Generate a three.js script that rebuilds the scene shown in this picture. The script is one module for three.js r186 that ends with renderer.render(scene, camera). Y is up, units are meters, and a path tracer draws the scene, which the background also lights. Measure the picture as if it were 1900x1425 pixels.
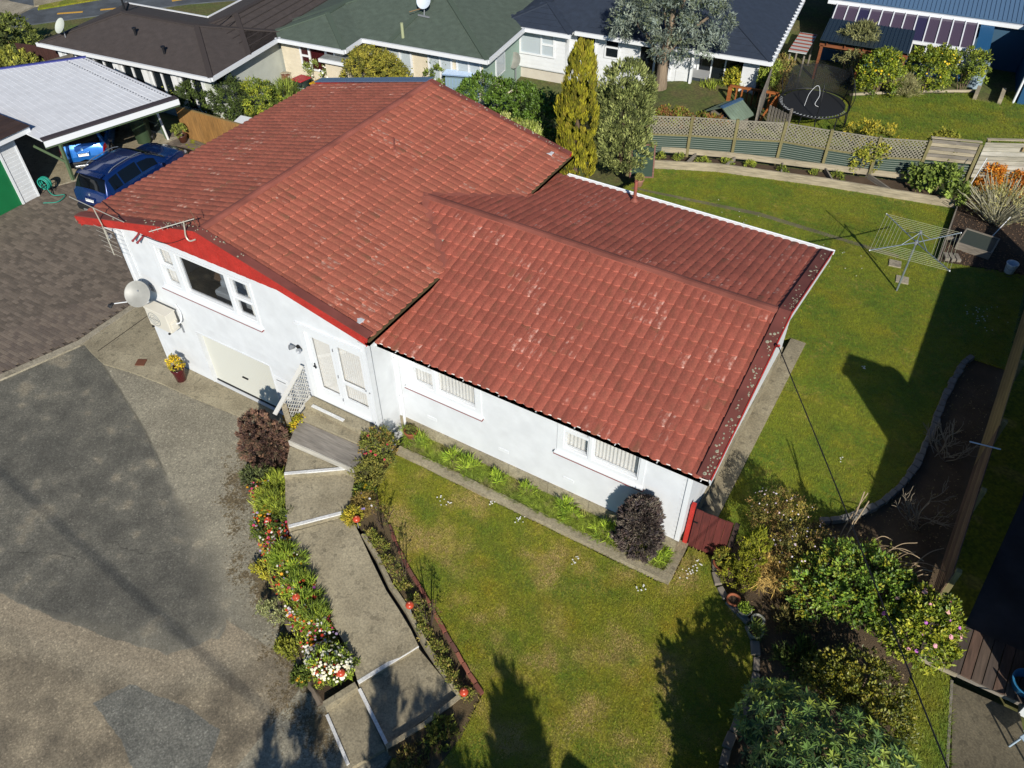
import * as THREE from 'three';
import { Sky } from 'three/addons/objects/Sky.js';
import { mergeGeometries } from 'three/addons/utils/BufferGeometryUtils.js';
import { RoundedBoxGeometry } from 'three/addons/geometries/RoundedBoxGeometry.js';
import { ImprovedNoise } from 'three/addons/math/ImprovedNoise.js';

// ---------------------------------------------------------------- camera, sky, sun, exposure
const scene = new THREE.Scene();
const camera = new THREE.PerspectiveCamera(51.33, 4 / 3, 0.1, 900);
camera.position.set(9.207, 13.552, 9.181);
camera.rotation.order = 'YXZ';
camera.rotation.set(-0.772, 0.545, -0.009);
scene.add(camera);
const renderer = new THREE.WebGLRenderer({ antialias: true });
renderer.setSize(1024, 768);
renderer.toneMapping = THREE.LinearToneMapping;
renderer.toneMappingExposure = 1.28;
renderer.shadowMap.enabled = true;
const SUN = new THREE.Vector3(0.541, 0.503, 0.674).normalize();
const sky = new Sky();
sky.name = 'sky'; sky.userData.kind = 'structure';
sky.scale.setScalar(800);
Object.assign(sky.material.uniforms.sunPosition.value, SUN);
sky.material.uniforms.turbidity.value = 2.5;
sky.material.uniforms.rayleigh.value = 1.2;
sky.material.uniforms.mieCoefficient.value = 0.004;
sky.material.uniforms.cloudCoverage.value = 0.12;
scene.add(sky);
scene.environmentIntensity = 0.1;
const sun = new THREE.DirectionalLight(new THREE.Color(1.0, 0.935, 0.825), 4.3);
sun.position.copy(SUN).multiplyScalar(80);
sun.castShadow = true;
sun.shadow.radius = 1;
sun.shadow.mapSize.set(4096, 4096);
Object.assign(sun.shadow.camera, { left: -45, right: 45, top: 45, bottom: -45, near: 1, far: 200 });
scene.add(sun, sun.target);

// ---------------------------------------------------------------- helpers
const V = (x, y, z) => new THREE.Vector3(x, y, z);
function mulberry(a) { return () => { a |= 0; a = a + 0x6D2B79F5 | 0; let t = Math.imul(a ^ a >>> 15, 1 | a); t = t + Math.imul(t ^ t >>> 7, 61 | t) ^ t; return ((t ^ t >>> 14) >>> 0) / 4294967296; }; }
let rnd = mulberry(7);
const rr = (a, b) => a + (b - a) * rnd();
const pick = a => a[Math.floor(rnd() * a.length)];
const P3 = new ImprovedNoise();
const noise = (x, y, z = 0) => P3.noise(x, y, z);
const fbm = (x, y, z = 0, o = 4) => { let s = 0, a = 0.5; for (let i = 0; i < o; i++) { s += a * P3.noise(x, y, z); x *= 2.03; y *= 2.03; z *= 2.03; a *= 0.5; } return s; };
const clamp = (x, a = 0, b = 1) => Math.min(b, Math.max(a, x));
const sst = (a, b, x) => { const t = clamp((x - a) / (b - a)); return t * t * (3 - 2 * t); };
const lerp = (a, b, t) => a + (b - a) * t;

// periodic value noise, for tiling textures
const HASH = new Float32Array(65536); { const h = mulberry(99); for (let i = 0; i < 65536; i++) HASH[i] = h(); }
function pv(x, y, p, s) {
  const xi = Math.floor(x), yi = Math.floor(y), fx = x - xi, fy = y - yi;
  const w = (i, j) => HASH[((((i % p) + p) % p) * 157 + (((j % p) + p) % p) * 2713 + s * 7919) & 65535];
  const sx = fx * fx * (3 - 2 * fx), sy = fy * fy * (3 - 2 * fy);
  return lerp(lerp(w(xi, yi), w(xi + 1, yi), sx), lerp(w(xi, yi + 1), w(xi + 1, yi + 1), sx), sy);
}
const pf = (u, v, p, s, o = 4) => { let t = 0, a = 0.5, n = 0; for (let i = 0; i < o; i++) { t += a * pv(u * p, v * p, p, s + i); n += a; p *= 2; a *= 0.55; } return t / n; };
function tex(size, fn, metres = 1, srgb = true) {
  const w = Array.isArray(size) ? size[0] : size, h = Array.isArray(size) ? size[1] : size;
  const d = new Uint8Array(w * h * 4);
  for (let j = 0; j < h; j++) for (let i = 0; i < w; i++) {
    const c = fn((i + 0.5) / w, (j + 0.5) / h), k = (j * w + i) * 4;
    if (typeof c === 'number') d[k] = d[k + 1] = d[k + 2] = clamp(c) * 255; else { d[k] = clamp(c[0]) * 255; d[k + 1] = clamp(c[1]) * 255; d[k + 2] = clamp(c[2]) * 255; }
    d[k + 3] = 255;
  }
  const t = new THREE.DataTexture(d, w, h);
  t.wrapS = t.wrapT = THREE.RepeatWrapping; t.magFilter = THREE.LinearFilter; t.minFilter = THREE.LinearMipmapLinearFilter; t.generateMipmaps = true;
  if (srgb) t.colorSpace = THREE.SRGBColorSpace;
  t.repeat.set(1 / (metres.x || metres), 1 / (metres.y || metres)); t.needsUpdate = true; return t;
}
const TX = {
  fine: tex(512, (u, v) => 0.72 + 0.28 * (0.45 * pf(u, v, 8, 1, 3) + 0.55 * pf(u, v, 96, 9, 2)) * 1.3, 1.6),
  paint: tex(512, (u, v) => 0.93 + 0.09 * pf(u, v, 10, 2, 5), 2.7),
  blot: tex(512, (u, v) => 0.6 + 0.45 * pf(u, v, 5, 3, 6), 3.1),
  grit: tex(512, (u, v) => 0.5 + 0.5 * pf(u, v, 128, 5, 2), 1.1, false),
  wood: tex(512, (u, v) => { const g = pf(u * 0.25, v, 32, 11, 3), b = pf(u, v, 4, 21, 4); return 0.6 + 0.3 * g + 0.2 * b; }, { x: 2.3, y: 0.9 }),
  woodv: tex(512, (u, v) => { const g = pf(u, v * 0.25, 32, 12, 3), b = pf(u, v, 4, 22, 4); return 0.6 + 0.3 * g + 0.2 * b; }, { x: 0.9, y: 2.3 }),
};
function mat(color, o = {}) {
  const p = { color: Array.isArray(color) ? new THREE.Color().setRGB(...color) : new THREE.Color(color), roughness: o.r ?? 0.8, metalness: o.metal ?? 0 };
  if (o.map) p.map = TX[o.map] || o.map;
  if (o.bump) { p.bumpMap = TX[o.bump === true ? 'grit' : o.bump] || o.bump; p.bumpScale = o.bs ?? 0.004; }
  const M = o.phys ? new THREE.MeshPhysicalMaterial({ ...p, ...o.phys }) : new THREE.MeshStandardMaterial(p);
  if (o.ds) M.side = THREE.DoubleSide;
  if (o.vc) M.vertexColors = true;
  return M;
}
// geometry makers
function xf(g, x = 0, y = 0, z = 0, rx = 0, ry = 0, rz = 0) { if (rx || ry || rz) g.applyMatrix4(new THREE.Matrix4().makeRotationFromEuler(new THREE.Euler(rx, ry, rz, 'YXZ'))); return g.translate(x, y, z); }
const box = (w, h, d, x = 0, y = 0, z = 0, rx = 0, ry = 0, rz = 0) => xf(new THREE.BoxGeometry(w, h, d), x, y, z, rx, ry, rz);
const bx = (x0, x1, y0, y1, z0, z1) => box(x1 - x0, y1 - y0, z1 - z0, (x0 + x1) / 2, (y0 + y1) / 2, (z0 + z1) / 2);
const rbox = (w, h, d, r, x = 0, y = 0, z = 0, rx = 0, ry = 0, rz = 0) => xf(new RoundedBoxGeometry(w, h, d, 2, r), x, y, z, rx, ry, rz);
const cyl = (r0, r1, h, x = 0, y = 0, z = 0, s = 12, rx = 0, ry = 0, rz = 0) => xf(new THREE.CylinderGeometry(r0, r1, h, s), x, y, z, rx, ry, rz);
const sph = (r, x = 0, y = 0, z = 0, s = 12) => new THREE.SphereGeometry(r, s, Math.ceil(s * 0.7)).translate(x, y, z);
function bar(a, b, w, h = w) { // box beam between two points
  a = Array.isArray(a) ? V(...a) : a; b = Array.isArray(b) ? V(...b) : b;
  const d = b.clone().sub(a), L = d.length(), g = new THREE.BoxGeometry(w, h, L);
  const o = new THREE.Object3D(); o.position.copy(a).addScaledVector(d, 0.5); o.lookAt(b); o.updateMatrix(); return g.applyMatrix4(o.matrix);
}
function rod(a, b, r, s = 8, r1 = r) {
  a = Array.isArray(a) ? V(...a) : a; b = Array.isArray(b) ? V(...b) : b;
  const d = b.clone().sub(a), g = new THREE.CylinderGeometry(r1, r, d.length(), s);
  return g.applyMatrix4(new THREE.Matrix4().compose(a.clone().addScaledVector(d, 0.5), new THREE.Quaternion().setFromUnitVectors(V(0, 1, 0), d.normalize()), V(1, 1, 1)));
}
const tube = (pts, r, n = 24, s = 6, closed = false) => new THREE.TubeGeometry(new THREE.CatmullRomCurve3(pts.map(p => Array.isArray(p) ? V(...p) : p), closed), n, r, s, closed);
const lathe = (pts, s = 20, x = 0, y = 0, z = 0) => new THREE.LatheGeometry(pts.map(p => new THREE.Vector2(p[0], p[1])), s).translate(x, y, z);
function mg(list) { const L = list.map(g => { const n = g.index ? g.toNonIndexed() : g; for (const k of Object.keys(n.attributes)) if (!['position', 'normal', 'uv'].includes(k)) n.deleteAttribute(k); if (!n.attributes.uv) n.setAttribute('uv', new THREE.BufferAttribute(new Float32Array(n.attributes.position.count * 2), 2)); return n; }); return L.length === 1 ? L[0] : mergeGeometries(L); }
function boxUV(g) { const p = g.attributes.position, n = g.attributes.normal, uv = new Float32Array(p.count * 2);
  for (let i = 0; i < p.count; i++) { const ax = Math.abs(n.getX(i)), ay = Math.abs(n.getY(i)), az = Math.abs(n.getZ(i)); const x = p.getX(i), y = p.getY(i), z = p.getZ(i);
    if (ay >= ax && ay >= az) { uv[2 * i] = x; uv[2 * i + 1] = z; } else if (ax >= az) { uv[2 * i] = z; uv[2 * i + 1] = y; } else { uv[2 * i] = x; uv[2 * i + 1] = y; } }
  g.setAttribute('uv', new THREE.BufferAttribute(uv, 2)); return g; }
const used = {};
function numbered(n) { if (!(n in used)) { used[n] = 0; return n; } used[n]++; return n + '_' + String(used[n]).padStart(3, '0'); }
function add(o, parent) { (parent || scene).add(o); return o; }
function mesh(name, geos, m, parent, keepUV) {
  const g = mg(Array.isArray(geos) ? geos : [geos]); if (!keepUV) boxUV(g);
  const o = new THREE.Mesh(g, m); o.name = parent ? name : numbered(name); o.castShadow = o.receiveShadow = true; return add(o, parent);
}
function shared(name, g, m, parent) { const o = new THREE.Mesh(g, m); o.name = parent ? name : numbered(name); o.castShadow = o.receiveShadow = true; return add(o, parent); }
function thing(name, label, category, pos = [0, 0, 0], ry = 0, group) { const o = new THREE.Group(); o.name = numbered(name); o.position.set(...pos); o.rotation.y = ry; o.userData = { label, category }; if (group) o.userData.group = group; scene.add(o); return o; }
function tag(o, label, category, group) { o.userData.label = label; o.userData.category = category; if (group) o.userData.group = group; return o; }
function struct(name, geos, m, keepUV) { const o = mesh(name, geos, m, null, keepUV); o.userData.kind = 'structure'; return o; }
function copy(src, pos, ry, label) { const c = src.clone(); c.name = numbered(src.name.replace(/_\d{3}$/, '')); c.position.set(...pos); c.rotation.y = ry; c.userData = { ...src.userData }; if (label) c.userData.label = label; scene.add(c); return c; }
const stuff = o => { o.userData.kind = 'stuff'; return o; };
function group(name, parent) { const o = new THREE.Group(); o.name = name; parent.add(o); return o; }
// flat polygon sheet of thickness t, top following height function or constant
function sheet(pts, y, t = 0.06, holes = []) {
  const yf = typeof y === 'function' ? y : () => y;
  const c = pts.map(p => new THREE.Vector2(p[0], p[1])); if (THREE.ShapeUtils.isClockWise(c)) c.reverse();
  const f = THREE.ShapeUtils.triangulateShape(c, holes); const pos = [];
  const P = i => c[i];
  for (const [a, b, d] of f) { const A = P(a), B = P(b), D = P(d); pos.push(A.x, yf(A.x, A.y), A.y, D.x, yf(D.x, D.y), D.y, B.x, yf(B.x, B.y), B.y); }
  for (let i = 0; i < c.length; i++) { const A = c[i], B = c[(i + 1) % c.length]; const ya = yf(A.x, A.y), yb = yf(B.x, B.y);
    pos.push(A.x, ya, A.y, B.x, yb, B.y, B.x, yb - t, B.y, A.x, ya, A.y, B.x, yb - t, B.y, A.x, ya - t, A.y); }
  const g = new THREE.BufferGeometry(); g.setAttribute('position', new THREE.Float32BufferAttribute(pos, 3)); g.computeVertexNormals(); return g;
}
const inPoly = (x, z, P) => { let c = false; for (let i = 0, j = P.length - 1; i < P.length; j = i++) if ((P[i][1] > z) !== (P[j][1] > z) && x < (P[j][0] - P[i][0]) * (z - P[i][1]) / (P[j][1] - P[i][1]) + P[i][0]) c = !c; return c; };
const smooth = (pts, n = 6, closed = false) => { const cv = new THREE.CatmullRomCurve3(pts.map(p => V(p[0], 0, p[1])), closed); return cv.getPoints(pts.length * n).map(p => [p.x, p.z]); };
// ---------------------------------------------------------------- ground, drive, lawns, path
const lawnY = (x, z) => -0.9 - 0.055 * z;
const c3 = h => { const c = new THREE.Color(h); c.convertLinearToSRGB(); return [c.r, c.g, c.b]; };
const mix = (a, b, t) => [lerp(a[0], b[0], t), lerp(a[1], b[1], t), lerp(a[2], b[2], t)];
const segD = (x, z, ax, az, bx_, bz) => { const dx = bx_ - ax, dz = bz - az, t = clamp(((x - ax) * dx + (z - az) * dz) / (dx * dx + dz * dz)); return Math.hypot(x - ax - t * dx, z - az - t * dz); };
const lineD = (x, z, L) => { let d = 9; for (let i = 1; i < L.length; i++) d = Math.min(d, segD(x, z, L[i - 1][0], L[i - 1][1], L[i][0], L[i][1])); return d; };
// the wide terrain: a height field that stays just below everything laid on it
function terrainY(x, z) {
  let y = -1.62;
  y = lerp(y, -2.55, sst(-9.5, -12.5, z) * (1 - sst(-4.5, -2.5, x)));
  y = lerp(y, -1.02, sst(0.0, 1.0, x) * sst(-21.5, -20.5, z) * (1 - sst(-0.6, 1.5, z)));
  y = lerp(y, -1.42, sst(5.0, 6.0, x) * sst(-0.6, 1.5, z));
  y = lerp(y, -1.36, sst(12.3, 12.9, x));
  y = lerp(y, -1.7, sst(0.6, 1.6, x) * (1 - sst(-21.5, -20.5, z)));
  return y;
}
{
  const g = new THREE.PlaneGeometry(360, 360, 240, 240).rotateX(-Math.PI / 2), p = g.attributes.position;
  for (let i = 0; i < p.count; i++) { // denser towards the middle
    const f = v => Math.sign(v) * (Math.abs(v) < 90 ? Math.abs(v) * 0.5 : 45 + (Math.abs(v) - 90) * 1.6);
    const x = f(p.getX(i)), z = f(p.getZ(i)); p.setXYZ(i, x, terrainY(x, z), z);
  }
  g.computeVertexNormals();
  const t = tex(512, (u, v) => { const a = pf(u, v, 6, 31, 5), b = pf(u, v, 64, 41, 2); return mix([0.36, 0.34, 0.2], [0.3, 0.36, 0.14], clamp(a * 2 - 0.5)).map(c => c * (0.75 + 0.5 * b)); }, 4);
  struct('ground', g, mat('#ffffff', { map: t, r: 1 }));
}
// asphalt drive: one sheet, its patches of different seal are in the colour map
const ASPH_EDGE = [[-10.1, 0.75], [-9.81, 0.73], [-8.65, 1.21], [-7.13, 1.76], [-5.99, 2.2], [-4.72, 2.8], [-3.56, 3.35], [-2.59, 3.76], [-1.3, 4.35], [-0.2, 5.1]];
const ASPH_LOW = [[-5.6, 7.1], [-4.96, 7.02], [-3.47, 6.8], [-2.14, 6.51], [-0.78, 6.15], [-0.1, 5.4], [-0.2, 5.1]];
{
  const X0 = -11.2, Z0 = -0.2, S = 16.4;
  const zone = [...ASPH_EDGE, ...ASPH_LOW.slice().reverse(), [-12, 7.5], [-12, 0.8]];
  const patch = [[-1.24, 7.6], [-0.93, 6.98], [-0.22, 6.81], [0.56, 6.71], [1.24, 6.69], [1.6, 7.4], [0.9, 8.2], [-0.34, 7.75]];
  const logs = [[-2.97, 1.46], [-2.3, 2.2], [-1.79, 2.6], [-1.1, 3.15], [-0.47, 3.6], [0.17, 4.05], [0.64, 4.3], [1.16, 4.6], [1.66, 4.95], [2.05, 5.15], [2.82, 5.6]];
  const cracks = [[[-6.9, 4.6], [-6.2, 4.35], [-5.6, 4.4], [-5.0, 4.2]], [[-4.6, 5.4], [-3.9, 4.9], [-3.2, 4.8], [-2.6, 4.4]], [[-8.6, 5.2], [-7.7, 5.3], [-6.7, 5.9]], [[-5.8, 6.3], [-5.1, 5.9], [-4.3, 5.6]]];
  const t = tex(1152, (u, v) => {
    const x = X0 + u * S, z = Z0 + v * S;
    const wob = fbm(x * 1.3, z * 1.3, 2, 3) * 0.42 + noise(x * 6, z * 6, 4) * 0.06;
    const big = fbm(x * 0.45, z * 0.45, 7, 3), mid = fbm(x * 1.6, z * 1.6, 3, 3), gr = pv(x * 44, z * 44, 4096, 3), gr2 = pv(x * 90, z * 90, 8192, 5);
    let c = mix([0.47, 0.455, 0.42], [0.53, 0.515, 0.475], clamp(0.5 + big * 1.4 + mid * 0.5));           // old pale seal
    const inside = inPoly(x + wob * 0.4, z + wob * 0.3, zone), soft = 0.05 + 0.4 * sst(-4.5, -1.0, x), ed = Math.min(lineD(x + wob * 0.4, z + wob * 0.3, ASPH_EDGE), lineD(x + wob * 0.4, z + wob * 0.3, ASPH_LOW)), fz = clamp(0.5 + (inside ? 1 : -1) * ed / soft * 0.5 + (gr - 0.5) * 0.5);
    if (fz > 0) { let k = mix([0.315, 0.313, 0.303], [0.4, 0.394, 0.375], clamp(0.42 + big * 1.5 + mid * 1.1));
      k = mix(k, [0.5, 0.47, 0.42], sst(0.14, 0.42, mid + big * 0.5) * 0.6); c = mix(c, k, fz); }
    const dl = lineD(x, z, ASPH_LOW); // sandy strip below the dark asphalt
    if (!inside && z > 5) { const f = 1 - sst(0.3, 1.1, dl + wob * 0.6); c = mix(c, [0.53, 0.49, 0.435], f * 0.8); if (f < 0.8 && x < 2) c = mix(c, mix([0.38, 0.35, 0.31], [0.52, 0.48, 0.42], clamp(0.5 + mid * 1.6)), 0.8 * (1 - f)); }
    if (inPoly(x + wob * 0.35, z + wob * 0.35, patch)) c = mix([0.36, 0.365, 0.36], [0.42, 0.42, 0.41], clamp(0.5 + mid + (gr - 0.5) * 0.5));
    const de = Math.abs(lineD(x + wob * 0.4, z + wob * 0.3, ASPH_EDGE)); if (de < 0.025 && x < -4.4) c = mix(c, [0.24, 0.23, 0.21], 0.45 * clamp(0.6 + mid * 2));
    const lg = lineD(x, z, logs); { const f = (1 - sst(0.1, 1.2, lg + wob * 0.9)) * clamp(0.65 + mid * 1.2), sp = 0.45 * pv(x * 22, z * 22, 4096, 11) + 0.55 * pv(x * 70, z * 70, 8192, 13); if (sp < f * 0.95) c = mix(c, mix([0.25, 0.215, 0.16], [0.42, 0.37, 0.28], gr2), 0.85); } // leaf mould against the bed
    for (const k of cracks) { const d = lineD(x + noise(x * 5, z * 5) * 0.07, z + noise(x * 5, z * 5, 9) * 0.07, k); if (d < 0.011) c = mix(c, [0.2, 0.2, 0.19], 0.5 * sst(-0.2, 0.25, noise(x * 2, z * 2, 5) + 0.1)); }
    const k = 0.72 + 0.32 * gr + 0.26 * gr2 + (gr > 0.9 ? 0.2 : 0) + mid * 0.12;
    return c.map(q => q * k);
  }, 1);
  t.repeat.set(1, 1);
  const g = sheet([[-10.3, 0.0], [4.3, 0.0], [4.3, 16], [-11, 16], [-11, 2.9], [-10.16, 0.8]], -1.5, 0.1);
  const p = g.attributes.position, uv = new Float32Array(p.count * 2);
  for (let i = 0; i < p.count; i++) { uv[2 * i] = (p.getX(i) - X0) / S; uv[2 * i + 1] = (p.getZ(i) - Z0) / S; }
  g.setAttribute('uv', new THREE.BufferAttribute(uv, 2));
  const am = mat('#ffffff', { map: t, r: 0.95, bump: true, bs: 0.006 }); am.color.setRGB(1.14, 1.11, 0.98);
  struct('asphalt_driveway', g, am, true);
}
const concTex = tex(1024, (u, v) => { const a = pf(u, v, 5, 51, 6), b = pf(u, v, 128, 61, 2), s = pf(u, v, 24, 71, 3); const c = mix([0.50, 0.475, 0.42], [0.62, 0.595, 0.535], clamp(a * 1.8 - 0.4)); const k = 0.8 + 0.3 * b + (s > 0.7 ? -0.12 : 0); return c.map(q => q * k); }, 3.3);
const M = {};
M.conc = mat('#ffffff', { map: concTex, r: 0.92, bump: true, bs: 0.004 }); M.conc.color.setRGB(1.18, 1.13, 0.97);
M.concDark = mat('#b9b3a4', { map: concTex, r: 0.95, bump: true, bs: 0.005 });
M.concPale = mat('#ffffff', { map: concTex, r: 0.9, bump: true, bs: 0.003 }); M.concPale.color.setRGB(1.25, 1.22, 1.15);
// concrete apron before the garage and beside the house
{
  const a = struct('concrete_apron', sheet([[-10.16, 0.79], [-10.2, -1.2], [-10.2, -9.5], [-7.55, -9.5], [-7.55, 0.0], [-3.0, 0.0], [-2.45, 0.32], [-2.6, 0.5], [-4.45, 0.62], [-5.9, 0.74], [-6.9, 0.78], [-8.1, 0.9], [-9.0, 1.06], [-9.7, 0.92]], -1.46, 0.05), M.conc);
  a.userData.label = 'pale concrete apron in front of the garage';
  struct('concrete_edge_strip', [sheet([[-10.2, -1.2], [-10.2, -9.5], [-10.42, -9.5], [-10.42, -1.0], [-10.42, 0.8], [-11.1, 2.9], [-10.9, 3.0], [-10.2, 0.9]], -1.445, 0.08)], M.concPale);
  struct('joint_strip', [bar([-9.55, -1.458, 0.8], [-9.75, -1.458, -9], 0.02, 0.012)], mat('#3a352d'));
}
// brick pavers left of the house
{
  const V3 = [[0, 0.44, 0.395, 0.355], [0, 0.47, 0.42, 0.375], [0, 0.415, 0.37, 0.335], [0, 0.5, 0.45, 0.4]].map(c => mat(new THREE.Color().setRGB(c[1], c[2], c[3], THREE.SRGBColorSpace), { map: 'fine', r: 0.95 }));
  const root = struct('brick_paving', sheet([[-10.44, -9.6], [-24, -9.6], [-24, 3.2], [-24, 12], [-11.12, 12], [-11.12, 2.9], [-10.44, 0.8]], -1.512, 0.1), mat('#5a5148', { r: 1, map: 'fine' }));
  const bg = new THREE.BoxGeometry(0.222, 0.04, 0.107); boxUV(bg);
  const L = []; rnd = mulberry(31);
  const BP = [[-10.44, -9.5], [-23.5, -9.5], [-23.5, 5], [-11.7, 5], [-10.44, 0.8]];
  let row = 0; for (let z = -9.45; z < 5; z += 0.115, row++) for (let x = -23.4; x < -10.5; x += 0.23) { const xx = x + (row % 2 ? 0.115 : 0); if (!inPoly(xx + 0.13, z + 0.06, BP) || !inPoly(xx - 0.1, z, BP)) continue; L.push([xx, z]); }
  const camd = q => (q[0] - 9.2) ** 2 + (q[1] - 9.2) ** 2;
  const vis = L.filter(q => q[0] > -13.6 && q[1] > -2.2 && q[1] < 3.2).sort((a, b) => camd(a) - camd(b)).slice(0, 300), set = new Set(vis);
  for (const q of vis) { const o = shared('paver', bg, pick(V3), root); o.position.set(q[0], -1.503 + rr(-0.004, 0.004), q[1]); o.rotation.set(rr(-0.012, 0.012), rr(-0.015, 0.015), rr(-0.012, 0.012)); }
  const rest = L.filter(q => !set.has(q)), im = new THREE.InstancedMesh(bg, mat('#ffffff', { map: 'fine', r: 0.95 }), rest.length), o = new THREE.Object3D(), c = new THREE.Color();
  rest.forEach((q, i) => { o.position.set(q[0], -1.503 + rr(-0.004, 0.004), q[1]); o.rotation.set(rr(-0.012, 0.012), rr(-0.015, 0.015), rr(-0.012, 0.012)); o.updateMatrix(); im.setMatrixAt(i, o.matrix); const k = rr(0.82, 1.1); c.setRGB(0.455 * k, 0.41 * k, 0.365 * k, THREE.SRGBColorSpace); im.setColorAt(i, c); });
  im.name = 'pavers'; im.receiveShadow = true; stuff(im); root.add(im);
}
// lawns: a soil and thatch sheet, with blades of grass standing on it
const R_EDGE = [[7.92, -1.09], [8.09, -0.74], [8.43, -0.35], [8.98, -0.06], [9.32, 0.39], [9.5, 0.96], [9.54, 1.52], [9.5, 2.1], [9.55, 2.76], [9.6, 5], [9.6, 9]];
const BRICK = [[1.42, 1.63], [1.84, 1.94], [2.48, 2.33], [3.14, 2.67], [3.79, 3.04], [4.38, 3.35], [4.77, 3.56], [5.22, 3.78]];
const FRONT = [[0.35, -0.04], [0.57, 0.95], [0.98, 1.39], ...BRICK, [5.3, 4.6], [5.2, 5.4], [5.2, 9], ...R_EDGE.slice().reverse(), [7.35, -1.1], [7.35, -0.2], [7.15, 0.0]];
const STONE_EDGE = [[11.55, -10.6], [11.4, -10.1], [11.23, -8.72], [11.12, -6.85], [10.99, -5.62], [10.64, -4.51], [10.08, -3.63], [9.55, -3.2]];
const BACK = [[7.58, -1.25], [7.58, -8.9], [-0.3, -8.9], [-0.3, -13.2], [0.1, -14.6], [-0.02, -15.46], [2.22, -16.45], [5.79, -17.4], [9.94, -18.2], [9.97, -14.72], [12.4, -15.3], [12.4, -10.6], ...STONE_EDGE, [9.0, -2.9], [8.2, -1.9], [7.9, -1.25]];
const lawnTex = tex(1024, (u, v) => { const a = pf(u, v, 6, 81, 5), b = pf(u, v, 100, 83, 2), d = pf(u, v, 12, 87, 4); let c = mix([0.5, 0.49, 0.11], [0.42, 0.46, 0.09], clamp(a * 2.2 - 0.6)); c = mix(c, [0.62, 0.55, 0.3], sst(0.55, 0.72, d) * 0.55); return c.map(q => q * (0.72 + 0.5 * b)); }, 5.3);
M.lawn = mat('#ffffff', { map: lawnTex, r: 1 });
struct('front_lawn', sheet(FRONT, (x, z) => lawnY(x, z), 0.12), M.lawn);
struct('back_lawn', sheet(BACK, -0.9, 0.12), M.lawn);
function bladeTuft(n, h, sp, w, seed) { const R = mulberry(seed), pos = [], nor = []; for (let i = 0; i < n; i++) { const a = R() * 6.283, r = sp * Math.sqrt(R()), x = Math.cos(a) * r, z = Math.sin(a) * r, b = R() * 6.283, hh = h * (0.6 + 0.6 * R()), le = hh * (1.0 + 1.6 * R()), dx = Math.cos(b), dz = Math.sin(b); pos.push(x + dz * w, 0, z - dx * w, x - dz * w, 0, z + dx * w, x + dx * le, hh, z + dz * le); const l = Math.hypot(hh, le); for (let k = 0; k < 3; k++) nor.push(-dx * hh / l, le / l, -dz * hh / l); } const g = new THREE.BufferGeometry(); g.setAttribute('position', new THREE.Float32BufferAttribute(pos, 3)); g.setAttribute('normal', new THREE.Float32BufferAttribute(nor, 3)); g.setAttribute('uv', new THREE.Float32BufferAttribute(new Float32Array(pos.length / 3 * 2), 2)); return g; }
M.blade = mat('#ffffff', { r: 0.8, ds: true, phys: { transmission: 0.25, thickness: 0 } });
function grass(name, label, poly, yf, density, colFn, h = 0.045, seed = 5, sp = 0.05) {
  rnd = mulberry(seed); const xs = poly.map(p => p[0]), zs = poly.map(p => p[1]), x0 = Math.min(...xs), x1 = Math.max(...xs), z0 = Math.min(...zs), z1 = Math.max(...zs);
  const n = Math.floor((x1 - x0) * (z1 - z0) * density), Q = []; for (let i = 0; i < n; i++) { const x = rr(x0, x1), z = rr(z0, z1); if (inPoly(x, z, poly)) Q.push([x, z]); }
  const im = new THREE.InstancedMesh(bladeTuft(9, h, sp, 0.006, seed), M.blade, Q.length), o = new THREE.Object3D(), c = new THREE.Color();
  Q.forEach(([x, z], i) => { o.position.set(x, (typeof yf === 'function' ? yf(x, z) : yf) - 0.004, z); o.rotation.set(0, rnd() * 6.28, 0); const s = rr(0.7, 1.25); o.scale.set(s, s * rr(0.7, 1.3), s); o.updateMatrix(); im.setMatrixAt(i, o.matrix); const k = colFn(x, z); c.setRGB(k[0], k[1], k[2], THREE.SRGBColorSpace); im.setColorAt(i, c); });
  im.name = numbered(name); im.castShadow = im.receiveShadow = true; stuff(im); im.userData.label = label; im.userData.category = 'grass'; scene.add(im); return im;
}
const turf = (dry) => (x, z) => { const dr = dry; const a = fbm(x * 0.7, z * 0.7, 3, 4), b = noise(x * 2.3, z * 2.3, 8), d = fbm(x * 1.1 + 9, z * 1.1, 5, 4); let c = mix([0.565, 0.565, 0.085], [0.42, 0.505, 0.07], clamp(0.5 + a * 2.6 + b * 0.5)); c = mix(c, [0.62, 0.555, 0.05], sst(0.02, 0.36, d) * 0.7); c = mix(c, [0.70, 0.615, 0.37], clamp(sst(-0.06, 0.3, fbm(x * 0.9 + 4, z * 0.9 + 7, 9, 5)) * dry + (rnd() < 0.02 + dry * 0.1 ? 0.4 : 0))); const k = rr(0.84, 1.14), g = dry < 0.2 ? 0.93 : 1; return [c[0] * k * g, c[1] * k, c[2] * k]; };
grass('front_lawn_grass', 'short patchy green and straw coloured grass of the front lawn', FRONT.map(([x, z]) => [x, Math.min(z, 8)]), lawnY, 900, turf(1.0), 0.024, 5, 0.045);
grass('back_lawn_grass', 'short green mown grass of the back lawn behind the house', BACK, -0.9, 560, turf(0.06), 0.026, 6, 0.06);
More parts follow.
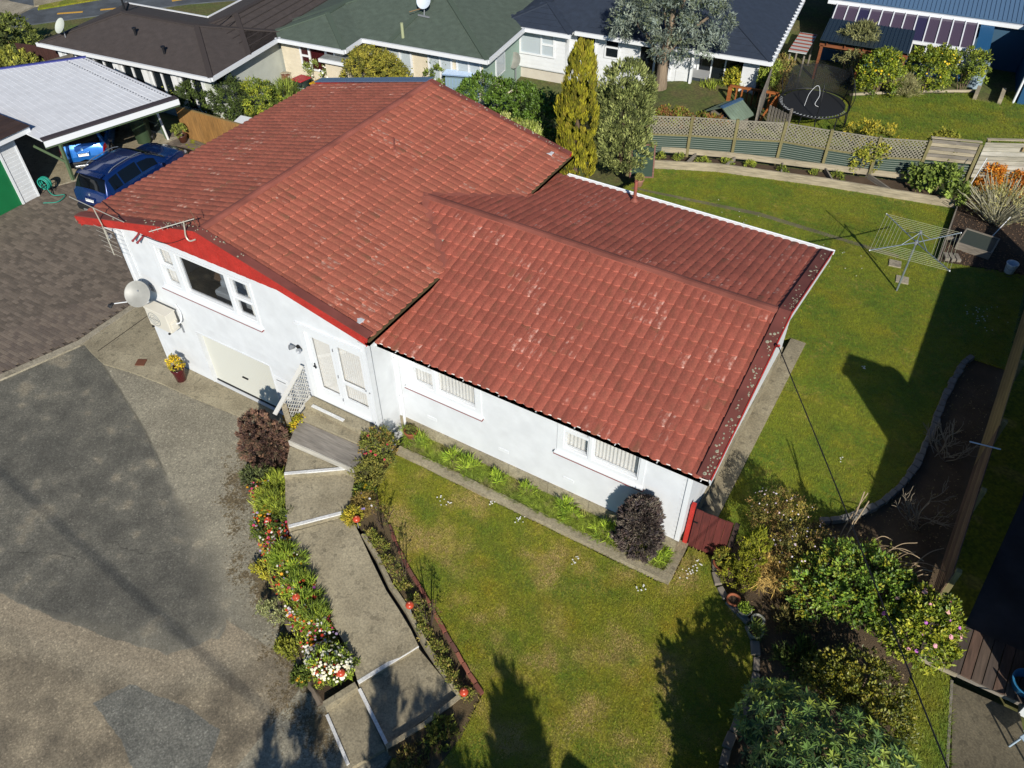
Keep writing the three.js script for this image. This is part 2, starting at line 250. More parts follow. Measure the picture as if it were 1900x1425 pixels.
// ---------------------------------------------------------------- front path with white nosings
{
  M.nose = mat('#e9e9e6', { r: 0.55, map: 'fine' });
  M.grayWood = mat('#9b948a', { map: 'wood', r: 0.9, bump: 'wood', bs: 0.004 });
  const t = thing('front_path', 'stepped concrete garden path with white painted step nosings', 'path');
  const slab = (pts, yf, th = 0.3) => mesh('slab', sheet(pts, yf, th), M.conc, t);
  const nose = (a, b, y, w = 0.07) => mesh('step_nosing', bar([a[0], y + 0.006, a[1]], [b[0], y + 0.006, b[1]], w, 0.035), M.nose, t);
  const tilt = (za, ya, zb, yb) => (x, z) => lerp(ya, yb, clamp((z - za) / (zb - za)));
  // landing and second tread before the doors
  slab([[-1.95, 0.03], [0.12, 0.03], [0.16, 0.33], [-1.95, 0.33]], -0.04, 1.3);
  nose([-1.74, 0.29], [-0.78, 0.29], -0.04, 0.075);
  slab([[-1.95, 0.33], [0.2, 0.33], [0.24, 0.55], [-1.9, 0.66]], -0.19, 1.2);
  // weathered timber step, four boards
  for (let i = 0; i < 4; i++) { const f = i / 4, e = (i + 0.97) / 4; const L = q => [lerp(-1.88, -1.62, q), lerp(0.67, 1.26, q)], R = q => [lerp(0.24, 0.18, q), lerp(0.56, 1.16, q)]; mesh('plank', sheet([L(f), R(f), R(e), L(e)], -0.25 - 0.004 * (i % 2), 0.05), M.grayWood, t); }
  mesh('plank_edge', bar([-1.64, -0.33, 1.285], [0.18, -0.33, 1.185], 0.035, 0.15), mat('#c9c4b8', { map: 'wood', r: 0.8 }), t);
  mesh('step_core', sheet([[-1.9, 0.66], [0.24, 0.56], [0.17, 1.15], [-1.62, 1.25]], -0.32, 1.1), M.concDark, t);
  slab([[-1.62, 1.31], [0.14, 1.2], [0.16, 1.1], [0.1, 1.06], [-1.14, 2.04]], -0.42, 1.0);
  nose([-1.16, 2.0], [0.09, 1.05], -0.42);
  slab([[-1.14, 2.04], [-0.76, 2.47], [-0.26, 2.95], [0.62, 1.94], [0.28, 1.4], [0.1, 1.06]], (x, z) => -0.57 - 0.09 * clamp((x + z - 0.9) / 1.8), 0.9);
  nose([-0.25, 2.93], [0.6, 1.95], -0.665);
  const P3L = [[-0.24, 2.97], [0.21, 3.29], [0.81, 3.58], [1.49, 3.92], [2.16, 4.22], [2.47, 4.35], [3.06, 4.79]], P3R = [[3.6, 3.58], [3.28, 3.39], [2.78, 3.15], [2.36, 2.97], [1.67, 2.57], [1.08, 2.21], [0.62, 1.95]];
  slab([...P3L, ...P3R], (x, z) => lerp(-0.82, -1.14, clamp((x + z - 2.6) / 5.0)), 0.7);
  nose([3.04, 4.77], [3.58, 3.57], -1.145);
  slab([[3.06, 4.8], [4.2, 5.41], [4.79, 3.98], [3.6, 3.58]], -1.25, 0.4);
  nose([3.1, 4.83], [4.2, 5.4], -1.25, 0.065);
  slab([[2.79, 5.46], [3.01, 4.84], [3.08, 4.84], [4.16, 5.43], [3.84, 6.0], [3.77, 5.98]], -1.37, 0.25);
  nose([2.84, 5.5], [3.76, 6.0], -1.37, 0.06);
  // raised concrete kerb along the right side, and at the foot of the flower bed
  const kr = [[1.12, 2.16], [1.71, 2.43], [2.36, 2.82], [2.97, 3.08], [3.56, 3.4], [4.14, 3.68], [4.86, 4.0], [4.58, 4.79], [4.24, 5.46]];
  for (let i = 1; i < kr.length; i++) { const a = kr[i - 1], b = kr[i], y = q => lerp(-0.85, -1.15, clamp((q[0] + q[1] - 2.6) / 6)); mesh('kerb', bar([a[0], y(a) - 0.12, a[1]], [b[0], y(b) - 0.12, b[1]], 0.09, 0.3), M.conc, t); }
  mesh('kerb', bar([2.76, -1.27, 5.43], [3.03, -1.27, 4.82], 0.12, 0.26), M.conc, t);
}
// brick edging of the front lawn, one by one
{
  rnd = mulberry(44);
  const cv = new THREE.CatmullRomCurve3(BRICK.map(p => V(p[0], 0, p[1]))), L = cv.getLength(), n = Math.floor(L / 0.235), g = boxUV(new THREE.BoxGeometry(0.075, 0.14, 0.222));
  const ms = ['#8d5545', '#7c4a3d', '#99604c', '#6f4c40'].map(c => mat(c, { map: 'fine', r: 0.95 }));
  const t = thing('brick_lawn_edging', 'row of red bricks set on edge between path bed and front lawn', 'edging');
  for (let i = 0; i < n; i++) { const p = cv.getPointAt((i + 0.5) / n), d = cv.getTangentAt((i + 0.5) / n); const o = shared('brick', g, pick(ms), t); o.position.set(p.x, lawnY(p.x, p.z) - 0.01 + rr(-0.012, 0.012), p.z); o.rotation.set(rr(-0.06, 0.06), Math.atan2(d.x, d.z) + rr(-0.05, 0.05), rr(-0.12, 0.12)); }
}
// concrete edging round the bed under the house wall
{
  const t = thing('concrete_bed_edging', 'low rough concrete kerb round the narrow bed below the wing wall', 'kerb');
  const gm = (x0, x1, z0, z1) => { const nx = Math.max(2, Math.round((x1 - x0) / 0.15)), nz = Math.max(2, Math.round((z1 - z0) / 0.15)); const g = new THREE.BoxGeometry(x1 - x0, 0.3, z1 - z0, nx, 1, nz), p = g.attributes.position; for (let i = 0; i < p.count; i++) { const X = p.getX(i) + (x0 + x1) / 2, Z = p.getZ(i) + (z0 + z1) / 2; p.setXYZ(i, X + 0.02 * noise(X * 2, Z * 2, 1), -0.93 + p.getY(i) + (p.getY(i) > 0 ? 0.02 * noise(X * 1.5, Z * 3, 4) : 0), Z + 0.025 * noise(X * 1.3, Z, 7)); } g.computeVertexNormals(); return g; };
  mesh('kerb_run', gm(0.36, 7.32, -0.25, -0.05), M.conc, t); mesh('kerb_return', gm(7.12, 7.31, -1.14, -0.26), M.conc, t);
  const bed = struct('wall_bed_soil', sheet([[0.2, -0.82], [7.15, -0.82], [7.15, -0.22], [0.4, -0.22]], -0.8, 0.2), mat('#5a4a33', { map: 'blot', r: 1 }));
}
// ---------------------------------------------------------------- the house
M.white = mat('#d9d9d7', { r: 0.6, map: 'paint' }); M.white.color.setRGB(0.66, 0.68, 0.7);
M.trim = mat('#e0e0de', { r: 0.45 }); M.trim.color.setRGB(0.69, 0.71, 0.73);
M.plaster = mat('#d9d9d7', { r: 0.85, map: 'paint', bump: true, bs: 0.002 }); M.plaster.color.setRGB(0.65, 0.67, 0.69);
M.red = mat('#c0342b', { r: 0.6, map: 'fine' });
M.redDark = mat('#7d1c22', { r: 0.5 });
M.cap = mat('#a9584f', { map: 'blot', r: 0.75 }); M.cap.color.set('#ad6352');
M.barge = mat('#8a4a40', { map: 'blot', r: 0.85 });
M.glass = mat('#ffffff', { r: 0.02, phys: { transmission: 1, thickness: 0, ior: 1.45 } });
M.curtain = mat('#dcdbd7', { r: 1, ds: true, phys: { transmission: 0.25, thickness: 0 } });
M.black = mat('#15161a', { r: 0.5 });
M.gray = mat('#8f9297', { r: 0.5, metal: 0.3 });
M.inside = mat('#8b7f6f', { r: 1 });
M.floorIn = mat('#5d4a38', { r: 0.8, map: 'wood' });
// rectangle minus rectangular holes as boxes
function gridBoxes(x0, x1, y0, y1, holes, z0, z1) {
  const xs = [x0, x1], ys = [y0, y1]; for (const h of holes) { xs.push(h[0], h[1]); ys.push(h[2], h[3]); }
  const U = a => [...new Set(a.map(v => +v.toFixed(4)))].sort((a, b) => a - b), X = U(xs.map(v => clamp(v, x0, x1))), Y = U(ys.map(v => clamp(v, y0, y1))), out = [];
  for (let j = 0; j + 1 < Y.length; j++) { let s = null; const my = (Y[j] + Y[j + 1]) / 2; for (let i = 0; i < X.length; i++) { const mx = (X[i] + X[i + 1]) / 2, solid = i + 1 < X.length && !holes.some(h => mx > h[0] && mx < h[1] && my > h[2] && my < h[3]); if (solid && s === null) s = X[i]; if (!solid && s !== null) { out.push(bx(s, X[i], Y[j], Y[j + 1], z0, z1)); s = null; } } }
  return out;
}
const house = thing('house', 'white weatherboard house with red metal tile roofs and a garage below', 'house');
// a wall in local coordinates: x along the wall, y up, outer face at z = 0
function wall(name, x0, x1, y0, y1, openings, pos, ry, opt = {}) {
  const w = new THREE.Group(); w.name = name; w.position.set(...pos); w.rotation.y = ry; (opt.parent || house).add(w);
  mesh('wall_core', [...gridBoxes(x0, x1, y0, y1, openings, -0.16, -0.03), ...(opt.extra || [])], opt.core || M.white, w);
  if (opt.plasterTo !== undefined) mesh('plaster', gridBoxes(x0 - 0.004, x1 + 0.004, y0, opt.plasterTo, openings, -0.03, -0.004), M.plaster, w);
  const by = opt.boardsFrom ?? y0, pitch = opt.pitch || 0.15;
  const top = opt.top || (() => y1);
  for (let y = by; y < (opt.boardTop || y1) - 0.02; y += pitch) {
    const ya = y, yb = Math.min(y + pitch + 0.012, (opt.boardTop || y1)); let iv = [[x0, x1]];
    if (opt.clip) { const c = opt.clip(ya + pitch * 0.5); if (!c) continue; iv = [[Math.max(x0, c[0]), Math.min(x1, c[1])]]; if (iv[0][1] - iv[0][0] < 0.1) continue; }
    for (const h of openings) if (h[2] < yb - 0.02 && h[3] > ya + 0.02) iv = iv.flatMap(([a, b]) => h[1] <= a || h[0] >= b ? [[a, b]] : [[a, h[0]], [h[1], b]].filter(q => q[1] - q[0] > 0.03));
    for (const [a, b] of iv) { const g = new THREE.BoxGeometry(b - a, yb - ya, 0.018); xf(g, (a + b) / 2, (ya + yb) / 2, -0.009, -0.055, 0, 0); mesh('weatherboard', g, M.white, w); }
  }
  return w;
}
function casement(parent, name, x0, x1, y0, y1, panes, sill, opt = {}) {
  const w = group(name, parent);
  mesh('frame', [...gridBoxes(x0, x1, y0, y1, panes.map(p => [p[0] - 0.035, p[1] + 0.035, p[2] - 0.035, p[3] + 0.035]), -0.14, 0.022)], M.trim, w);
  for (const p of panes) { mesh('sash', gridBoxes(p[0] - 0.035, p[1] + 0.035, p[2] - 0.035, p[3] + 0.035, [p], -0.09, 0.004), M.trim, w); mesh('pane', bx(p[0], p[1], p[2], p[3], -0.062, -0.056), M.glass, w); }
  if (sill) { mesh('sill', box(x1 - x0 + 0.08, 0.045, 0.11, (x0 + x1) / 2, y0 - 0.02, 0.03, 0.14), M.trim, w); mesh('sill_edge', bx(x0 - 0.05, x1 + 0.05, y0 - 0.062, y0 - 0.036, 0.012, 0.085), M.redDark, w); }
  return w;
}
// --- front wall of the tall block
const BW = [[-6.18, -5.71, 2.29, 2.78], [-6.18, -5.71, 1.74, 2.22], [-5.49, -3.96, 1.73, 2.78], [-3.79, -3.23, 2.27, 2.76], [-3.79, -3.23, 1.74, 2.19]];
const openF = [[-6.34, -3.12, 1.58, 2.86], [-5.78, -3.28, -1.46, 0.3], [-1.88, -0.1, -0.02, 2.25]];
const fw = wall('front_wall', -7.61, 0, -1.6, 3.03, openF, [0, 0, 0], 0, { plasterTo: 0.62, boardsFrom: 0.62, boardTop: 3.03 });
for (const q of [[-7.625, -7.53, 0.62, 2.95, -0.02, 0.024], [-0.09, 0.02, -0.05, 2.6, -0.02, 0.024]]) mesh('corner_board', bx(...q), M.trim, fw); mesh('conduit', bx(-7.3, -7.28, 0.7, 2.9, 0.005, 0.03), M.trim, fw);
casement(house, 'picture_window', -6.34, -3.12, 1.58, 2.86, BW, true);
// gable panel of vertical red boards
const k1 = 1.055 / 4.486, yU = x => 3.929 - Math.abs(x + 4.157) * k1;
{
  const gp = group('gable_panel', house);
  for (let x = -7.95; x < -0.35; x += 0.15) { const m = x + 0.075, h = yU(m) - 0.1; if (h - 3.02 > 0.03) mesh('gable_board', bx(x, x + 0.146, 3.02, h, -0.06, 0.012 + (Math.round(x / 0.15) % 2 ? 0.006 : 0)), M.red, gp); }
  for (let x = -7.4; x < -0.9; x += 0.5) mesh('gable_backing', bx(x, x + 0.5, 3.02, Math.min(yU(x), yU(x + 0.5)) - 0.12, -0.2, -0.062), M.red, gp);
}
// --- roller door
{
  const gd = group('garage_door', house), pts = [];
  const n = 34, g = new THREE.PlaneGeometry(2.5, 1.76, 1, n * 4), p = g.attributes.position;
  for (let i = 0; i < p.count; i++) { const v = (p.getY(i) + 0.88) / 1.76 * n; p.setZ(i, 0.016 * Math.sin((v % 1) * 6.283)); } g.computeVertexNormals(); g.translate(-4.53, -0.58, -0.12);
  mesh('curtain', g, mat('#b9b9b0', { r: 0.5 }), gd);
  mesh('handle', bx(-4.64, -4.44, -0.83, -0.8, -0.12, -0.085), M.black, gd);
  mesh('reveal', [bx(-5.8, -5.776, -1.46, 0.3, -0.16, 0.012), bx(-3.284, -3.26, -1.46, 0.3, -0.16, 0.012), bx(-5.8, -3.26, 0.297, 0.32, -0.16, 0.012)], M.plaster, gd);
  mesh('bottom_rail', bx(-5.77, -3.29, -1.46, -1.42, -0.14, -0.09), M.black, gd);
}
// --- French doors
{
  const d = group('french_doors', house);
  const leafs = [[-1.72, -0.98, [[-1.6, -1.06, 0.36, 1.96]]], [-0.97, -0.14, [[-0.86, -0.21, 0.93, 2.0], [-0.86, -0.21, 0.37, 0.86]]]];
  mesh('door_frame', gridBoxes(-1.88, -0.1, 0.0, 2.25, [[-1.73, -0.13, 0.04, 2.12]], -0.14, 0.03), M.trim, d);
  for (const [a, b, ps] of leafs) { mesh('door_leaf', gridBoxes(a, b, 0.04, 2.12, ps, -0.07, -0.02), M.trim, d); for (const q of ps) mesh('pane', bx(q[0], q[1], q[2], q[3], -0.048, -0.042), M.glass, d); }
  mesh('handle', [bx(-1.67, -1.64, 0.98, 1.14, -0.02, 0.0), rod([-1.655, 1.08, 0], [-1.655, 1.08, 0.035], 0.01), rod([-1.665, 1.08, 0.035], [-1.57, 1.075, 0.035], 0.011)], M.black, d);
  for (const y of [0.25, 1, 1.8]) mesh('hinge', bx(-0.985, -0.965, y, y + 0.08, -0.02, 0.0), M.gray, d);
  mesh('lock', bx(-0.19, -0.11, 0.98, 1.01, -0.02, 0.01), M.gray, d); mesh('door_bell', bx(-0.06, -0.03, 1.0, 1.03, 0.025, 0.04), M.gray, d);
  mesh('door_head', bx(-1.93, -0.06, 2.252, 2.29, 0.0, 0.06), M.trim, d);
}
// --- other walls of the tall block
wall('side_wall', 0, 8.3, -1.6, 2.8, [], [0.0, 0, 0], Math.PI / 2, { boardsFrom: -0.5 });
wall('left_wall', 0, 8.3, -1.6, 2.7, [], [-7.61, 0, -8.3], -Math.PI / 2, { plasterTo: 0.62, boardsFrom: 0.62 });
wall('back_wall', 0, 7.61, -1.6, 3.03, [], [0, 0, -8.3], Math.PI, { boardsFrom: -1.2, extra: [] });
mesh('panel_joint', bar([0.022, -0.6, -0.16], [0.022, 2.4, -0.16], 0.006, 0.012), M.gray, house);
// --- wing walls
const k2 = 0.979 / 4.0415, yW = z => 3.296 - Math.abs(z + 4.3595) * k2;
const W1 = [[0.56, 1.07, 1.5, 1.86], [0.56, 1.07, 0.96, 1.43], [1.21, 2.19, 0.96, 1.86]], W2 = W1.map(p => [p[0] + 3.86, p[1] + 3.86, p[2], p[3]]);
wall('wing_front_wall', 0, 7.15, -0.42, 2.3, [[0.36, 2.36, 0.77, 2.02], [4.24, 6.2, 0.77, 2.02]], [0, 0, -0.826], 0, {});
{ const g = group('wing_windows', house); g.position.z = -0.826; }
const wf1 = casement(house, 'window', 0.36, 2.36, 0.77, 2.02, W1, true); wf1.position.z = -0.826;
const wf2 = casement(house, 'window', 4.24, 6.2, 0.77, 2.02, W2.map(p => [p[0], Math.min(p[1], 6.06), p[2], p[3]]), true); wf2.position.z = -0.826;
house.remove(house.children.find(c => c.name === 'wing_windows'));
wall('wing_gable_wall', 0, 7.06, -0.42, 2.25, [], [7.15, 0, -0.826], Math.PI / 2, { boardTop: 3.1, clip: y => { if (y < 2.2) return [0, 7.06]; const d = (3.2 - y) / k2; return d > 0.2 ? [3.53 - d, 3.53 + d] : null; }, extra: (() => { const s = new THREE.Shape([[-0.0, 2.25], [7.06, 2.25], [3.53, 3.1]].map(p => new THREE.Vector2(...p))); return [new THREE.ExtrudeGeometry(s, { depth: 0.12, bevelEnabled: false }).translate(0, 0, -0.15)]; })() });
wall('wing_back_wall', 0, 7.15, -0.42, 2.3, [], [7.15, 0, -7.886], Math.PI, {});
for (const q of [[7.07, 7.172, -0.4, 2.28, -0.85, -0.8], [0.01, 0.06, -0.4, 2.2, -0.83, -0.795]]) mesh('corner_board', bx(...q), M.trim, house);
// concrete footing of the wing in cast lengths
for (let x = 0; x < 7.1; x += 1.02) mesh('footing_block', bx(x, Math.min(x + 1.012, 7.19), -1.2, -0.42, -1.1, -0.775), M.conc, house);
for (let z = -7.9; z < -1.2; z += 1.12) mesh('footing_block', bx(6.8, 7.19, -1.2, -0.42, z, Math.min(z + 1.112, -1.103)), M.conc, house);
for (const x of [0.95, 2.9, 4.55, 6.6]) mesh('wall_vent', bx(x - 0.13, x + 0.13, -0.09, 0.0, -0.83, -0.815), M.trim, house);
// interior so that the panes look into rooms
mesh('room_floor', [bx(-7.45, -2.25, 0.5, 0.62, -8.1, -0.17), bx(-2.15, -0.17, -0.16, -0.02, -8.1, -0.17), bx(0.02, 6.98, -0.35, -0.2, -7.7, -1.0)], M.floorIn, house);
mesh('room_wall', [bx(-2.25, -2.15, -1.5, 3.0, -8.1, -0.17), bx(-7.44, -2.26, 0.62, 3.0, -4.6, -4.5), bx(-2.14, -0.17, -0.02, 3.0, -2.6, -2.5), bx(0.02, 6.98, -0.2, 2.25, -4.1, -4.0), bx(3.2, 3.3, -0.2, 2.25, -3.99, -1.0)], M.inside, house);
mesh('room_ceiling', [bx(-7.45, -0.17, 3.0, 3.02, -8.1, -0.17), bx(0.02, 6.98, 2.28, 2.3, -7.7, -1.0)], mat('#b9b4aa'), house);
mesh('garage_floor', bx(-7.45, -0.17, -1.6, -1.47, -8.1, -0.17), M.concDark, house);
// soffits and downpipe
mesh('soffit', [bx(0.0, 7.5, 2.2, 2.23, -0.826, -0.36), bx(0.0, 7.5, 2.2, 2.23, -8.36, -7.886), bx(0.02, 0.3, 2.66, 2.69, -8.6, 0.2), bx(-8.6, -7.61, 2.66, 2.69, -8.6, -0.02)], M.trim, house);
{ const dp = group('downpipe', house); mesh('pipe', [rod([0.14, -0.72, -0.775], [0.14, 1.95, -0.775], 0.037, 10), tube([[0.14, 1.94, -0.775], [0.14, 2.05, -0.74], [0.14, 2.12, -0.5], [0.14, 2.2, -0.38]], 0.037, 10, 8)], M.trim, dp); mesh('pipe_clip', [bx(0.09, 0.19, 0.3, 0.33, -0.83, -0.735), bx(0.09, 0.19, 1.5, 1.53, -0.83, -0.735)], M.trim, dp); }
mesh('soffit_lamp', [cyl(0.055, 0.055, 0.05, 0.03, 2.32, -0.4, 14, 0, 0, Math.PI / 2)], M.trim, house);

// ---------------------------------------------------------------- roofs
const tileTex = tex([1024, 1024], (u, v) => {
  const st = pf(u, v * 0.22, 48, 101, 3), a = pf(u, v, 6, 103, 5), f = pf(u, v, 128, 107, 2), w = pf(u, v, 20, 109, 4), b2 = pf(u, v, 10, 113, 4);
  let c = mix([0.63, 0.365, 0.32], [0.68, 0.405, 0.36], clamp(a * 2 - 0.5));
  const wo = v > 0.5; c = mix(c, [0.53, 0.37, 0.30], sst(0.5, 0.8, b2) * (wo ? 0.8 : 0.35));
  if (wo) c = mix(c, [0.82, 0.72, 0.72], sst(0.56, 0.74, w * 0.5 + st * 0.5) * 0.8);
  return c.map(q => q * (0.88 + 0.22 * f) * (0.93 + 0.12 * st));
}, 1); tileTex.repeat.set(1, 1);
M.tile = [0.9, 0.96, 0.84, 1.0].map(k => { const m = mat('#ffffff', { map: tileTex, r: 0.8 }); m.color.setRGB(1.04 * k, 0.95 * k, 0.75 * k); return m; });
M.wingTile = [0.9, 0.96, 0.84, 1.0].map(k => { const m = mat('#ffffff', { map: tileTex, r: 0.8 }); m.color.setRGB(0.95 * k, 0.78 * k, 0.64 * k); return m; });
M.deck = mat('#6d3a33', { r: 1 });
function tileGeo(w, pitch, seed, worn) {
  const R = mulberry(seed), uo = R(), vo = worn ? 0.52 + 0.26 * R() : 0.02 + 0.26 * R(), NU = 7, rows = [], L = pitch * 1.05;
  const bul = u => 0.0145 * Math.pow(Math.sin(Math.PI * clamp(u)), 0.75), sc = u => 0.042 * Math.sin(Math.PI * u);
  const P = [];
  for (let i = 0; i <= NU; i++) { const u = i / NU; P.push([u * w, -sc(u) - 0.012, 0.006 + bul(u)], [u * w, -sc(u), 0.028 + bul(u)], [u * w, L * 0.5, 0.02 + bul(u) * 0.95], [u * w, L, 0.004 + bul(u) * 0.85]); }
  const pos = [], uv = [], q = (a, b, c) => { for (const k of [a, b, c]) { pos.push(P[k][0], P[k][1], P[k][2]); uv.push(uo + P[k][0] * 0.42, vo + (P[k][1] + 0.06) * 0.42); } };
  for (let i = 0; i < NU; i++) for (let r = 0; r < 3; r++) { const a = i * 4 + r, b = a + 4; q(a, b, b + 1); q(a, b + 1, a + 1); }
  const g = new THREE.BufferGeometry(); g.setAttribute('position', new THREE.Float32BufferAttribute(pos, 3)); g.setAttribute('uv', new THREE.Float32BufferAttribute(uv, 2));
  g.computeVertexNormals();
  // smooth normals over the top surface only
  const n = g.attributes.normal, key = {}, id = (i) => `${pos[3 * i].toFixed(3)},${pos[3 * i + 1].toFixed(3)}`;
  for (let t = 0; t < pos.length / 9; t++) { if (Math.floor(t / 2) % 3 === 0) continue; for (let k = 0; k < 3; k++) { const i = t * 3 + k, s = (key[id(i)] ||= [0, 0, 0]); s[0] += n.getX(i); s[1] += n.getY(i); s[2] += n.getZ(i); } }
  for (let t = 0; t < pos.length / 9; t++) { if (Math.floor(t / 2) % 3 === 0) continue; for (let k = 0; k < 3; k++) { const i = t * 3 + k, s = key[id(i)], l = Math.hypot(...s); n.setXYZ(i, s[0] / l, s[1] / l, s[2] / l); } }
  return g;
}
// o: eave corner, ex: unit along the eave, ey: unit up the slope
function tiledSlope(name, o, ex, ey, len, slope, rows, keep, asParts, ms = M.tile) {
  const root = group(name, house), w0 = 0.205, cols = Math.round(len / w0), w = len / cols, pitch = slope / rows, ez = ex.clone().cross(ey).normalize();
  const B = new THREE.Matrix4().makeBasis(ex, ey, ez), vars = []; for (let i = 0; i < 20; i++) vars.push(tileGeo(w * 0.997, pitch, 500 + i * 17, i >= 12));
  const list = []; rnd = mulberry(name.length * 31 + 5);
  for (let r = 0; r < rows; r++) for (let c = 0; c < cols; c++) { const p = o.clone().addScaledVector(ex, c * w).addScaledVector(ey, r * pitch), m = p.clone().addScaledVector(ex, w / 2).addScaledVector(ey, pitch / 2); if (keep && !keep(m)) continue; const wear = fbm(m.x * 0.8 + 3, m.z * 0.8, 5, 3) + rr(-0.18, 0.18), tone = clamp(0.5 + fbm(m.x * 0.45, m.z * 0.45, 9, 3) * 1.6 + rr(-0.16, 0.16)); list.push([p, vars[wear > 0.16 ? 12 + Math.floor(rnd() * 8) : Math.floor(rnd() * 12)], Math.min(3, Math.floor(tone * 4)), m.distanceTo(camera.position)]); }
  list.sort((a, b) => a[3] - b[3]);
  const rest = [[], [], [], []];
  list.forEach(([p, g, mi], i) => {
    const T = B.clone().setPosition(p); 
    if (i < asParts) { const t = shared('roof_tile', g, ms[mi], root); T.decompose(t.position, t.quaternion, t.scale); }
    else { rest[mi].push(g.clone().applyMatrix4(T)); }
  });
  rest.forEach((gs, i) => { if (gs.length) { const t = new THREE.Mesh(mergeGeometries(gs), ms[i]); t.name = 'roof_tiles'; t.castShadow = t.receiveShadow = true; stuff(t); root.add(t); } });
  return root;
}
const Uy = V(-4.486, 1.055, 0).normalize(), Uly = V(4.486, 1.055, 0).normalize(), Wy = V(0, 0.979, -4.0415).normalize(), Wby = V(0, 0.979, 4.0415).normalize();
const wingOver = m => yW(m.z) > yU(m.x) + 0.0 && m.x > -1.6;
const keepU = m => !(m.x > -1.6 && yW(m.z) > yU(m.x));
const keepW = m => m.x > 0.05 || yW(m.z) > yU(m.x);
tiledSlope('wing_front_slope', V(-1.6, 2.317 + 0.02, -0.318), V(1, 0, 0), Wy, 7.4 + 1.6, 4.158, 12, keepW, 300, M.wingTile);
tiledSlope('wing_back_slope', V(7.4, 2.317 + 0.02, -8.401), V(-1, 0, 0), Wby, 7.4 + 1.6, 4.158, 12, keepW, 0, M.wingTile);
tiledSlope('right_slope', V(0.329, 2.874 + 0.02, 0.1), V(0, 0, -1), Uy, 8.66, 4.608, 13, keepU, 0);
tiledSlope('left_slope', V(-8.643, 2.874 + 0.02, -8.56), V(0, 0, 1), Uly, 8.66, 4.608, 13, null, 0);
{
  // boards under the tiles
  const slab = (a, b, c, d, t, e = 0) => { const g = new THREE.BufferGeometry(), q = [a, b, c, d], lo = q.map(v => v.clone().add(V(0, -t, 0))), P = [...q, ...lo], F = [[0, 1, 2], [0, 2, 3], [4, 6, 5], [4, 7, 6], [0, 4, 5], [0, 5, 1], [1, 5, 6], [1, 6, 2], [2, 6, 7], [2, 7, 3], [3, 7, 4], [3, 4, 0]], pos = []; for (const f of F) for (const i of f) pos.push(P[i].x, P[i].y, P[i].z); g.setAttribute('position', new THREE.Float32BufferAttribute(pos, 3)); g.computeVertexNormals(); return g; };
  const rU = -4.157, zf = 0.2, zb = -8.6;
  mesh('roof_deck', [slab(V(0.3, 2.875, zf), V(0.3, 2.875, zb), V(rU, 3.924, zb), V(rU, 3.924, zf), 0.09), slab(V(-8.61, 2.875, zf), V(rU, 3.924, zf), V(rU, 3.924, zb), V(-8.61, 2.875, zb), 0.09)], M.deck, house);
  mesh('roof_deck', [slab(V(0.0, 2.318, -0.34), V(7.5, 2.318, -0.34), V(7.5, 3.29, -4.36), V(0.0, 3.29, -4.36), 0.08), slab(V(0.0, 3.29, -4.36), V(7.5, 3.29, -4.36), V(7.5, 2.318, -8.38), V(0.0, 2.318, -8.38), 0.08)], M.deck, house);
  // ridge caps in lapped lengths
  const cap = (a, b, sx, sz, k, n) => { for (let i = 0; i < n; i++) { const p = a.clone().lerp(b, i / n), q = a.clone().lerp(b, (i + 1.01) / n), hw = 0.12, h = hw * k, e = i % 2 ? 0.004 : 0; const P = (c, s, dy) => c.clone().add(V(sx * s, dy + e, sz * s)); const A = [P(p, -hw, -h), P(p, -0.03, 0.0), P(p, 0.03, 0.0), P(p, hw, -h)], Q = [P(q, -hw, -h), P(q, -0.03, 0.0), P(q, 0.03, 0.0), P(q, hw, -h)], pos = []; for (let j = 0; j < 3; j++) for (const v of [A[j], Q[j], Q[j + 1], A[j], Q[j + 1], A[j + 1]]) pos.push(v.x, v.y, v.z); for (const [u, s] of [[0, -1], [3, 1]]) { const d = V(0, -0.045, 0); for (const v of [A[u], Q[u], Q[u].clone().add(d), A[u], Q[u].clone().add(d), A[u].clone().add(d)]) pos.push(v.x, v.y, v.z); } const g = new THREE.BufferGeometry(); g.setAttribute('position', new THREE.Float32BufferAttribute(pos, 3)); g.computeVertexNormals(); mesh('ridge_cap', g, M.cap, house); } };
  cap(V(-4.157, 3.995, 0.2), V(-4.157, 3.995, -8.62), 1, 0, k1, 8); cap(V(-1.35, 3.362, -4.36), V(7.54, 3.362, -4.36), 0, 1, k2, 8);
  // barge flashings along the gable ends, lying over the last tiles
  const strip = (a, b, w, n, m, name, h = 0.03) => { const g = bar(a, b, w, h); mesh(name, g, m, house); };
  const bz = z => [7.46, yW(z) + 0.075, z];
  mesh('barge_flashing', [bar([7.44, yW(-0.3) + 0.085, -0.3], [7.44, 3.296 + 0.085, -4.36], 0.26, 0.02), bar([7.44, 3.296 + 0.085, -4.36], [7.44, yW(-8.42) + 0.085, -8.42], 0.26, 0.02)], M.barge, house);
  mesh('barge_board', [bar([7.56, yW(-0.32) - 0.02, -0.32], [7.56, 3.296 - 0.02, -4.36], 0.035, 0.2), bar([7.56, 3.296 - 0.02, -4.36], [7.56, yW(-8.4) - 0.02, -8.4], 0.035, 0.2)], M.trim, house);
  mesh('barge_edge', [bar([7.575, yW(-0.3) + 0.085, -0.3], [7.575, 3.296 + 0.085, -4.36], 0.02, 0.05), bar([7.575, 3.296 + 0.085, -4.36], [7.575, yW(-8.42) + 0.085, -8.42], 0.02, 0.05)], M.red, house);
  for (const [z0, m] of [[0.13, M.barge]]) mesh('barge_flashing', [bar([0.36, yU(0.36) + 0.085, z0], [-4.157, 4.0, z0], 0.2, 0.02), bar([-4.157, 4.0, z0], [-8.67, yU(-8.67) + 0.085, z0], 0.2, 0.02)], m, house);
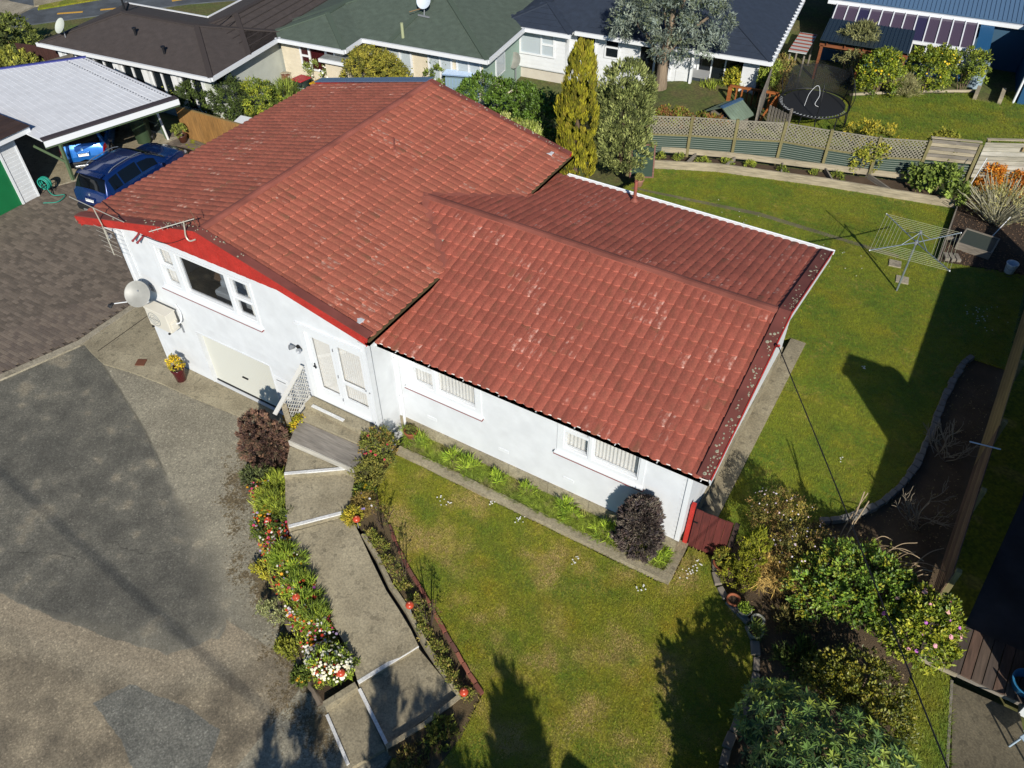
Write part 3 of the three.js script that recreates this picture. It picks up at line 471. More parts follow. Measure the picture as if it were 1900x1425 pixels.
  mesh('barge_board', [bar([0.34, yU(0.34) - 0.03, 0.225], [-4.157, 3.9, 0.225], 0.03, 0.2), bar([-4.157, 3.9, 0.225], [-8.66, yU(-8.66) - 0.03, 0.225], 0.03, 0.2)], M.red, house);
  mesh('barge_flashing', [bar([0.36, yU(0.36) + 0.085, -8.58], [-4.157, 4.0, -8.58], 0.16, 0.02)], M.barge, house);
  mesh('barge_flashing', [bar([-4.2, 3.995, -8.62], [-8.67, yU(-8.67) + 0.09, -8.75], 0.34, 0.02)], mat('#7f95b3', { r: 0.35, metal: 0.6 }), house).userData.label = 'bare bluish metal flashing strip';
  mesh('barge_board', [bar([0.34, yU(0.34) - 0.03, -8.64], [-4.157, 3.9, -8.64], 0.03, 0.2), bar([-4.157, 3.9, -8.64], [-8.66, yU(-8.66) - 0.03, -8.64], 0.03, 0.2)], M.red, house);
  // valley flashings where the wing meets the tall roof
  const vA = V(0.33, 2.874, -2.618), vB = V(-1.46, 3.296, -4.36), vC = V(0.33, 2.874, -6.1), up = d => V(0, d, 0);
  for (const s of [vA, vC]) { mesh('valley_flashing', bar(s.clone().add(up(0.055)), vB.clone().add(up(0.055)), 0.2, 0.014), M.cap, house); }
  // gutters
  const gut = (a, b, out, W = 0.11) => { const s = new THREE.Shape(); const pr = [[0, 0], [W, 0], [W + 0.005, 0.075], [W - 0.006, 0.075], [W - 0.008, 0.055], [0.01, 0.055], [0.01, 0.09], [0, 0.09]]; s.setFromPoints(pr.map(p => new THREE.Vector2(...p))); const L = a.distanceTo(b), g = new THREE.ExtrudeGeometry(s, { depth: L, bevelEnabled: false }); const ez = b.clone().sub(a).normalize(), ex = out.clone(), ey = V(0, 1, 0); g.applyMatrix4(new THREE.Matrix4().makeBasis(ex, ey, ez).setPosition(a)); return g; };
  mesh('gutter', gut(V(0.1, 2.225, -0.35), V(7.56, 2.225, -0.35), V(0, 0, 1), 0.06), M.trim, house);
  mesh('gutter', gut(V(0.34, 2.3, -8.46), V(7.6, 2.3, -8.46), V(0, 0, -1), 0.1), M.trim, house);
  mesh('gutter', gut(V(0.29, 2.77, 0.24), V(0.29, 2.77, -8.66), V(1, 0, 0)), mat('#7a4035', { r: 0.8, map: 'blot' }), house);
  mesh('gutter', gut(V(-8.6, 2.77, 0.24), V(-8.6, 2.77, -8.66), V(-1, 0, 0)), mat('#a08a78', { r: 0.8, map: 'blot' }), house);
  mesh('gutter_litter', [bar([0.355, 2.835, 0.2], [0.355, 2.835, -8.6], 0.09, 0.02), bar([-8.665, 2.835, 0.2], [-8.665, 2.835, -8.6], 0.09, 0.02)], mat('#6b5a3a', { r: 1, map: 'blot' }), house);
  mesh('fascia', [bx(0.0, 7.54, 2.17, 2.32, -0.365, -0.345), bx(0.0, 7.54, 2.17, 2.32, -8.375, -8.355)], M.trim, house);
  mesh('fascia', [bx(0.27, 0.29, 2.68, 2.86, -8.62, 0.21), bx(-8.6, -8.58, 2.68, 2.86, -8.62, 0.21)], M.red, house);
  for (let i = 0; i < 9; i++) mesh('gutter_bracket', bx(0.6 + i * 0.85, 0.62 + i * 0.85, 2.29, 2.302, -0.35, -0.27), M.trim, house);
  // white closure strip under the scalloped tile ends
  { const pts = []; for (let i = 0; i <= 33 * 6; i++) { const u = i / 6; pts.push([0.1 + u * 0.225, 2.33 + 0.028 * Math.abs(Math.sin(Math.PI * u)), -0.322 + 0.034 * Math.abs(Math.sin(Math.PI * u))]); } mesh('eave_closure', tube(pts, 0.013, 33 * 8, 5), mat('#d8cfc6', { r: 0.8 }), house); }
  // vents
  { const v = group('roof_vent', house); mesh('vent_pipe', rod([2.55, 2.5, -8.0], [2.55, 3.05, -8.0], 0.045, 12), M.cap, v); mesh('vent_flashing', cyl(0.05, 0.11, 0.07, 2.55, 2.52, -8.0, 14), M.cap, v); }
  { const v = group('roof_vent', house); mesh('vent_pipe', rod([-2.95, 3.66, -5.25], [-2.95, 4.05, -5.25], 0.018, 8), M.barge, v); mesh('vent_flashing', cyl(0.03, 0.07, 0.04, -2.95, 3.71, -5.25, 12), M.cap, v); }
  // lichen: pale round growths on the barge flashings
  rnd = mulberry(5); const lich = []; const sp = (x, y, z, r, tx, tz) => { const g = new THREE.CylinderGeometry(r * 0.8, r, 0.008, 9); const p = g.attributes.position; for (let i = 0; i < p.count; i++) { const a = Math.atan2(p.getZ(i), p.getX(i)); p.setX(i, p.getX(i) * (1 + 0.2 * noise(a * 2, x * 9, z * 9))); } lich.push(xf(g, x, y, z, tx, 0, tz)); };
  for (let i = 0; i < 150; i++) { const q = Math.pow(rnd(), i < 70 ? 0.35 : 1), z = i % 3 ? lerp(-4.2, -0.35, q) : lerp(-4.5, -8.2, rnd() ** 1.3), x = 7.44 + rr(-0.1, 0.11) * (1 - 0.2 * rnd()) + 0.03; sp(x, yW(z) + 0.099, z, rr(0.006, 0.024) * (rnd() < 0.12 ? 1.7 : 1), z > -4.36 ? Math.atan(k2) : -Math.atan(k2), 0); }
  for (let i = 0; i < 40; i++) { const x = lerp(-7.2, -2.9, Math.pow(rnd(), 0.8)); sp(x, yU(x) + 0.1, 0.13 + rr(-0.08, 0.08), rr(0.008, 0.026), 0, x > -4.157 ? -Math.atan(k1) : Math.atan(k1)); }
  for (let i = 0; i < 40; i++) { const x = lerp(-3.9, 0.2, rnd()); sp(x, yU(x) + 0.1, -8.58 + rr(-0.06, 0.06), rr(0.01, 0.03), 0, -Math.atan(k1)); }
  stuff(mesh('lichen', lich, mat('#a9a58d', { r: 1, map: 'fine' }), house));
}
// ---------------------------------------------------------------- curtains, things in the window, fittings on the walls
{
  function curtain(label, x0, x1, y0, y1, z, folds, amp = 0.011, m = M.curtain) {
    const n = folds * 8, g = new THREE.PlaneGeometry(x1 - x0, y1 - y0, n, 4), p = g.attributes.position; const ph = x0 * 7.3;
    for (let i = 0; i < p.count; i++) { const u = p.getX(i); p.setZ(i, amp * Math.sin(u / (x1 - x0) * folds * 6.283 + ph + 0.7 * Math.sin(u * 5 + ph)) * (1 + 0.2 * Math.sin(p.getY(i) * 3))); }
    g.computeVertexNormals(); g.translate((x0 + x1) / 2, (y0 + y1) / 2, z);
    tag(mesh('net_curtain', g, m), label, 'curtain', 'net curtains behind the house windows');
  }
  curtain('pleated net curtain behind the left leaf of the glazed front doors', -1.7, -1.0, 0.15, 2.08, -0.13, 14);
  curtain('pleated net curtain behind the right leaf of the glazed front doors', -0.96, -0.18, 0.15, 2.08, -0.13, 12);
  curtain('net curtain in the left light of the large upper window', -6.24, -5.62, 1.66, 2.84, -0.165, 5);
  curtain('net curtain at the right edge of the large upper window', -3.5, -3.16, 1.66, 2.84, -0.165, 3);
  curtain('gathered net curtain in the wing window nearest the front doors', 0.45, 2.3, 0.85, 1.98, -0.97, 21);
  curtain('gathered net curtain in the wing window behind the dark round shrub', 4.3, 6.12, 0.85, 1.98, -0.97, 22);
  const gc = mat('#6a727a', { r: 1 }), soft = (w, h, d, x, y, z, rz = 0) => rbox(w, h, d, Math.min(h, d) * 0.42, x, y, z, 0, 0, rz);
  const s = thing('grey_sofa', 'grey padded sofa back seen through the large upper window', 'sofa', [-4.45, 0.62, -0.75]);
  mesh('back_cushion', soft(1.2, 0.3, 0.26, 0, 1.32, 0), gc, s); mesh('back_cushion', soft(1.25, 0.26, 0.3, 0, 1.1, 0.02), gc, s); mesh('seat', rbox(1.4, 0.98, 0.8, 0.05, 0, 0.49, -0.1), gc, s);
  const st = thing('wooden_stool', 'light wooden stool standing behind the grey sofa inside the window', 'stool', [-4.9, 0.62, -1.5]), wd = mat('#b98a4c', { r: 0.6, map: 'wood' });
  mesh('seat', cyl(0.2, 0.2, 0.04, 0, 1.9, 0, 18), wd, st); for (const [a, b] of [[1, 1], [1, -1], [-1, 1], [-1, -1]]) mesh('leg', rod([a * 0.2, 0, b * 0.2], [a * 0.12, 1.9, b * 0.12], 0.02), wd, st);
  const bg = thing('orange_bag', 'orange brown bag behind the sofa in the upper window', 'bag', [-4.05, 0.62, -1.35]); mesh('body', rbox(0.42, 1.4, 0.2, 0.08, 0, 0.7, 0), mat('#a8562a', { r: 0.8 }), bg); mesh('handle', tube([[-0.1, 1.35, 0], [-0.08, 1.6, 0], [0.08, 1.6, 0], [0.1, 1.35, 0]], 0.014, 16), mat('#6b3a20'), bg);
}
// satellite dish on the front wall
function dish(parent, r, m, bowlDepth = 0.16) { const pts = []; for (let i = 0; i <= 10; i++) { const a = i / 10 * r; pts.push([a, bowlDepth * (a / r) ** 2]); } for (let i = 10; i >= 0; i--) { const a = i / 10 * r; pts.push([a, bowlDepth * (a / r) ** 2 - 0.012]); } return mesh('reflector', lathe(pts, 32), m, parent); }
M.dish = mat('#b3b2ab', { r: 0.45, map: 'blot' });
{
  const t = thing('satellite_dish', 'weathered grey satellite dish on the white wall above the heat pump', 'satellite dish', [-6.95, 1.38, 0.02]);
  const h = group('dish_head', t); h.position.set(0.05, 0.0, 0.42); h.quaternion.setFromUnitVectors(V(0, 1, 0), V(0.35, 0.62, 0.72).normalize());
  dish(h, 0.33, M.dish, 0.08); mesh('feed_arm', rod([-0.12, 0.02, 0.28], [-0.34, 0.3, 0.46], 0.014), M.trim, h); mesh('feed_horn', [cyl(0.045, 0.035, 0.1, -0.34, 0.32, 0.48, 12, 0.9), rbox(0.1, 0.06, 0.09, 0.015, -0.34, 0.35, 0.52)], M.black, h);
  mesh('wall_bracket', [rod([0, -0.1, 0.0], [0, -0.1, 0.25], 0.022), rod([0, -0.1, 0.25], [0.02, 0.08, 0.4], 0.022), bx(-0.08, 0.08, -0.2, 0.0, -0.01, 0.015)], M.gray, t);
}
{ // outdoor unit of a heat pump
  const t = thing('heat_pump_unit', 'cream outdoor heat pump unit on wall brackets under the satellite dish', 'heat pump', [-6.6, 0.3, 0.06]), cr = mat('#cfcabd', { r: 0.5 });
  mesh('casing', rbox(0.78, 0.56, 0.29, 0.02, 0, 0.32, 0.2), cr, t); mesh('top_cover', rbox(0.81, 0.03, 0.31, 0.01, 0, 0.61, 0.2), cr, t);
  mesh('fan_grille', [new THREE.TorusGeometry(0.2, 0.008, 6, 28).translate(-0.12, 0.32, 0.352), new THREE.TorusGeometry(0.13, 0.006, 6, 24).translate(-0.12, 0.32, 0.352), new THREE.TorusGeometry(0.06, 0.006, 6, 18).translate(-0.12, 0.32, 0.352), bx(-0.32, 0.08, 0.315, 0.325, 0.348, 0.356)], mat('#8b8d8d', { r: 0.5 }), t);
  mesh('service_cover', rbox(0.06, 0.2, 0.16, 0.01, 0.41, 0.24, 0.2), cr, t);
  for (const x of [-0.3, 0.3]) { mesh('bracket', [bx(x - 0.02, x + 0.02, 0.0, 0.03, -0.05, 0.36), bx(x - 0.02, x + 0.02, -0.22, 0.0, -0.055, -0.03)], M.gray, t); mesh('rubber_foot', cyl(0.03, 0.035, 0.03, x, 0.02, 0.35, 10), M.black, t); }
  mesh('hose', tube([[0.42, 0.25, 0.15], [0.52, 0.3, 0.08], [0.5, 0.5, -0.02], [0.4, 0.75, -0.03]], 0.018, 16), M.trim, t);
}
{ // lamp beside the doors
  const t = thing('wall_floodlight', 'dark twin floodlight with sensor on the wall left of the glazed doors', 'floodlight', [-2.02, 1.5, 0.012]);
  mesh('mounting_plate', cyl(0.06, 0.06, 0.03, 0, 0, 0.015, 14, Math.PI / 2), M.black, t);
  for (const s of [-1, 1]) mesh('lamp_head', xf(lathe([[0, 0], [0.03, 0], [0.065, 0.12], [0.06, 0.13], [0, 0.11]], 14), s * 0.08, -0.01, 0.05, 1.2, s * 0.5), M.gray, t);
  mesh('sensor', sph(0.035, 0, -0.09, 0.05), M.black, t);
}
mesh('meter_flap', [bx(-3.2, -2.78, -0.16, 0.02, 0.0, 0.014)], M.trim, house); mesh('meter_slot', [bx(-3.14, -2.84, -0.1, -0.07, 0.014, 0.02)], M.gray, house);
// TV aerials fixed to the gable
{
  const al = mat('#c9c4b6', { r: 0.4, metal: 0.5 }), rust = mat('#8c6a50', { r: 0.8 });
  const t = thing('television_aerial', 'small television aerial on a bent mast at the gable peak', 'aerial', [-4.25, 3.83, 0.24]);
  mesh('mast', tube([[0.1, -0.02, 0.0], [-0.06, -0.08, 0.06], [-0.13, 0.0, 0.06], [-0.13, 0.18, 0.03], [-0.13, 0.36, 0.0]], 0.018, 24, 8), al, t);
  const d = V(-0.47, 0, 0.88), s = V(0.88, 0, 0.47), A = V(-0.03, 0.34, -0.2); mesh('boom', rod(A, A.clone().addScaledVector(d, 0.95), 0.012), al, t);
  for (let i = 0; i < 9; i++) { const c = A.clone().addScaledVector(d, 0.08 + i * 0.1), L = 0.13 - i * 0.006; mesh('element', rod(c.clone().addScaledVector(s, -L), c.clone().addScaledVector(s, L), 0.006, 5), i < 2 ? rust : al, t); }
  for (const q of [-1, 1]) mesh('reflector', rod(A.clone().add(V(0, q * 0.1, 0)).addScaledVector(s, -0.2), A.clone().add(V(0, q * 0.1, 0)).addScaledVector(s, 0.2), 0.008, 5), rust, t);
  const u = thing('long_television_aerial', 'long wide element television aerial at the left corner of the gable', 'aerial', [-7.65, 2.9, 0.24]);
  mesh('mast', rod([0.18, -0.2, 0.04], [0.09, 0.66, 0.06], 0.016), al, u); mesh('clamp', bx(0.12, 0.24, -0.16, -0.06, -0.02, 0.05), M.gray, u);
  mesh('top_element', rod([-0.74, 0.7, 0.06], [1.12, 0.6, 0.06], 0.011), al, u);
  mesh('boom', rod([0.3, 0.26, 0.14], [0.36, -0.5, 0.18], 0.013), al, u); mesh('cross_arm', rod([0.14, 0.2, 0.05], [0.32, 0.2, 0.15], 0.012), al, u);
  for (let i = 0; i < 6; i++) { const f = i / 5, w = 0.36 - f * 0.07; mesh('element', rod([0.32 + f * 0.03 - w, 0.2 - f * 0.68, 0.15], [0.32 + f * 0.03 + w, 0.2 - f * 0.68, 0.17], 0.006, 6), al, u); }
  for (let i = 0; i < 2; i++) { const x = -6.6 + i * 0.16, k = thing('cable_insulator', i ? 'red cable insulator on the gable, right one of the pair' : 'red cable insulator on the gable, left one of the pair', 'insulator', [x, 3.0, 0.03], 0, 'cable insulators on the gable'); mesh('body', [rod([0, 0, 0], [-0.1, -0.14, 0.14], 0.022), sph(0.032, -0.1, -0.14, 0.14, 10), sph(0.03, 0, 0, 0, 10)], M.redDark, k); }
  tag(mesh('aerial_cable', tube([[-6.5, 3.02, 0.05], [-5.6, 3.1, 0.06], [-4.6, 3.62, 0.06], [-4.3, 3.78, 0.26]], 0.008, 30, 5), M.black), 'thin black cable running up the red gable to the peak aerial', 'cable');
}
// service line from the gable to a pole outside the frame
tag(mesh('overhead_service_line', tube([[7.62, 3.25, -3.4], [9.6, 3.58, 0.0], [11.65, 3.98, 3.66], [14.9, 4.56, 9.27]], 0.011, 40, 5), M.black), 'thin black overhead wire leaving the wing gable over the lawn', 'wire');
mesh('service_bracket', [rod([7.58, 3.2, -3.44], [7.63, 3.24, -3.4], 0.03, 10), sph(0.03, 7.63, 3.25, -3.4, 10)], M.red, house);
// ---------------------------------------------------------------- plants
M.leaf = mat('#ffffff', { r: 0.75, ds: true, vc: true, phys: { transmission: 0.12, thickness: 0 } });
M.gloss = mat('#ffffff', { r: 0.5, ds: true, vc: true });
M.needle = mat('#ffffff', { r: 0.9, ds: true, vc: true });
M.petal = mat('#ffffff', { r: 0.7, ds: true, vc: true });
M.bark = mat('#6d5a48', { r: 1, map: 'woodv', bump: 'woodv', bs: 0.01 });
M.barkPale = mat('#9a8873', { r: 1, map: 'woodv', bump: 'woodv', bs: 0.01 });
M.twig = mat('#7d6b58', { r: 1 }); M.twigPale = mat('#9d8a6f', { r: 1 });
M.soil = mat('#5b4936', { r: 1, map: 'blot', bump: true, bs: 0.02 });
const lin = h => { const c = new THREE.Color(h); return [c.r, c.g, c.b]; };
const linF = h => { const c = lin(h); return [c[0] * 1.4, c[1] * 1.32, c[2] * 0.75]; };
const rdir = () => { const z = rr(-1, 1), a = rnd() * 6.283, s = Math.sqrt(1 - z * z); return V(s * Math.cos(a), z, s * Math.sin(a)); };
class Leaves { // collects leaf faces into one geometry with vertex colours
  constructor() { this.p = []; this.n = []; this.c = []; }
  leaf(c, dir, nrm, l, w, col, k = 1, fold = 0.15) { // kite shaped leaf of two faces, folded along its midrib
    const s = dir.clone().cross(nrm).normalize(), n = s.clone().cross(dir).normalize(), a = c, b = c.clone().addScaledVector(dir, l), m1 = c.clone().addScaledVector(dir, l * 0.45).addScaledVector(s, w / 2).addScaledVector(n, w * fold), m2 = c.clone().addScaledVector(dir, l * 0.45).addScaledVector(s, -w / 2).addScaledVector(n, w * fold);
    for (const v of [a, m1, b, a, b, m2]) this.p.push(v.x, v.y, v.z);
    const N1 = n.clone().addScaledVector(s, -fold * 2).normalize(), N2 = n.clone().addScaledVector(s, fold * 2).normalize();
    for (let i = 0; i < 6; i++) { const N = i < 3 ? N1 : N2; this.n.push(N.x, N.y, N.z); this.c.push(col[0] * k, col[1] * k, col[2] * k); }
  }
  disc(c, nrm, r, col, k = 1, sides = 5) { const t = Math.abs(nrm.y) > 0.9 ? V(1, 0, 0) : V(0, 1, 0), u = t.clone().cross(nrm).normalize(), v = nrm.clone().cross(u), P = i => c.clone().addScaledVector(u, r * Math.cos(i / sides * 6.283)).addScaledVector(v, r * Math.sin(i / sides * 6.283)).addScaledVector(nrm, r * 0.25); for (let i = 0; i < sides; i++) for (const q of [c, P(i), P(i + 1)]) { this.p.push(q.x, q.y, q.z); this.n.push(nrm.x, nrm.y, nrm.z); this.c.push(col[0] * k, col[1] * k, col[2] * k); } }
  mesh(name, m, parent) { const g = new THREE.BufferGeometry(); g.setAttribute('position', new THREE.Float32BufferAttribute(this.p, 3)); g.setAttribute('normal', new THREE.Float32BufferAttribute(this.n, 3)); g.setAttribute('color', new THREE.Float32BufferAttribute(this.c, 3)); g.setAttribute('uv', new THREE.Float32BufferAttribute(new Float32Array(this.p.length / 3 * 2), 2)); return shared(name, g, m, parent); }
}
// crown: blobs [x,y,z,rx,ry,rz]; clumps sit near the blob surfaces, leaves gather round the clumps
function crown(parent, o) {
  const L = new Leaves(), cols = o.cols.map(o.raw ? lin : linF), vol = o.blobs.map(b => b[3] * b[4] + b[4] * b[5] + b[3] * b[5]), tot = vol.reduce((a, b) => a + b, 0), up = o.up ?? 0.3, inner = o.inner ?? 0.5;
  o.blobs.forEach((b, bi) => { const nc = Math.max(4, Math.round(o.clumps * vol[bi] / tot)), nl = Math.round(o.leaves / o.clumps);
    for (let i = 0; i < nc; i++) { const d = rdir(); if (d.y < -0.55 && rnd() < 0.7) d.y *= -1; const lump = 1 + (o.lump ?? 0.22) * noise(d.x * 2.3 + bi * 7, d.y * 2.3, d.z * 2.3 + (o.seed || 0)); const k = lerp(inner, 1, Math.pow(rnd(), 0.4)) * lump; const c = V(b[0] + d.x * b[3] * k, b[1] + d.y * b[4] * k, b[2] + d.z * b[5] * k); if (c.y < (o.floor ?? 0.02)) c.y = (o.floor ?? 0.02) + rnd() * 0.1;
      const out = V(d.x / b[3], d.y / b[4], d.z / b[5]).normalize(), cc = pick(cols), ck = rr(0.75, 1.2), cr = o.clumpR * rr(0.6, 1.3);
      for (let j = 0; j < nl; j++) { const q = c.clone().addScaledVector(rdir(), cr * Math.cbrt(rnd())); if (q.y < 0.01) q.y = 0.01; const dir = out.clone().multiplyScalar(o.outw ?? 0.6).add(V(0, up, 0)).addScaledVector(rdir(), o.mess ?? 0.8).normalize(), nr = out.clone().add(V(0, 0.5, 0)).addScaledVector(rdir(), 0.7).normalize(); const s = rr(0.7, 1.25); L.leaf(q, dir, nr, o.leaf[0] * s, o.leaf[1] * s, rnd() < 0.75 ? cc : pick(cols), ck * rr(0.8, 1.2), o.fold ?? 0.15); }
    } });
  return L.mesh(o.name || 'foliage', o.mat || M.leaf, parent);
}
function blossoms(parent, blobs, n, r, cols, name = 'blossom') { const L = new Leaves(), C = cols.map(lin); for (let i = 0; i < n; i++) { const b = pick(blobs), d = rdir(); d.y = Math.abs(d.y) * 0.9 + 0.1; d.normalize(); const c = V(b[0] + d.x * b[3] * 1.03, Math.max(0.05, b[1] + d.y * b[4] * 1.04), b[2] + d.z * b[5] * 1.03); const col = pick(C), s = r * rr(0.7, 1.3); L.disc(c, d.clone().add(V(0, 0.6, 0)).normalize(), s, col, rr(0.85, 1.1), 6); L.disc(c.clone().addScaledVector(d, s * 0.15), d.clone().addScaledVector(rdir(), 0.5).normalize(), s * 0.7, col, rr(0.8, 1.1), 5); } return stuff(L.mesh(name, M.petal, parent)); }
function stems(parent, n, h, sp, r, m = M.twig, lean = 0.4, name = 'stems') { const gs = []; for (let i = 0; i < n; i++) { const a = rnd() * 6.283, x = Math.cos(a) * sp * 0.25 * rnd(), z = Math.sin(a) * sp * 0.25 * rnd(), hh = h * rr(0.6, 1), ex = x + Math.cos(a) * lean * sp * rr(0.3, 1.2), ez = z + Math.sin(a) * lean * sp * rr(0.3, 1.2); gs.push(tube([[x, 0, z], [lerp(x, ex, 0.4) + rr(-0.03, 0.03), hh * 0.45, lerp(z, ez, 0.4)], [ex, hh, ez]], r * rr(0.6, 1.2), 6, 4)); } return stuff(mesh(name, gs, m, parent)); }
function trunk(parent, pts, r0, r1, m = M.bark) { const c = new THREE.CatmullRomCurve3(pts.map(p => V(...p))), N = 10, g = new THREE.TubeGeometry(c, N, 1, 9), p = g.attributes.position; for (let i = 0; i < p.count; i++) { const k = Math.floor(i / 10) / N, ce = c.getPointAt(clamp(k)), r = lerp(r0, r1, k) * (1 + 0.12 * noise(i * 0.7, k * 9)); p.setXYZ(i, ce.x + (p.getX(i) - ce.x) * r, ce.y + (p.getY(i) - ce.y) * r, ce.z + (p.getZ(i) - ce.z) * r); } g.computeVertexNormals(); return mesh('trunk', g, m, parent); }
function shrub(name, label, pos, blobs, o) { rnd = mulberry(Math.round(Math.abs(pos[0] * 131 + pos[2] * 71)) + 11); const t = thing(name, label, o.cat || 'shrub', pos); if (o.trunk) trunk(t, ...o.trunk); else stems(t, o.ns || 7, Math.max(...blobs.map(b => b[1])) * 1.1, Math.max(...blobs.map(b => b[3])), o.sr || 0.016, o.sm || M.twig); crown(t, { blobs, seed: pos[0], ...o }); if (o.bl) blossoms(t, blobs, ...o.bl); return t; }
const G = { dark: ['#2c3d18', '#38491d', '#25340f', '#435525'], mid: ['#56682a', '#47591f', '#657733', '#3b4c1a'], yel: ['#83862e', '#6e752a', '#98973a', '#575f22'], olive: ['#6d7750', '#7f8a62', '#566040', '#8f9a72'], golden: ['#7f7a26', '#6a6b22', '#948b31', '#565a1d'], brown: ['#5d463a', '#6c5145', '#4a3831', '#7a5a48'], blue: ['#7d8a80', '#93a096', '#65736a', '#a6b0a4', '#6e7a5c'], citrus: ['#56682a', '#6a7a2c', '#43541f', '#80892f'] };

// dark conifers on either side of the front
{
  const C = { cols: ['#6b4f44', '#7b5b4c', '#57413b', '#8a6a54', '#665a45'], mat: M.needle, leaf: [0.07, 0.022], clumps: 900, leaves: 24000, clumpR: 0.05, outw: 0.9, up: 0.5, mess: 0.45, inner: 0.85, lump: 0.3, ns: 4 };
  C.raw = 1; shrub('brown_conifer', 'red brown dome shaped dwarf conifer beside the path at the driveway', [-2.25, -1.25, 1.5], [[0, 0.62, 0, 0.56, 0.66, 0.52], [-0.12, 1.15, 0.02, 0.38, 0.48, 0.36], [0.18, 0.95, -0.05, 0.36, 0.44, 0.36]], { ...C, cat: 'conifer' });
  shrub('brown_conifer', 'grey brown egg shaped dwarf conifer against the white wing wall', [6.42, -0.8, -0.36], [[0, 0.7, 0, 0.46, 0.72, 0.4], [0, 1.15, -0.02, 0.38, 0.58, 0.34]], { ...C, cols: ['#5d4f4a', '#6e6458', '#4b4245', '#7c7264', '#5a4a44'], cat: 'conifer' });
}
shrub('columnar_cypress', 'tall narrow yellow green cypress behind the corner of the tall roof', [-1.85, -1.0, -13.4], [[0, 0.9, 0, 0.66, 1.0, 0.62], [0, 2.2, 0, 0.62, 1.3, 0.58], [0.02, 3.4, 0, 0.5, 1.2, 0.48], [0.06, 4.2, 0, 0.36, 0.62, 0.34], [-0.58, 2.5, 0.1, 0.14, 0.5, 0.14]], { cat: 'cypress', cols: ['#7d7d20', '#6d6e1c', '#8f8c2a', '#5a5c18', '#77702c'], mat: M.needle, leaf: [0.17, 0.035], clumps: 900, leaves: 24000, clumpR: 0.09, outw: 0.35, up: 1.4, mess: 0.35, inner: 0.9, lump: 0.16, trunk: [[[0, 0, 0], [0, 2, 0], [0.05, 4, 0]], 0.14, 0.04] });
shrub('olive_tree', 'rounded grey green tree right of the cypress by the lattice fence', [-0.95, -1.0, -15.1], [[0, 1.6, 0, 1.05, 1.5, 1.0], [0.05, 2.7, 0, 0.95, 1.15, 0.9], [0.25, 0.9, 0.2, 0.9, 0.8, 0.8]], { cat: 'tree', cols: ['#6a7550', '#7d8863', '#525c3c', '#929c78', '#454f30'], leaf: [0.13, 0.04], clumps: 620, leaves: 18000, clumpR: 0.14, up: 0.8, mess: 0.6, inner: 0.7, trunk: [[[0, 0, 0], [0.05, 1, 0], [0, 2.4, 0]], 0.12, 0.04] });
shrub('broadleaf_hedge', 'dense dark green clipped hedge behind the tall roof', [-5.6, -2.3, -16.6], [[-2.2, 1.1, -0.5, 1.5, 1.35, 1.0], [-0.4, 1.3, 0, 1.5, 1.45, 1.0], [1.1, 1.35, 0.4, 1.0, 1.45, 1.1]], { cat: 'hedge', cols: ['#3a5220', '#486427', '#2c4018', '#577233'], mat: M.gloss, leaf: [0.1, 0.05], clumps: 1000, leaves: 26000, clumpR: 0.13, inner: 0.85, lump: 0.1, ns: 10, sr: 0.03 });
shrub('pale_shrub', 'pale grey green shrub in front of the dark hedge', [-4.9, -1.9, -14.6], [[-0.5, 1.0, 0, 0.8, 0.95, 0.6], [0.4, 1.1, 0.1, 0.75, 0.9, 0.6]], { cols: ['#7f8a5e', '#93a06e', '#68753f', '#a6ac86', '#6d7c36'], leaf: [0.12, 0.04], clumps: 300, leaves: 8000, clumpR: 0.12, up: 0.9, inner: 0.75 });
{ // gum tree
  rnd = mulberry(77); const t = thing('gum_tree', 'blue grey gum tree with a pale trunk before the slate blue house', 'tree', [-2.9, -2.5, -23.6]);
  trunk(t, [[0, 0, 0], [0.05, 1.0, 0.05], [0.0, 2.2, 0], [0.2, 3.6, 0.1], [0.1, 5.0, 0]], 0.32, 0.06, M.barkPale);
  for (const [a, b] of [[[0.0, 1.8, 0], [-1.5, 3.6, 0.3]], [[0.05, 2.2, 0], [1.6, 4.0, -0.2]], [[0.1, 2.8, 0], [-0.9, 5.0, -0.7]], [[0.15, 3.0, 0], [1.0, 5.4, 0.6]]]) mesh('limb', tube([a, [(a[0] + b[0]) / 2, (a[1] + b[1]) / 2 + 0.15, (a[2] + b[2]) / 2], b], 0.06, 10, 7), M.barkPale, t);
  crown(t, { name: 'crown', blobs: [[-1.5, 3.7, 0.3, 1.0, 0.8, 0.9], [1.5, 4.0, -0.2, 1.1, 0.9, 0.9], [-0.6, 4.9, -0.5, 1.2, 0.9, 1.0], [0.9, 5.3, 0.5, 1.2, 0.8, 1.0], [0.0, 4.1, 0.6, 1.2, 0.8, 0.9], [0.4, 2.9, 0.5, 0.9, 0.6, 0.7], [1.9, 3.1, 0.1, 0.7, 0.5, 0.6], [-2.0, 3.0, 0.2, 0.6, 0.4, 0.5]], raw: 1, cols: ['#6f7a6c', '#818c80', '#58655a', '#909a88', '#626c4c'], leaf: [0.17, 0.045], clumps: 330, leaves: 15000, clumpR: 0.26, up: -0.35, mess: 0.9, inner: 0.35, lump: 0.35 });
}
shrub('golden_shrub', 'broad golden green shrub before the cream house with green roof', [-13.0, -2.5, -16.7], [[-1.0, 1.3, 0, 0.9, 1.2, 0.8], [0.5, 1.4, 0, 1.05, 1.3, 0.8], [-0.2, 2.0, 0, 1.2, 0.8, 0.8], [1.2, 1.2, 0, 0.6, 1.0, 0.6]], { cols: ['#76742c', '#656725', '#878238', '#51561f'], leaf: [0.1, 0.055], clumps: 620, leaves: 15000, clumpR: 0.13, inner: 0.85 });
const O1 = { leaf: [0.12, 0.05], clumps: 160, leaves: 4200, clumpR: 0.13 };
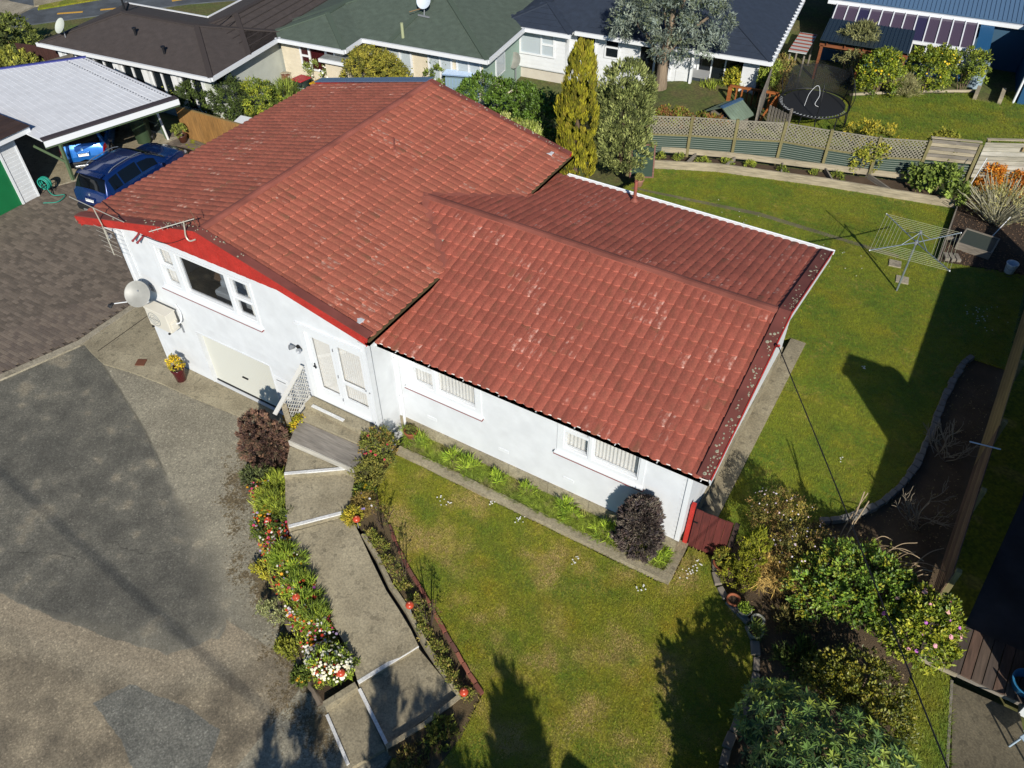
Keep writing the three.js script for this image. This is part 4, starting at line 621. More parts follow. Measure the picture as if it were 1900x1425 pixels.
shrub('twiggy_shrub', 'pale bare twiggy shrub right of the golden shrub', [-12.9, -2.5, -19.4], [[0, 0.9, 0, 0.7, 0.9, 0.6]], { ...O1, cols: ['#9a8d72', '#7d7a4a', '#a89a80'], leaf: [0.09, 0.02], ns: 20, sm: M.twigPale });
shrub('round_shrub', 'rounded olive green shrub near the small blue shed', [-11.5, -2.5, -19.2], [[0, 1.0, 0, 0.72, 0.95, 0.7]], { ...O1, cols: G.mid });
shrub('low_shrub', 'low dark shrub just behind the far roof peak', [-10.2, -2.4, -17.2], [[0, 0.6, 0, 1.0, 0.65, 0.6]], { ...O1, cols: ['#565733', '#676640', '#474a28'] });
shrub('variegated_shrub', 'whitish green shrub in the gap between brown and green roofs', [-20.4, -2.5, -17.4], [[0, 0.8, 0, 0.7, 0.85, 0.6]], { ...O1, cols: ['#8d9268', '#a5a681', '#6c743f'] });
shrub('rose_bush', 'thin leggy bush before the cream wall of the green roofed house', [-16.6, -2.5, -16.9], [[0, 0.9, 0, 0.9, 0.7, 0.4]], { ...O1, clumps: 70, leaves: 1400, cols: ['#5e6c36', '#7c8a5c'], inner: 0.2, bl: [30, 0.04, ['#e9e6de']] });
shrub('lime_shrub', 'bright yellow green shrub behind the far corner of the carport', [-21.3, -2.5, -12.7], [[-0.8, 0.8, 0, 0.8, 0.9, 0.6], [0.5, 0.9, 0.1, 0.8, 0.95, 0.7]], { ...O1, clumps: 240, leaves: 6000, cols: ['#6f7a2e', '#87903a', '#535f20'] });
shrub('dark_shrub', 'dark green shrub between carport and timber board fence', [-19.3, -2.5, -12.0], [[0, 0.8, 0, 0.9, 1.1, 0.7]], { ...O1, cols: G.dark });
shrub('pink_tipped_shrub', 'shrub with pinkish brown top below the brown roof', [-20.3, -2.5, -14.5], [[0, 1.0, 0, 0.95, 1.0, 0.8]], { ...O1, cols: ['#7a6a4c', '#6b6a35', '#8d7560', '#5b6030'] });
shrub('dark_shrub', 'dark leafy shrub in the middle of the row behind the board fence', [-17.9, -2.5, -12.6], [[0, 1.0, 0, 1.0, 1.2, 0.8]], { ...O1, clumps: 220, leaves: 6000, cols: G.dark });
shrub('lime_shrub', 'yellow green shrub nearest the left roof edge', [-16.7, -2.5, -13.2], [[0, 0.9, 0, 0.85, 1.15, 0.8]], { ...O1, cols: G.citrus });
shrub('flax_plant', 'spiky green plant by the white rail at the cream house', [-16.3, -2.5, -14.4], [[0, 0.7, 0, 0.8, 0.8, 0.6]], { ...O1, cols: ['#5f7337', '#7c8c48', '#46571f'], leaf: [0.35, 0.03], up: 1.2, clumps: 60, leaves: 2000 });
shrub('garden_bush', 'dark bush at the left frame edge behind the brown roofed house', [-32.4, -2.6, -12.6], [[0, 1.0, 0, 1.4, 1.2, 1.0], [-1.2, 0.8, 0.4, 1.1, 1.0, 0.9]], { ...O1, clumps: 240, leaves: 5200, leaf: [0.16, 0.07], cols: ['#4d5a2c', '#65713a', '#394520'] });
shrub('garden_bush', 'yellow green bush above the carport roof at the left edge', [-28.6, -2.6, -10.2], [[0, 0.9, 0, 1.5, 1.1, 0.9], [-1.5, 0.8, 0.8, 1.2, 1.0, 0.9]], { ...O1, clumps: 260, leaves: 5600, leaf: [0.16, 0.07], cols: ['#79803c', '#8d9148', '#5b632a'] });
// neighbour's yard behind the lattice fence
shrub('citrus_tree', 'left of two bushy yellow fruited citrus trees behind the trampoline', [5.35, -1.75, -27.5], [[0, 0.9, 0, 0.95, 0.95, 0.8], [0.1, 1.5, 0, 0.6, 0.5, 0.5]], { ...O1, cat: 'citrus tree', clumps: 240, leaves: 6000, mat: M.gloss, cols: G.citrus, bl: [26, 0.04, ['#d8b81c', '#e0c430']] });
shrub('citrus_tree', 'right of two bushy yellow fruited citrus trees behind the trampoline', [7.1, -1.75, -28.8], [[0, 1.0, 0, 1.05, 1.0, 0.8], [0.3, 1.5, 0, 0.7, 0.5, 0.5]], { ...O1, cat: 'citrus tree', clumps: 240, leaves: 6000, mat: M.gloss, cols: G.citrus, bl: [34, 0.04, ['#d8b81c', '#e0c430']] });
shrub('lavender_bush', 'low grey lavender bush between the two citrus trees', [6.3, -1.75, -28.0], [[0, 0.4, 0, 0.75, 0.5, 0.5]], { ...O1, leaf: [0.2, 0.02], up: 1, cols: ['#80806e', '#98968a', '#6a6f52'] });
shrub('young_tree', 'sparse yellow green young tree left of the dark side passage', [8.55, -1.75, -29.9], [[0, 1.0, 0, 0.8, 0.8, 0.7]], { ...O1, clumps: 80, leaves: 2400, cols: G.citrus, inner: 0.2 });
shrub('grey_olive', 'grey green feathery tree standing over the trampoline net', [3.9, -1.75, -28.6], [[0, 1.5, 0, 0.8, 0.9, 0.7], [0.3, 1.9, 0, 0.6, 0.6, 0.5]], { ...O1, cols: ['#6c7058', '#83866e', '#555a40'], leaf: [0.17, 0.035] });
shrub('brown_hedge', 'brown dormant rounded hedge at the right end of the slate blue house', [1.5, -2.2, -26.2], [[0, 0.9, 0, 0.65, 0.95, 0.8]], { ...O1, cols: ['#7b6a4c', '#8a7a58', '#5f5c34', '#6d7a3a'] });
shrub('yellow_shrub', 'sparse yellow leaved shrub poking over the lattice fence', [6.4, -1.6, -22.2], [[0, 0.6, 0, 1.1, 0.55, 0.4]], { ...O1, clumps: 70, leaves: 1800, cols: ['#8e8a34', '#a59a38', '#6f7430'], inner: 0.1 });
shrub('flowering_border', 'reddish green low border plants behind the lattice fence', [-0.4, -1.7, -20.6], [[-0.6, 0.3, 0, 0.8, 0.4, 0.4], [0.8, 0.35, 0, 0.8, 0.4, 0.4]], { ...O1, cols: ['#6f5a36', '#5d6a28', '#7a4f38', '#6e7a30'] });
shrub('aloe_plant', 'spiky aloe beside the dark cabinet under the gum tree', [-0.9, -2.4, -24.6], [[0, 0.35, 0, 0.5, 0.45, 0.5]], { ...O1, leaf: [0.4, 0.05], up: 0.8, clumps: 20, leaves: 420, cols: ['#7d8c3c', '#66762c'] });
shrub('potted_lemon', 'small yellow green potted tree by the slate blue house window', [0.0, -2.4, -25.2], [[0, 1.1, 0, 0.5, 0.45, 0.45]], { ...O1, clumps: 60, leaves: 1800, cols: ['#8a9034', '#a3a03c', '#66701f'] });
// along the back fence
shrub('climber', 'yellow green climber growing on the middle of the lattice fence', [6.6, -0.7, -18.45], [[0, 0.6, 0, 0.55, 0.6, 0.3], [0.4, 0.9, 0, 0.4, 0.4, 0.25]], { ...O1, clumps: 90, leaves: 1900, leaf: [0.09, 0.05], cols: ['#7f8633', '#6a7429', '#98973f'], inner: 0.2 });
shrub('climber', 'dense yellow green climber on the board fence beside the lattice', [8.85, -0.4, -19.55], [[0, 0.85, 0, 0.5, 0.5, 0.3]], { ...O1, clumps: 110, leaves: 2600, leaf: [0.08, 0.04], cols: ['#7a7f2e', '#6a6e24', '#8c8a38'] });
shrub('bean_plants', 'broad leaved green vegetable plants at the end of the raised bed', [9.1, -0.62, -18.4], [[-0.5, 0.35, 0.0, 0.45, 0.4, 0.35], [0.2, 0.5, 0.0, 0.5, 0.5, 0.4], [0.7, 0.25, 0.25, 0.35, 0.3, 0.3]], { ...O1, clumps: 90, leaves: 1500, leaf: [0.15, 0.11], cols: ['#667a3a', '#7d9150', '#4c5f28'], inner: 0.3 });
shrub('orange_shrub', 'bright orange leaved shrub before the pale board fence', [10.5, -0.95, -19.9], [[0, 0.55, 0, 0.48, 0.6, 0.4]], { ...O1, cols: ['#b8741c', '#a5641a', '#c68a2a', '#8a6a24'], leaf: [0.09, 0.05] });
shrub('orange_shrub', 'orange leaved shrub cut by the right frame edge at the fence', [11.5, -0.95, -20.2], [[0, 0.45, 0, 0.5, 0.5, 0.4]], { ...O1, cols: ['#b06f20', '#965a1e', '#7f6a2a'], leaf: [0.09, 0.05] });
{ rnd = mulberry(9); const t = thing('bare_twiggy_shrub', 'pale grey leafless twiggy shrub in the back corner bed', 'shrub', [11.2, -0.95, -18.0]); stems(t, 150, 1.25, 1.3, 0.012, mat('#9c9880', { r: 1 }), 0.85, 'twigs'); crown(t, { blobs: [[0, 0.7, 0, 1.0, 0.6, 0.7]], clumps: 130, leaves: 1500, clumpR: 0.15, leaf: [0.12, 0.015], cols: ['#8d8c72', '#a3a086', '#75764f'], inner: 0.3 }); }
// front right corner
shrub('pink_flowered_shrub', 'sprawling olive shrub with tiny pale flowers beside the red gate', [8.95, -0.95, -2.2], [[0, 0.7, 0, 0.75, 0.65, 0.6], [0.7, 0.6, 0.4, 0.7, 0.6, 0.6], [-0.3, 0.9, -0.2, 0.5, 0.4, 0.4], [0.5, 0.9, 0.7, 0.6, 0.5, 0.5]], { leaf: [0.055, 0.022], clumps: 420, leaves: 12000, clumpR: 0.1, cols: ['#6e6a34', '#5b5c2a', '#84783f', '#4a4e22', '#7c6448'], inner: 0.4, bl: [90, 0.018, ['#dcc8d0', '#e9e2e4']] });
shrub('gold_conifer', 'small upright yellow green conifer beside the terracotta pots', [8.6, -0.95, -0.95], [[0, 0.5, 0, 0.26, 0.55, 0.26], [0.03, 1.1, -0.02, 0.24, 0.6, 0.24], [-0.1, 0.2, 0.1, 0.35, 0.3, 0.3]], { cat: 'conifer', leaf: [0.08, 0.02], clumps: 240, leaves: 7000, clumpR: 0.06, up: 1.2, mess: 0.4, inner: 0.8, mat: M.needle, cols: ['#757c22', '#878a2c', '#5d651a'] });
shrub('dried_grass_clump', 'straw coloured dead grass clump under the pink flowered shrub', [9.1, -0.95, -1.25], [[0, 0.2, 0, 0.45, 0.3, 0.35]], { leaf: [0.3, 0.012], clumps: 40, leaves: 1400, clumpR: 0.12, mess: 1.2, up: 0.2, cols: ['#a18a62', '#b59d74', '#7f6c4c'], mat: M.needle });
shrub('camellia', 'glossy green camellia in the middle of the corner shrubs', [10.5, -0.95, -1.35], [[0, 0.95, 0, 0.95, 0.75, 0.75], [-0.55, 0.7, 0.3, 0.6, 0.6, 0.6], [0.7, 0.8, -0.1, 0.6, 0.6, 0.6]], { leaf: [0.085, 0.045], clumps: 420, leaves: 9500, clumpR: 0.1, mat: M.gloss, cols: ['#4f6b2a', '#5f7a36', '#3a5220', '#6f8338', '#7a7d2e'], inner: 0.6 });
shrub('pink_camellia', 'yellow green camellia with pink blooms beside the timber boardwalk', [11.75, -0.95, -0.95], [[0, 0.9, 0, 0.68, 0.75, 0.62], [0.1, 1.15, -0.2, 0.55, 0.5, 0.5]], { leaf: [0.085, 0.042], clumps: 320, leaves: 7600, clumpR: 0.09, mat: M.gloss, cols: ['#617026', '#74802e', '#4a5c20', '#858834'], inner: 0.65, bl: [26, 0.045, ['#d99aa6', '#e0b0a8', '#b060b0']] });
shrub('holly_shrub', 'dark small leaved shrub with yellow tips below the pink camellia', [11.2, -1.0, 0.45], [[0, 0.65, 0, 0.8, 0.6, 0.6], [0.4, 0.6, 0.5, 0.6, 0.55, 0.55], [-0.5, 0.6, 0.1, 0.5, 0.5, 0.5]], { leaf: [0.06, 0.035], clumps: 420, leaves: 10500, clumpR: 0.09, mat: M.gloss, cols: ['#525a22', '#626628', '#3c471c', '#726f2c'], inner: 0.5 });
{ // rhododendron: whorls of long leaves
  rnd = mulberry(123); const t = thing('rhododendron', 'large rhododendron with long leaf whorls at the bottom edge', 'shrub', [10.85, -1.05, 2.3]), L = new Leaves(), cols = ['#4f6a34', '#64803c', '#3c5428', '#7d9140', '#8c9a3c'].map(lin);
  const BL = [[0, 1.1, 0, 1.25, 1.0, 1.0], [-0.7, 0.9, -0.3, 0.8, 0.8, 0.7], [0.8, 0.9, -0.2, 0.8, 0.8, 0.7], [0.1, 1.5, 0.8, 1.1, 0.9, 1.0]];
  for (let i = 0; i < 640; i++) { const b = pick(BL), d = rdir(); if (d.y < -0.1) d.y *= -1; d.normalize(); const k = lerp(0.55, 1.04, Math.pow(rnd(), 0.35)), c = V(b[0] + d.x * b[3] * k, b[1] + d.y * b[4] * k, b[2] + d.z * b[5] * k), ax = d.clone().add(V(0, 0.8, 0)).normalize(), cc = pick(cols), n = 6 + Math.floor(rnd() * 4), s0 = V(1, 0, 0.3).cross(ax).normalize(), s1 = ax.clone().cross(s0); for (let j = 0; j < n; j++) { const a = j / n * 6.283 + rr(-0.3, 0.3), dir = s0.clone().multiplyScalar(Math.cos(a)).addScaledVector(s1, Math.sin(a)).addScaledVector(ax, rr(-0.1, 0.5)).normalize(); L.leaf(c, dir, ax, rr(0.11, 0.17), rr(0.038, 0.052), cc, rr(0.8, 1.25), 0.2); } }
  L.mesh('foliage', M.gloss, t); stems(t, 12, 1.6, 1.2, 0.03);
}
{ // long arching canes of a climbing rose, cut back and pale
  rnd = mulberry(19); const t = thing('bare_rose_canes', 'long pale bare canes arching above the corner shrubs', 'rose', [10.2, -0.95, -2.6]);
  const cane = (pts, r) => mesh('cane', tube(pts, r, 14, 5), M.twigPale, t);
  cane([[-0.2, 0, 0.4], [-0.1, 0.9, 0.2], [0.02, 1.7, -0.2]], 0.014); cane([[-0.05, 0, 0.5], [-0.08, 0.9, 0.1], [-0.12, 1.8, -0.3]], 0.014); cane([[-0.1, 0, 0.5], [-0.2, 0.8, 0.1], [-0.05, 1.75, -0.35]], 0.012);
  for (let i = 0; i < 26; i++) { const a = rr(-0.9, 0.7), x = rr(0.2, 1.2), z = rr(0.0, 0.9), h = rr(0.6, 1.2), l = rr(0.4, 0.9); cane([[x, h * 0.6, z], [x + Math.cos(a) * l * 0.5, h + 0.1, z + Math.sin(a) * l * 0.5], [x + Math.cos(a) * l, h + rr(-0.1, 0.2), z + Math.sin(a) * l]], rr(0.005, 0.01)); }
  const L = []; crown(t, { blobs: [[0.6, 0.6, 0.5, 0.9, 0.5, 0.6]], clumps: 90, leaves: 1600, clumpR: 0.14, leaf: [0.06, 0.03], cols: ['#6b6f34', '#81763f', '#565a2a'], inner: 0.2 });
}
for (const [i, [x, z, lab]] of [[11.5, -6.6, 'bare branching twigs in the shaded bed, farther of two clumps'], [11.4, -4.2, 'bare branching twigs in the shaded bed, nearer of two clumps']].entries()) { rnd = mulberry(61 + i); const t = thing('bare_twigs', lab, 'shrub', [x, -0.97, z], 0, 'bare twigs by the side fence'); const gs = []; const grow = (p, d, l, r, n) => { const m = p.clone().addScaledVector(d, l * 0.5).add(V(rr(-0.06, 0.06), rr(-0.02, 0.06), rr(-0.06, 0.06)).multiplyScalar(l * 2)), q = p.clone().addScaledVector(d, l); gs.push(tube([p, m, q], r, 5, 4)); if (n > 0) for (let k = 0; k < 3; k++) grow(m.clone().lerp(q, rr(0, 1)), d.clone().add(V(rr(-0.9, 0.9), rr(-0.2, 0.6), rr(-0.9, 0.9))).normalize(), l * rr(0.45, 0.75), r * 0.65, n - 1); }; for (let k = 0; k < 9; k++) grow(V(rr(-0.15, 0.15), 0, rr(-0.15, 0.15)), V(rr(-0.8, 0.8), 0.9, rr(-0.9, 0.9)).normalize(), rr(0.4, 0.75), 0.012, 2); stuff(mesh('twigs', gs, mat('#857b6a', { r: 1 }), t)); }
// trees behind the camera whose shadows reach the foot of the path and the lawn
for (const [i, [tx, tz, h, r, lab]] of [[3.1, 4.1, 4.2, 0.3, 'slim tall conifer outside the frame shading the third nosing'], [4.15, 4.0, 4.5, 0.85, 'broad conifer outside the frame shading the lower path corner'], [4.95, 2.75, 4.6, 0.5, 'pointed conifer outside the frame shading the lawn edge'], [5.45, 3.15, 4.4, 0.65, 'bushy conifer outside the frame shading the lawn foot'], [5.9, 3.6, 4.4, 0.6, 'rightmost conifer outside the frame shading the lawn foot'], [2.2, 6.5, 4.0, 0.32, 'leftmost conifer outside the frame shading the driveway'], [2.55, 5.85, 4.2, 0.36, 'middle conifer outside the frame shading the driveway'], [3.35, 6.1, 4.0, 0.36, 'conifer outside the frame shading the lowest step']].map(([tx, tz, h, r, lab]) => [tx + 1.0755 * h, tz + 1.34 * h, h, r, lab]).entries()) { const x = tx, z = tz; shrub('conifer', lab, [x, -1.5, z], [[0, h * 0.3, 0, r * 1.2, h * 0.32, r * 1.2], [0, h * 0.62, 0, r, h * 0.28, r], [0.05, h * 0.84, 0, r * 0.55, h * 0.2, r * 0.55]], { cat: 'conifer', cols: G.dark, leaf: [0.2, 0.06], clumps: 240, leaves: 4200, clumpR: 0.16, up: 1, mess: 0.5, trunk: [[[0, 0, 0], [0, h * 0.5, 0], [0, h * 0.9, 0]], 0.12, 0.03] }); }
shrub('round_bush', 'rounded leafy bush outside the frame shading the lawn by the block edging', [10.5, -1.25, 3.75], [[0, 1.0, 0, 0.95, 0.9, 0.85], [0, 1.7, 0, 0.85, 0.7, 0.8]], { cols: G.dark, leaf: [0.13, 0.06], clumps: 320, leaves: 6500, clumpR: 0.13, inner: 0.6 });
{ const t = thing('garden_pillar', 'square pillar with pointed cap outside the frame below the lawn', 'pillar', [10.2, -1.4, 7.75], 0.3); mesh('shaft', box(0.42, 2.9, 0.42, 0, 1.45, 0), M.conc, t); mesh('cap', new THREE.ConeGeometry(0.36, 0.3, 4).rotateY(Math.PI / 4).translate(0, 3.05, 0), M.conc, t); }

// ---------------------------------------------------------------- flower beds along the path
struct('flower_bed_soil', sheet([[-3.0, 0.75], [-1.95, 0.6], [-1.66, 1.3], [-1.17, 2.05], [-0.28, 2.96], [0.2, 3.28], [0.8, 3.58], [1.48, 3.92], [2.15, 4.22], [2.46, 4.36], [3.0, 4.78], [2.74, 5.4], [2.05, 5.1], [1.16, 4.58], [0.64, 4.26], [0.17, 4.02], [-0.47, 3.55], [-1.1, 3.08], [-1.79, 2.55], [-2.4, 2.2], [-2.97, 1.5]], (x, z) => lerp(-1.1, -1.3, clamp((x + 2) / 5)) , 0.3), M.soil);
struct('path_border_soil', sheet([[0.24, 0.0], [0.3, 0.3], [0.2, 1.1], [0.66, 1.92], [1.14, 2.12], [1.73, 2.38], [2.38, 2.77], [2.99, 3.03], [3.58, 3.35], [4.16, 3.63], [4.92, 3.96], [4.62, 4.8], [4.3, 5.5], [5.2, 5.4], [5.3, 4.6], [5.2, 3.8], [4.77, 3.58], [4.38, 3.37], [3.79, 3.06], [3.14, 2.69], [2.48, 2.35], [1.84, 1.96], [1.42, 1.65], [0.98, 1.41], [0.56, 0.95]], (x, z) => lerp(-0.84, -1.14, clamp((x + z - 1) / 8)) - 0.01, 0.2), mat('#6a5a3f', { r: 1, map: 'blot', bump: true, bs: 0.02 }));
function clump(name, label, x, y, z, rx, h, rz, o) { return shrub(name, label, [x, y, z], [[0, h * 0.5, 0, rx, h * 0.55, rz]], { cat: 'plant', leaf: [0.09, 0.03], clumps: 60, leaves: 1500, clumpR: 0.07, up: 0.7, inner: 0.3, ns: 5, sr: 0.006, cols: G.mid, ...o }); }
const gl = { leaf: [0.19, 0.016], up: 0.9, mess: 1.0, clumps: 45, leaves: 1000 };
{ // low mixed foliage and blooms filling the bed between the larger clumps
  const mid = [[-1.75, 2.2], [-1.2, 2.6], [-0.75, 3.0], [-0.2, 3.38], [0.4, 3.75], [1.0, 4.05], [1.6, 4.4], [2.2, 4.7], [2.65, 5.0]], cv = new THREE.CatmullRomCurve3(mid.map(p => V(p[0], 0, p[1]))); rnd = mulberry(2024);
  const L = new Leaves(), F = new Leaves(), gc = ['#82923c', '#98a648', '#6c7e32', '#a5aa4e', '#76804a'].map(linF), fc = ['#c23a24', '#d4502c', '#e8dfd8', '#efe9d8', '#c8406a', '#d89a1c', '#d86a30', '#b8a0c8'].map(lin);
  for (let i = 0; i < 5200; i++) { const u = rnd(), p = cv.getPointAt(u), d = cv.getTangentAt(u), o = rr(-0.36, 0.36), x = p.x - d.z * o, z = p.z + d.x * o, y = lerp(-1.1, -1.3, clamp((x + 2) / 5)), hgt = rr(0.02, 0.2) * (1 - Math.abs(o)); const dir = V(rr(-0.6, 0.6), rr(0.4, 1.1), rr(-0.6, 0.6)).normalize(); L.leaf(V(x, y + hgt * 0.6, z), dir, V(rr(-0.5, 0.5), 0.8, rr(-0.5, 0.5)).normalize(), rr(0.06, 0.16), rr(0.012, 0.03), pick(gc), rr(0.8, 1.2)); if (rnd() < 0.2) { const dens = noise(x * 1.7, z * 1.7, 6) > -0.12; if (dens) F.disc(V(x, y + hgt + rr(0.14, 0.3), z), V(rr(-0.4, 0.4), 1, rr(-0.4, 0.4)).normalize(), rr(0.016, 0.034), pick(fc), rr(0.85, 1.1), 6); } }
  stuff(tag(L.mesh('bed_undergrowth', M.leaf), 'low mixed green undergrowth filling the flower bed left of the path', 'plants')); stuff(tag(F.mesh('bed_blooms', M.petal), 'small scattered red, orange and white blooms in the flower bed', 'flowers'));
}
clump('lavender_plant', 'dark blue green bushy plant under the red brown conifer', -2.0, -1.15, 2.15, 0.42, 0.4, 0.32, { cols: ['#4f5a3e', '#5f6a4c', '#3c4630'] });
clump('grass_clump', 'long bladed green grass clump beside the first white nosing', -1.45, -1.1, 2.1, 0.26, 0.45, 0.25, { ...gl, cols: ['#7f8f3a', '#98a548', '#67782e'] });
clump('grass_clump', 'long bladed grass clump below the first white nosing left of the path', -1.1, -1.1, 2.55, 0.42, 0.45, 0.3, { ...gl, leaves: 1900, cols: ['#83933c', '#9ca84a', '#66762e'] });
clump('ranunculus_patch', 'patch of red and white flowers beside the second white nosing', -0.62, -1.12, 3.08, 0.34, 0.36, 0.28, { bl: [70, 0.03, ['#c23a24', '#d4502c', '#e8dfd8', '#c8406a', '#d86a30']] });
clump('pink_flower_patch', 'pink and white flowering clump at the driveway side of the bed', -1.0, -1.2, 3.1, 0.22, 0.25, 0.2, { bl: [40, 0.026, ['#d88a9a', '#e9dcdc', '#c45a74']] });
clump('blue_flower_patch', 'small dark blue flowers beside the middle path slab', -0.55, -1.0, 2.62, 0.16, 0.3, 0.16, { bl: [22, 0.022, ['#37418c', '#4a4fa0']] });
clump('succulent_patch', 'yellow green mat of succulents spilling onto the driveway', -0.35, -1.42, 3.75, 0.3, 0.2, 0.2, { cols: ['#9a9a3a', '#aeaa4a', '#7d8030'], leaf: [0.05, 0.03] });
clump('silver_plant', 'silvery grey leaved plant at the driveway edge of the bed', 0.55, -1.42, 4.45, 0.42, 0.3, 0.25, { cols: ['#7f8870', '#959c86', '#666f56'], leaf: [0.06, 0.02] });
clump('grass_clump', 'fresh green strappy leaves beside the top of the long slab', 0.15, -1.1, 3.5, 0.4, 0.4, 0.26, { ...gl, leaves: 1800, cols: ['#789034', '#93a842', '#61782c'], bl: [16, 0.025, ['#d8b82c', '#e8e2e0', '#c83a28']] });
clump('tulip_patch', 'strappy green plants with orange red flowers along the long slab', 0.85, -1.14, 3.85, 0.42, 0.38, 0.26, { ...gl, leaves: 1800, cols: ['#70883a', '#8aa042', '#5a7030'], bl: [22, 0.03, ['#d24a24', '#c8342a', '#8a3a8a']] });
clump('mixed_flower_patch', 'mixed red, mauve and white flowers halfway down the long slab', 1.45, -1.18, 4.2, 0.42, 0.36, 0.26, { ...gl, leaves: 1700, cols: ['#768c3a', '#90a244', '#5f7430'], bl: [34, 0.028, ['#d05a28', '#cfc0d8', '#e9e4e0', '#c23a30']] });
clump('daisy_patch', 'mass of creamy white flowers at the foot of the flower bed', 2.35, -1.22, 4.78, 0.5, 0.42, 0.36, { leaves: 2600, clumps: 90, cols: ['#6f8434', '#869a40', '#52662a'], bl: [190, 0.027, ['#f0ecd0', '#ece6c4', '#f4f0e0']] });
clump('marigold_patch', 'yellow orange flowers at the driveway side near the bed foot', 1.95, -1.42, 5.15, 0.18, 0.2, 0.16, { bl: [34, 0.026, ['#d89a1c', '#e0ac24']] });
clump('weedy_clump', 'low green weeds on the driveway edge near the orange flowers', 1.3, -1.43, 4.85, 0.3, 0.18, 0.18, { cols: ['#6b7430', '#7f8438'] });
clump('rose_bush', 'tall green bush right of the timber step against the corner', 0.28, -0.85, 0.35, 0.42, 1.0, 0.42, { leaf: [0.06, 0.03], clumps: 170, leaves: 4600, clumpR: 0.08, cols: ['#5c6430', '#71783c', '#474f22', '#7d6a40'], bl: [8, 0.03, ['#b03040']] });
clump('rose_bush', 'olive bush over the right end of the timber step', 0.36, -0.9, 0.95, 0.38, 0.7, 0.4, { leaf: [0.06, 0.025], clumps: 140, leaves: 3600, clumpR: 0.08, cols: ['#666a34', '#7c7a42', '#4f5226'] });
clump('yellow_daisy', 'bright yellow flowering clump right of the first white nosing', 0.52, -0.92, 1.32, 0.2, 0.35, 0.2, { bl: [60, 0.024, ['#e0c01c', '#d8b010']] });
clump('heath_plant', 'brownish heath plant right of the middle path slab', 0.78, -0.92, 1.62, 0.28, 0.5, 0.26, { cols: ['#7a6a44', '#6a6038', '#8a7a52'], leaf: [0.05, 0.012], leaves: 2600, bl: [10, 0.022, ['#7a6a9a', '#e0dce0']] });
clump('variegated_plant', 'yellowish leaved plant at the right end of the second nosing', 0.72, -0.9, 1.98, 0.18, 0.35, 0.18, { cols: ['#8c8a30', '#a09438', '#6c6a28'] });
rnd = mulberry(404);
const bedSpots = []; for (let i = 0; i < 12; i++) { const f = i / 11; bedSpots.push([lerp(1.35, 4.9, f) + rr(-0.1, 0.1), lerp(2.05, 3.95, f) + 0.02 + rr(-0.06, 0.06)]); }
bedSpots.forEach(([x, z], i) => { const S = rnd; const t = clump('border_weed', 'low green weed, number ' + ['one', 'two', 'three', 'four', 'five', 'six', 'seven', 'eight', 'nine', 'ten', 'eleven', 'twelve'][i] + ' down the border beside the long slab', x, lerp(-0.86, -1.12, clamp((x + z - 1) / 8)), z, 0.19, 0.12, 0.1, { leaf: [0.06, 0.022], leaves: 420, clumps: 30, cols: ['#6b7334', '#7f8440', '#525c26', '#857a50'] }); t.userData.group = 'weeds in the path border'; });
clump('corner_weeds', 'leafy weeds in the soil corner below the lowest path step', 4.92, -1.2, 4.75, 0.28, 0.14, 0.35, { leaves: 900, clumps: 50, cols: ['#6b7334', '#7f8440', '#525c26'] });
clump('corner_weeds', 'dry brownish weeds at the bottom edge beside the path', 4.75, -1.25, 5.4, 0.3, 0.14, 0.3, { leaves: 800, clumps: 40, cols: ['#7a6a44', '#6a6038', '#8a7a52', '#6b7334'] });
for (const [x, z, lab] of [[1.35, 1.75, 'thin bare rose stems at the top of the brick edging'], [2.55, 2.6, 'thin bare rose stems halfway along the brick edging'], [3.6, 3.15, 'thin bare rose stems near the lower end of the brick edging']]) { rnd = mulberry(Math.round(x * 100)); const t = thing('leafless_rose', lab, 'rose', [x, -0.95, z]); stems(t, 9, 0.85, 0.5, 0.008, mat('#4e3f34', { r: 1 }), 0.5); crown(t, { blobs: [[0, 0.45, 0, 0.25, 0.4, 0.2]], clumps: 18, leaves: 160, clumpR: 0.06, leaf: [0.05, 0.025], cols: ['#5d4a32', '#5a6030'] }); }
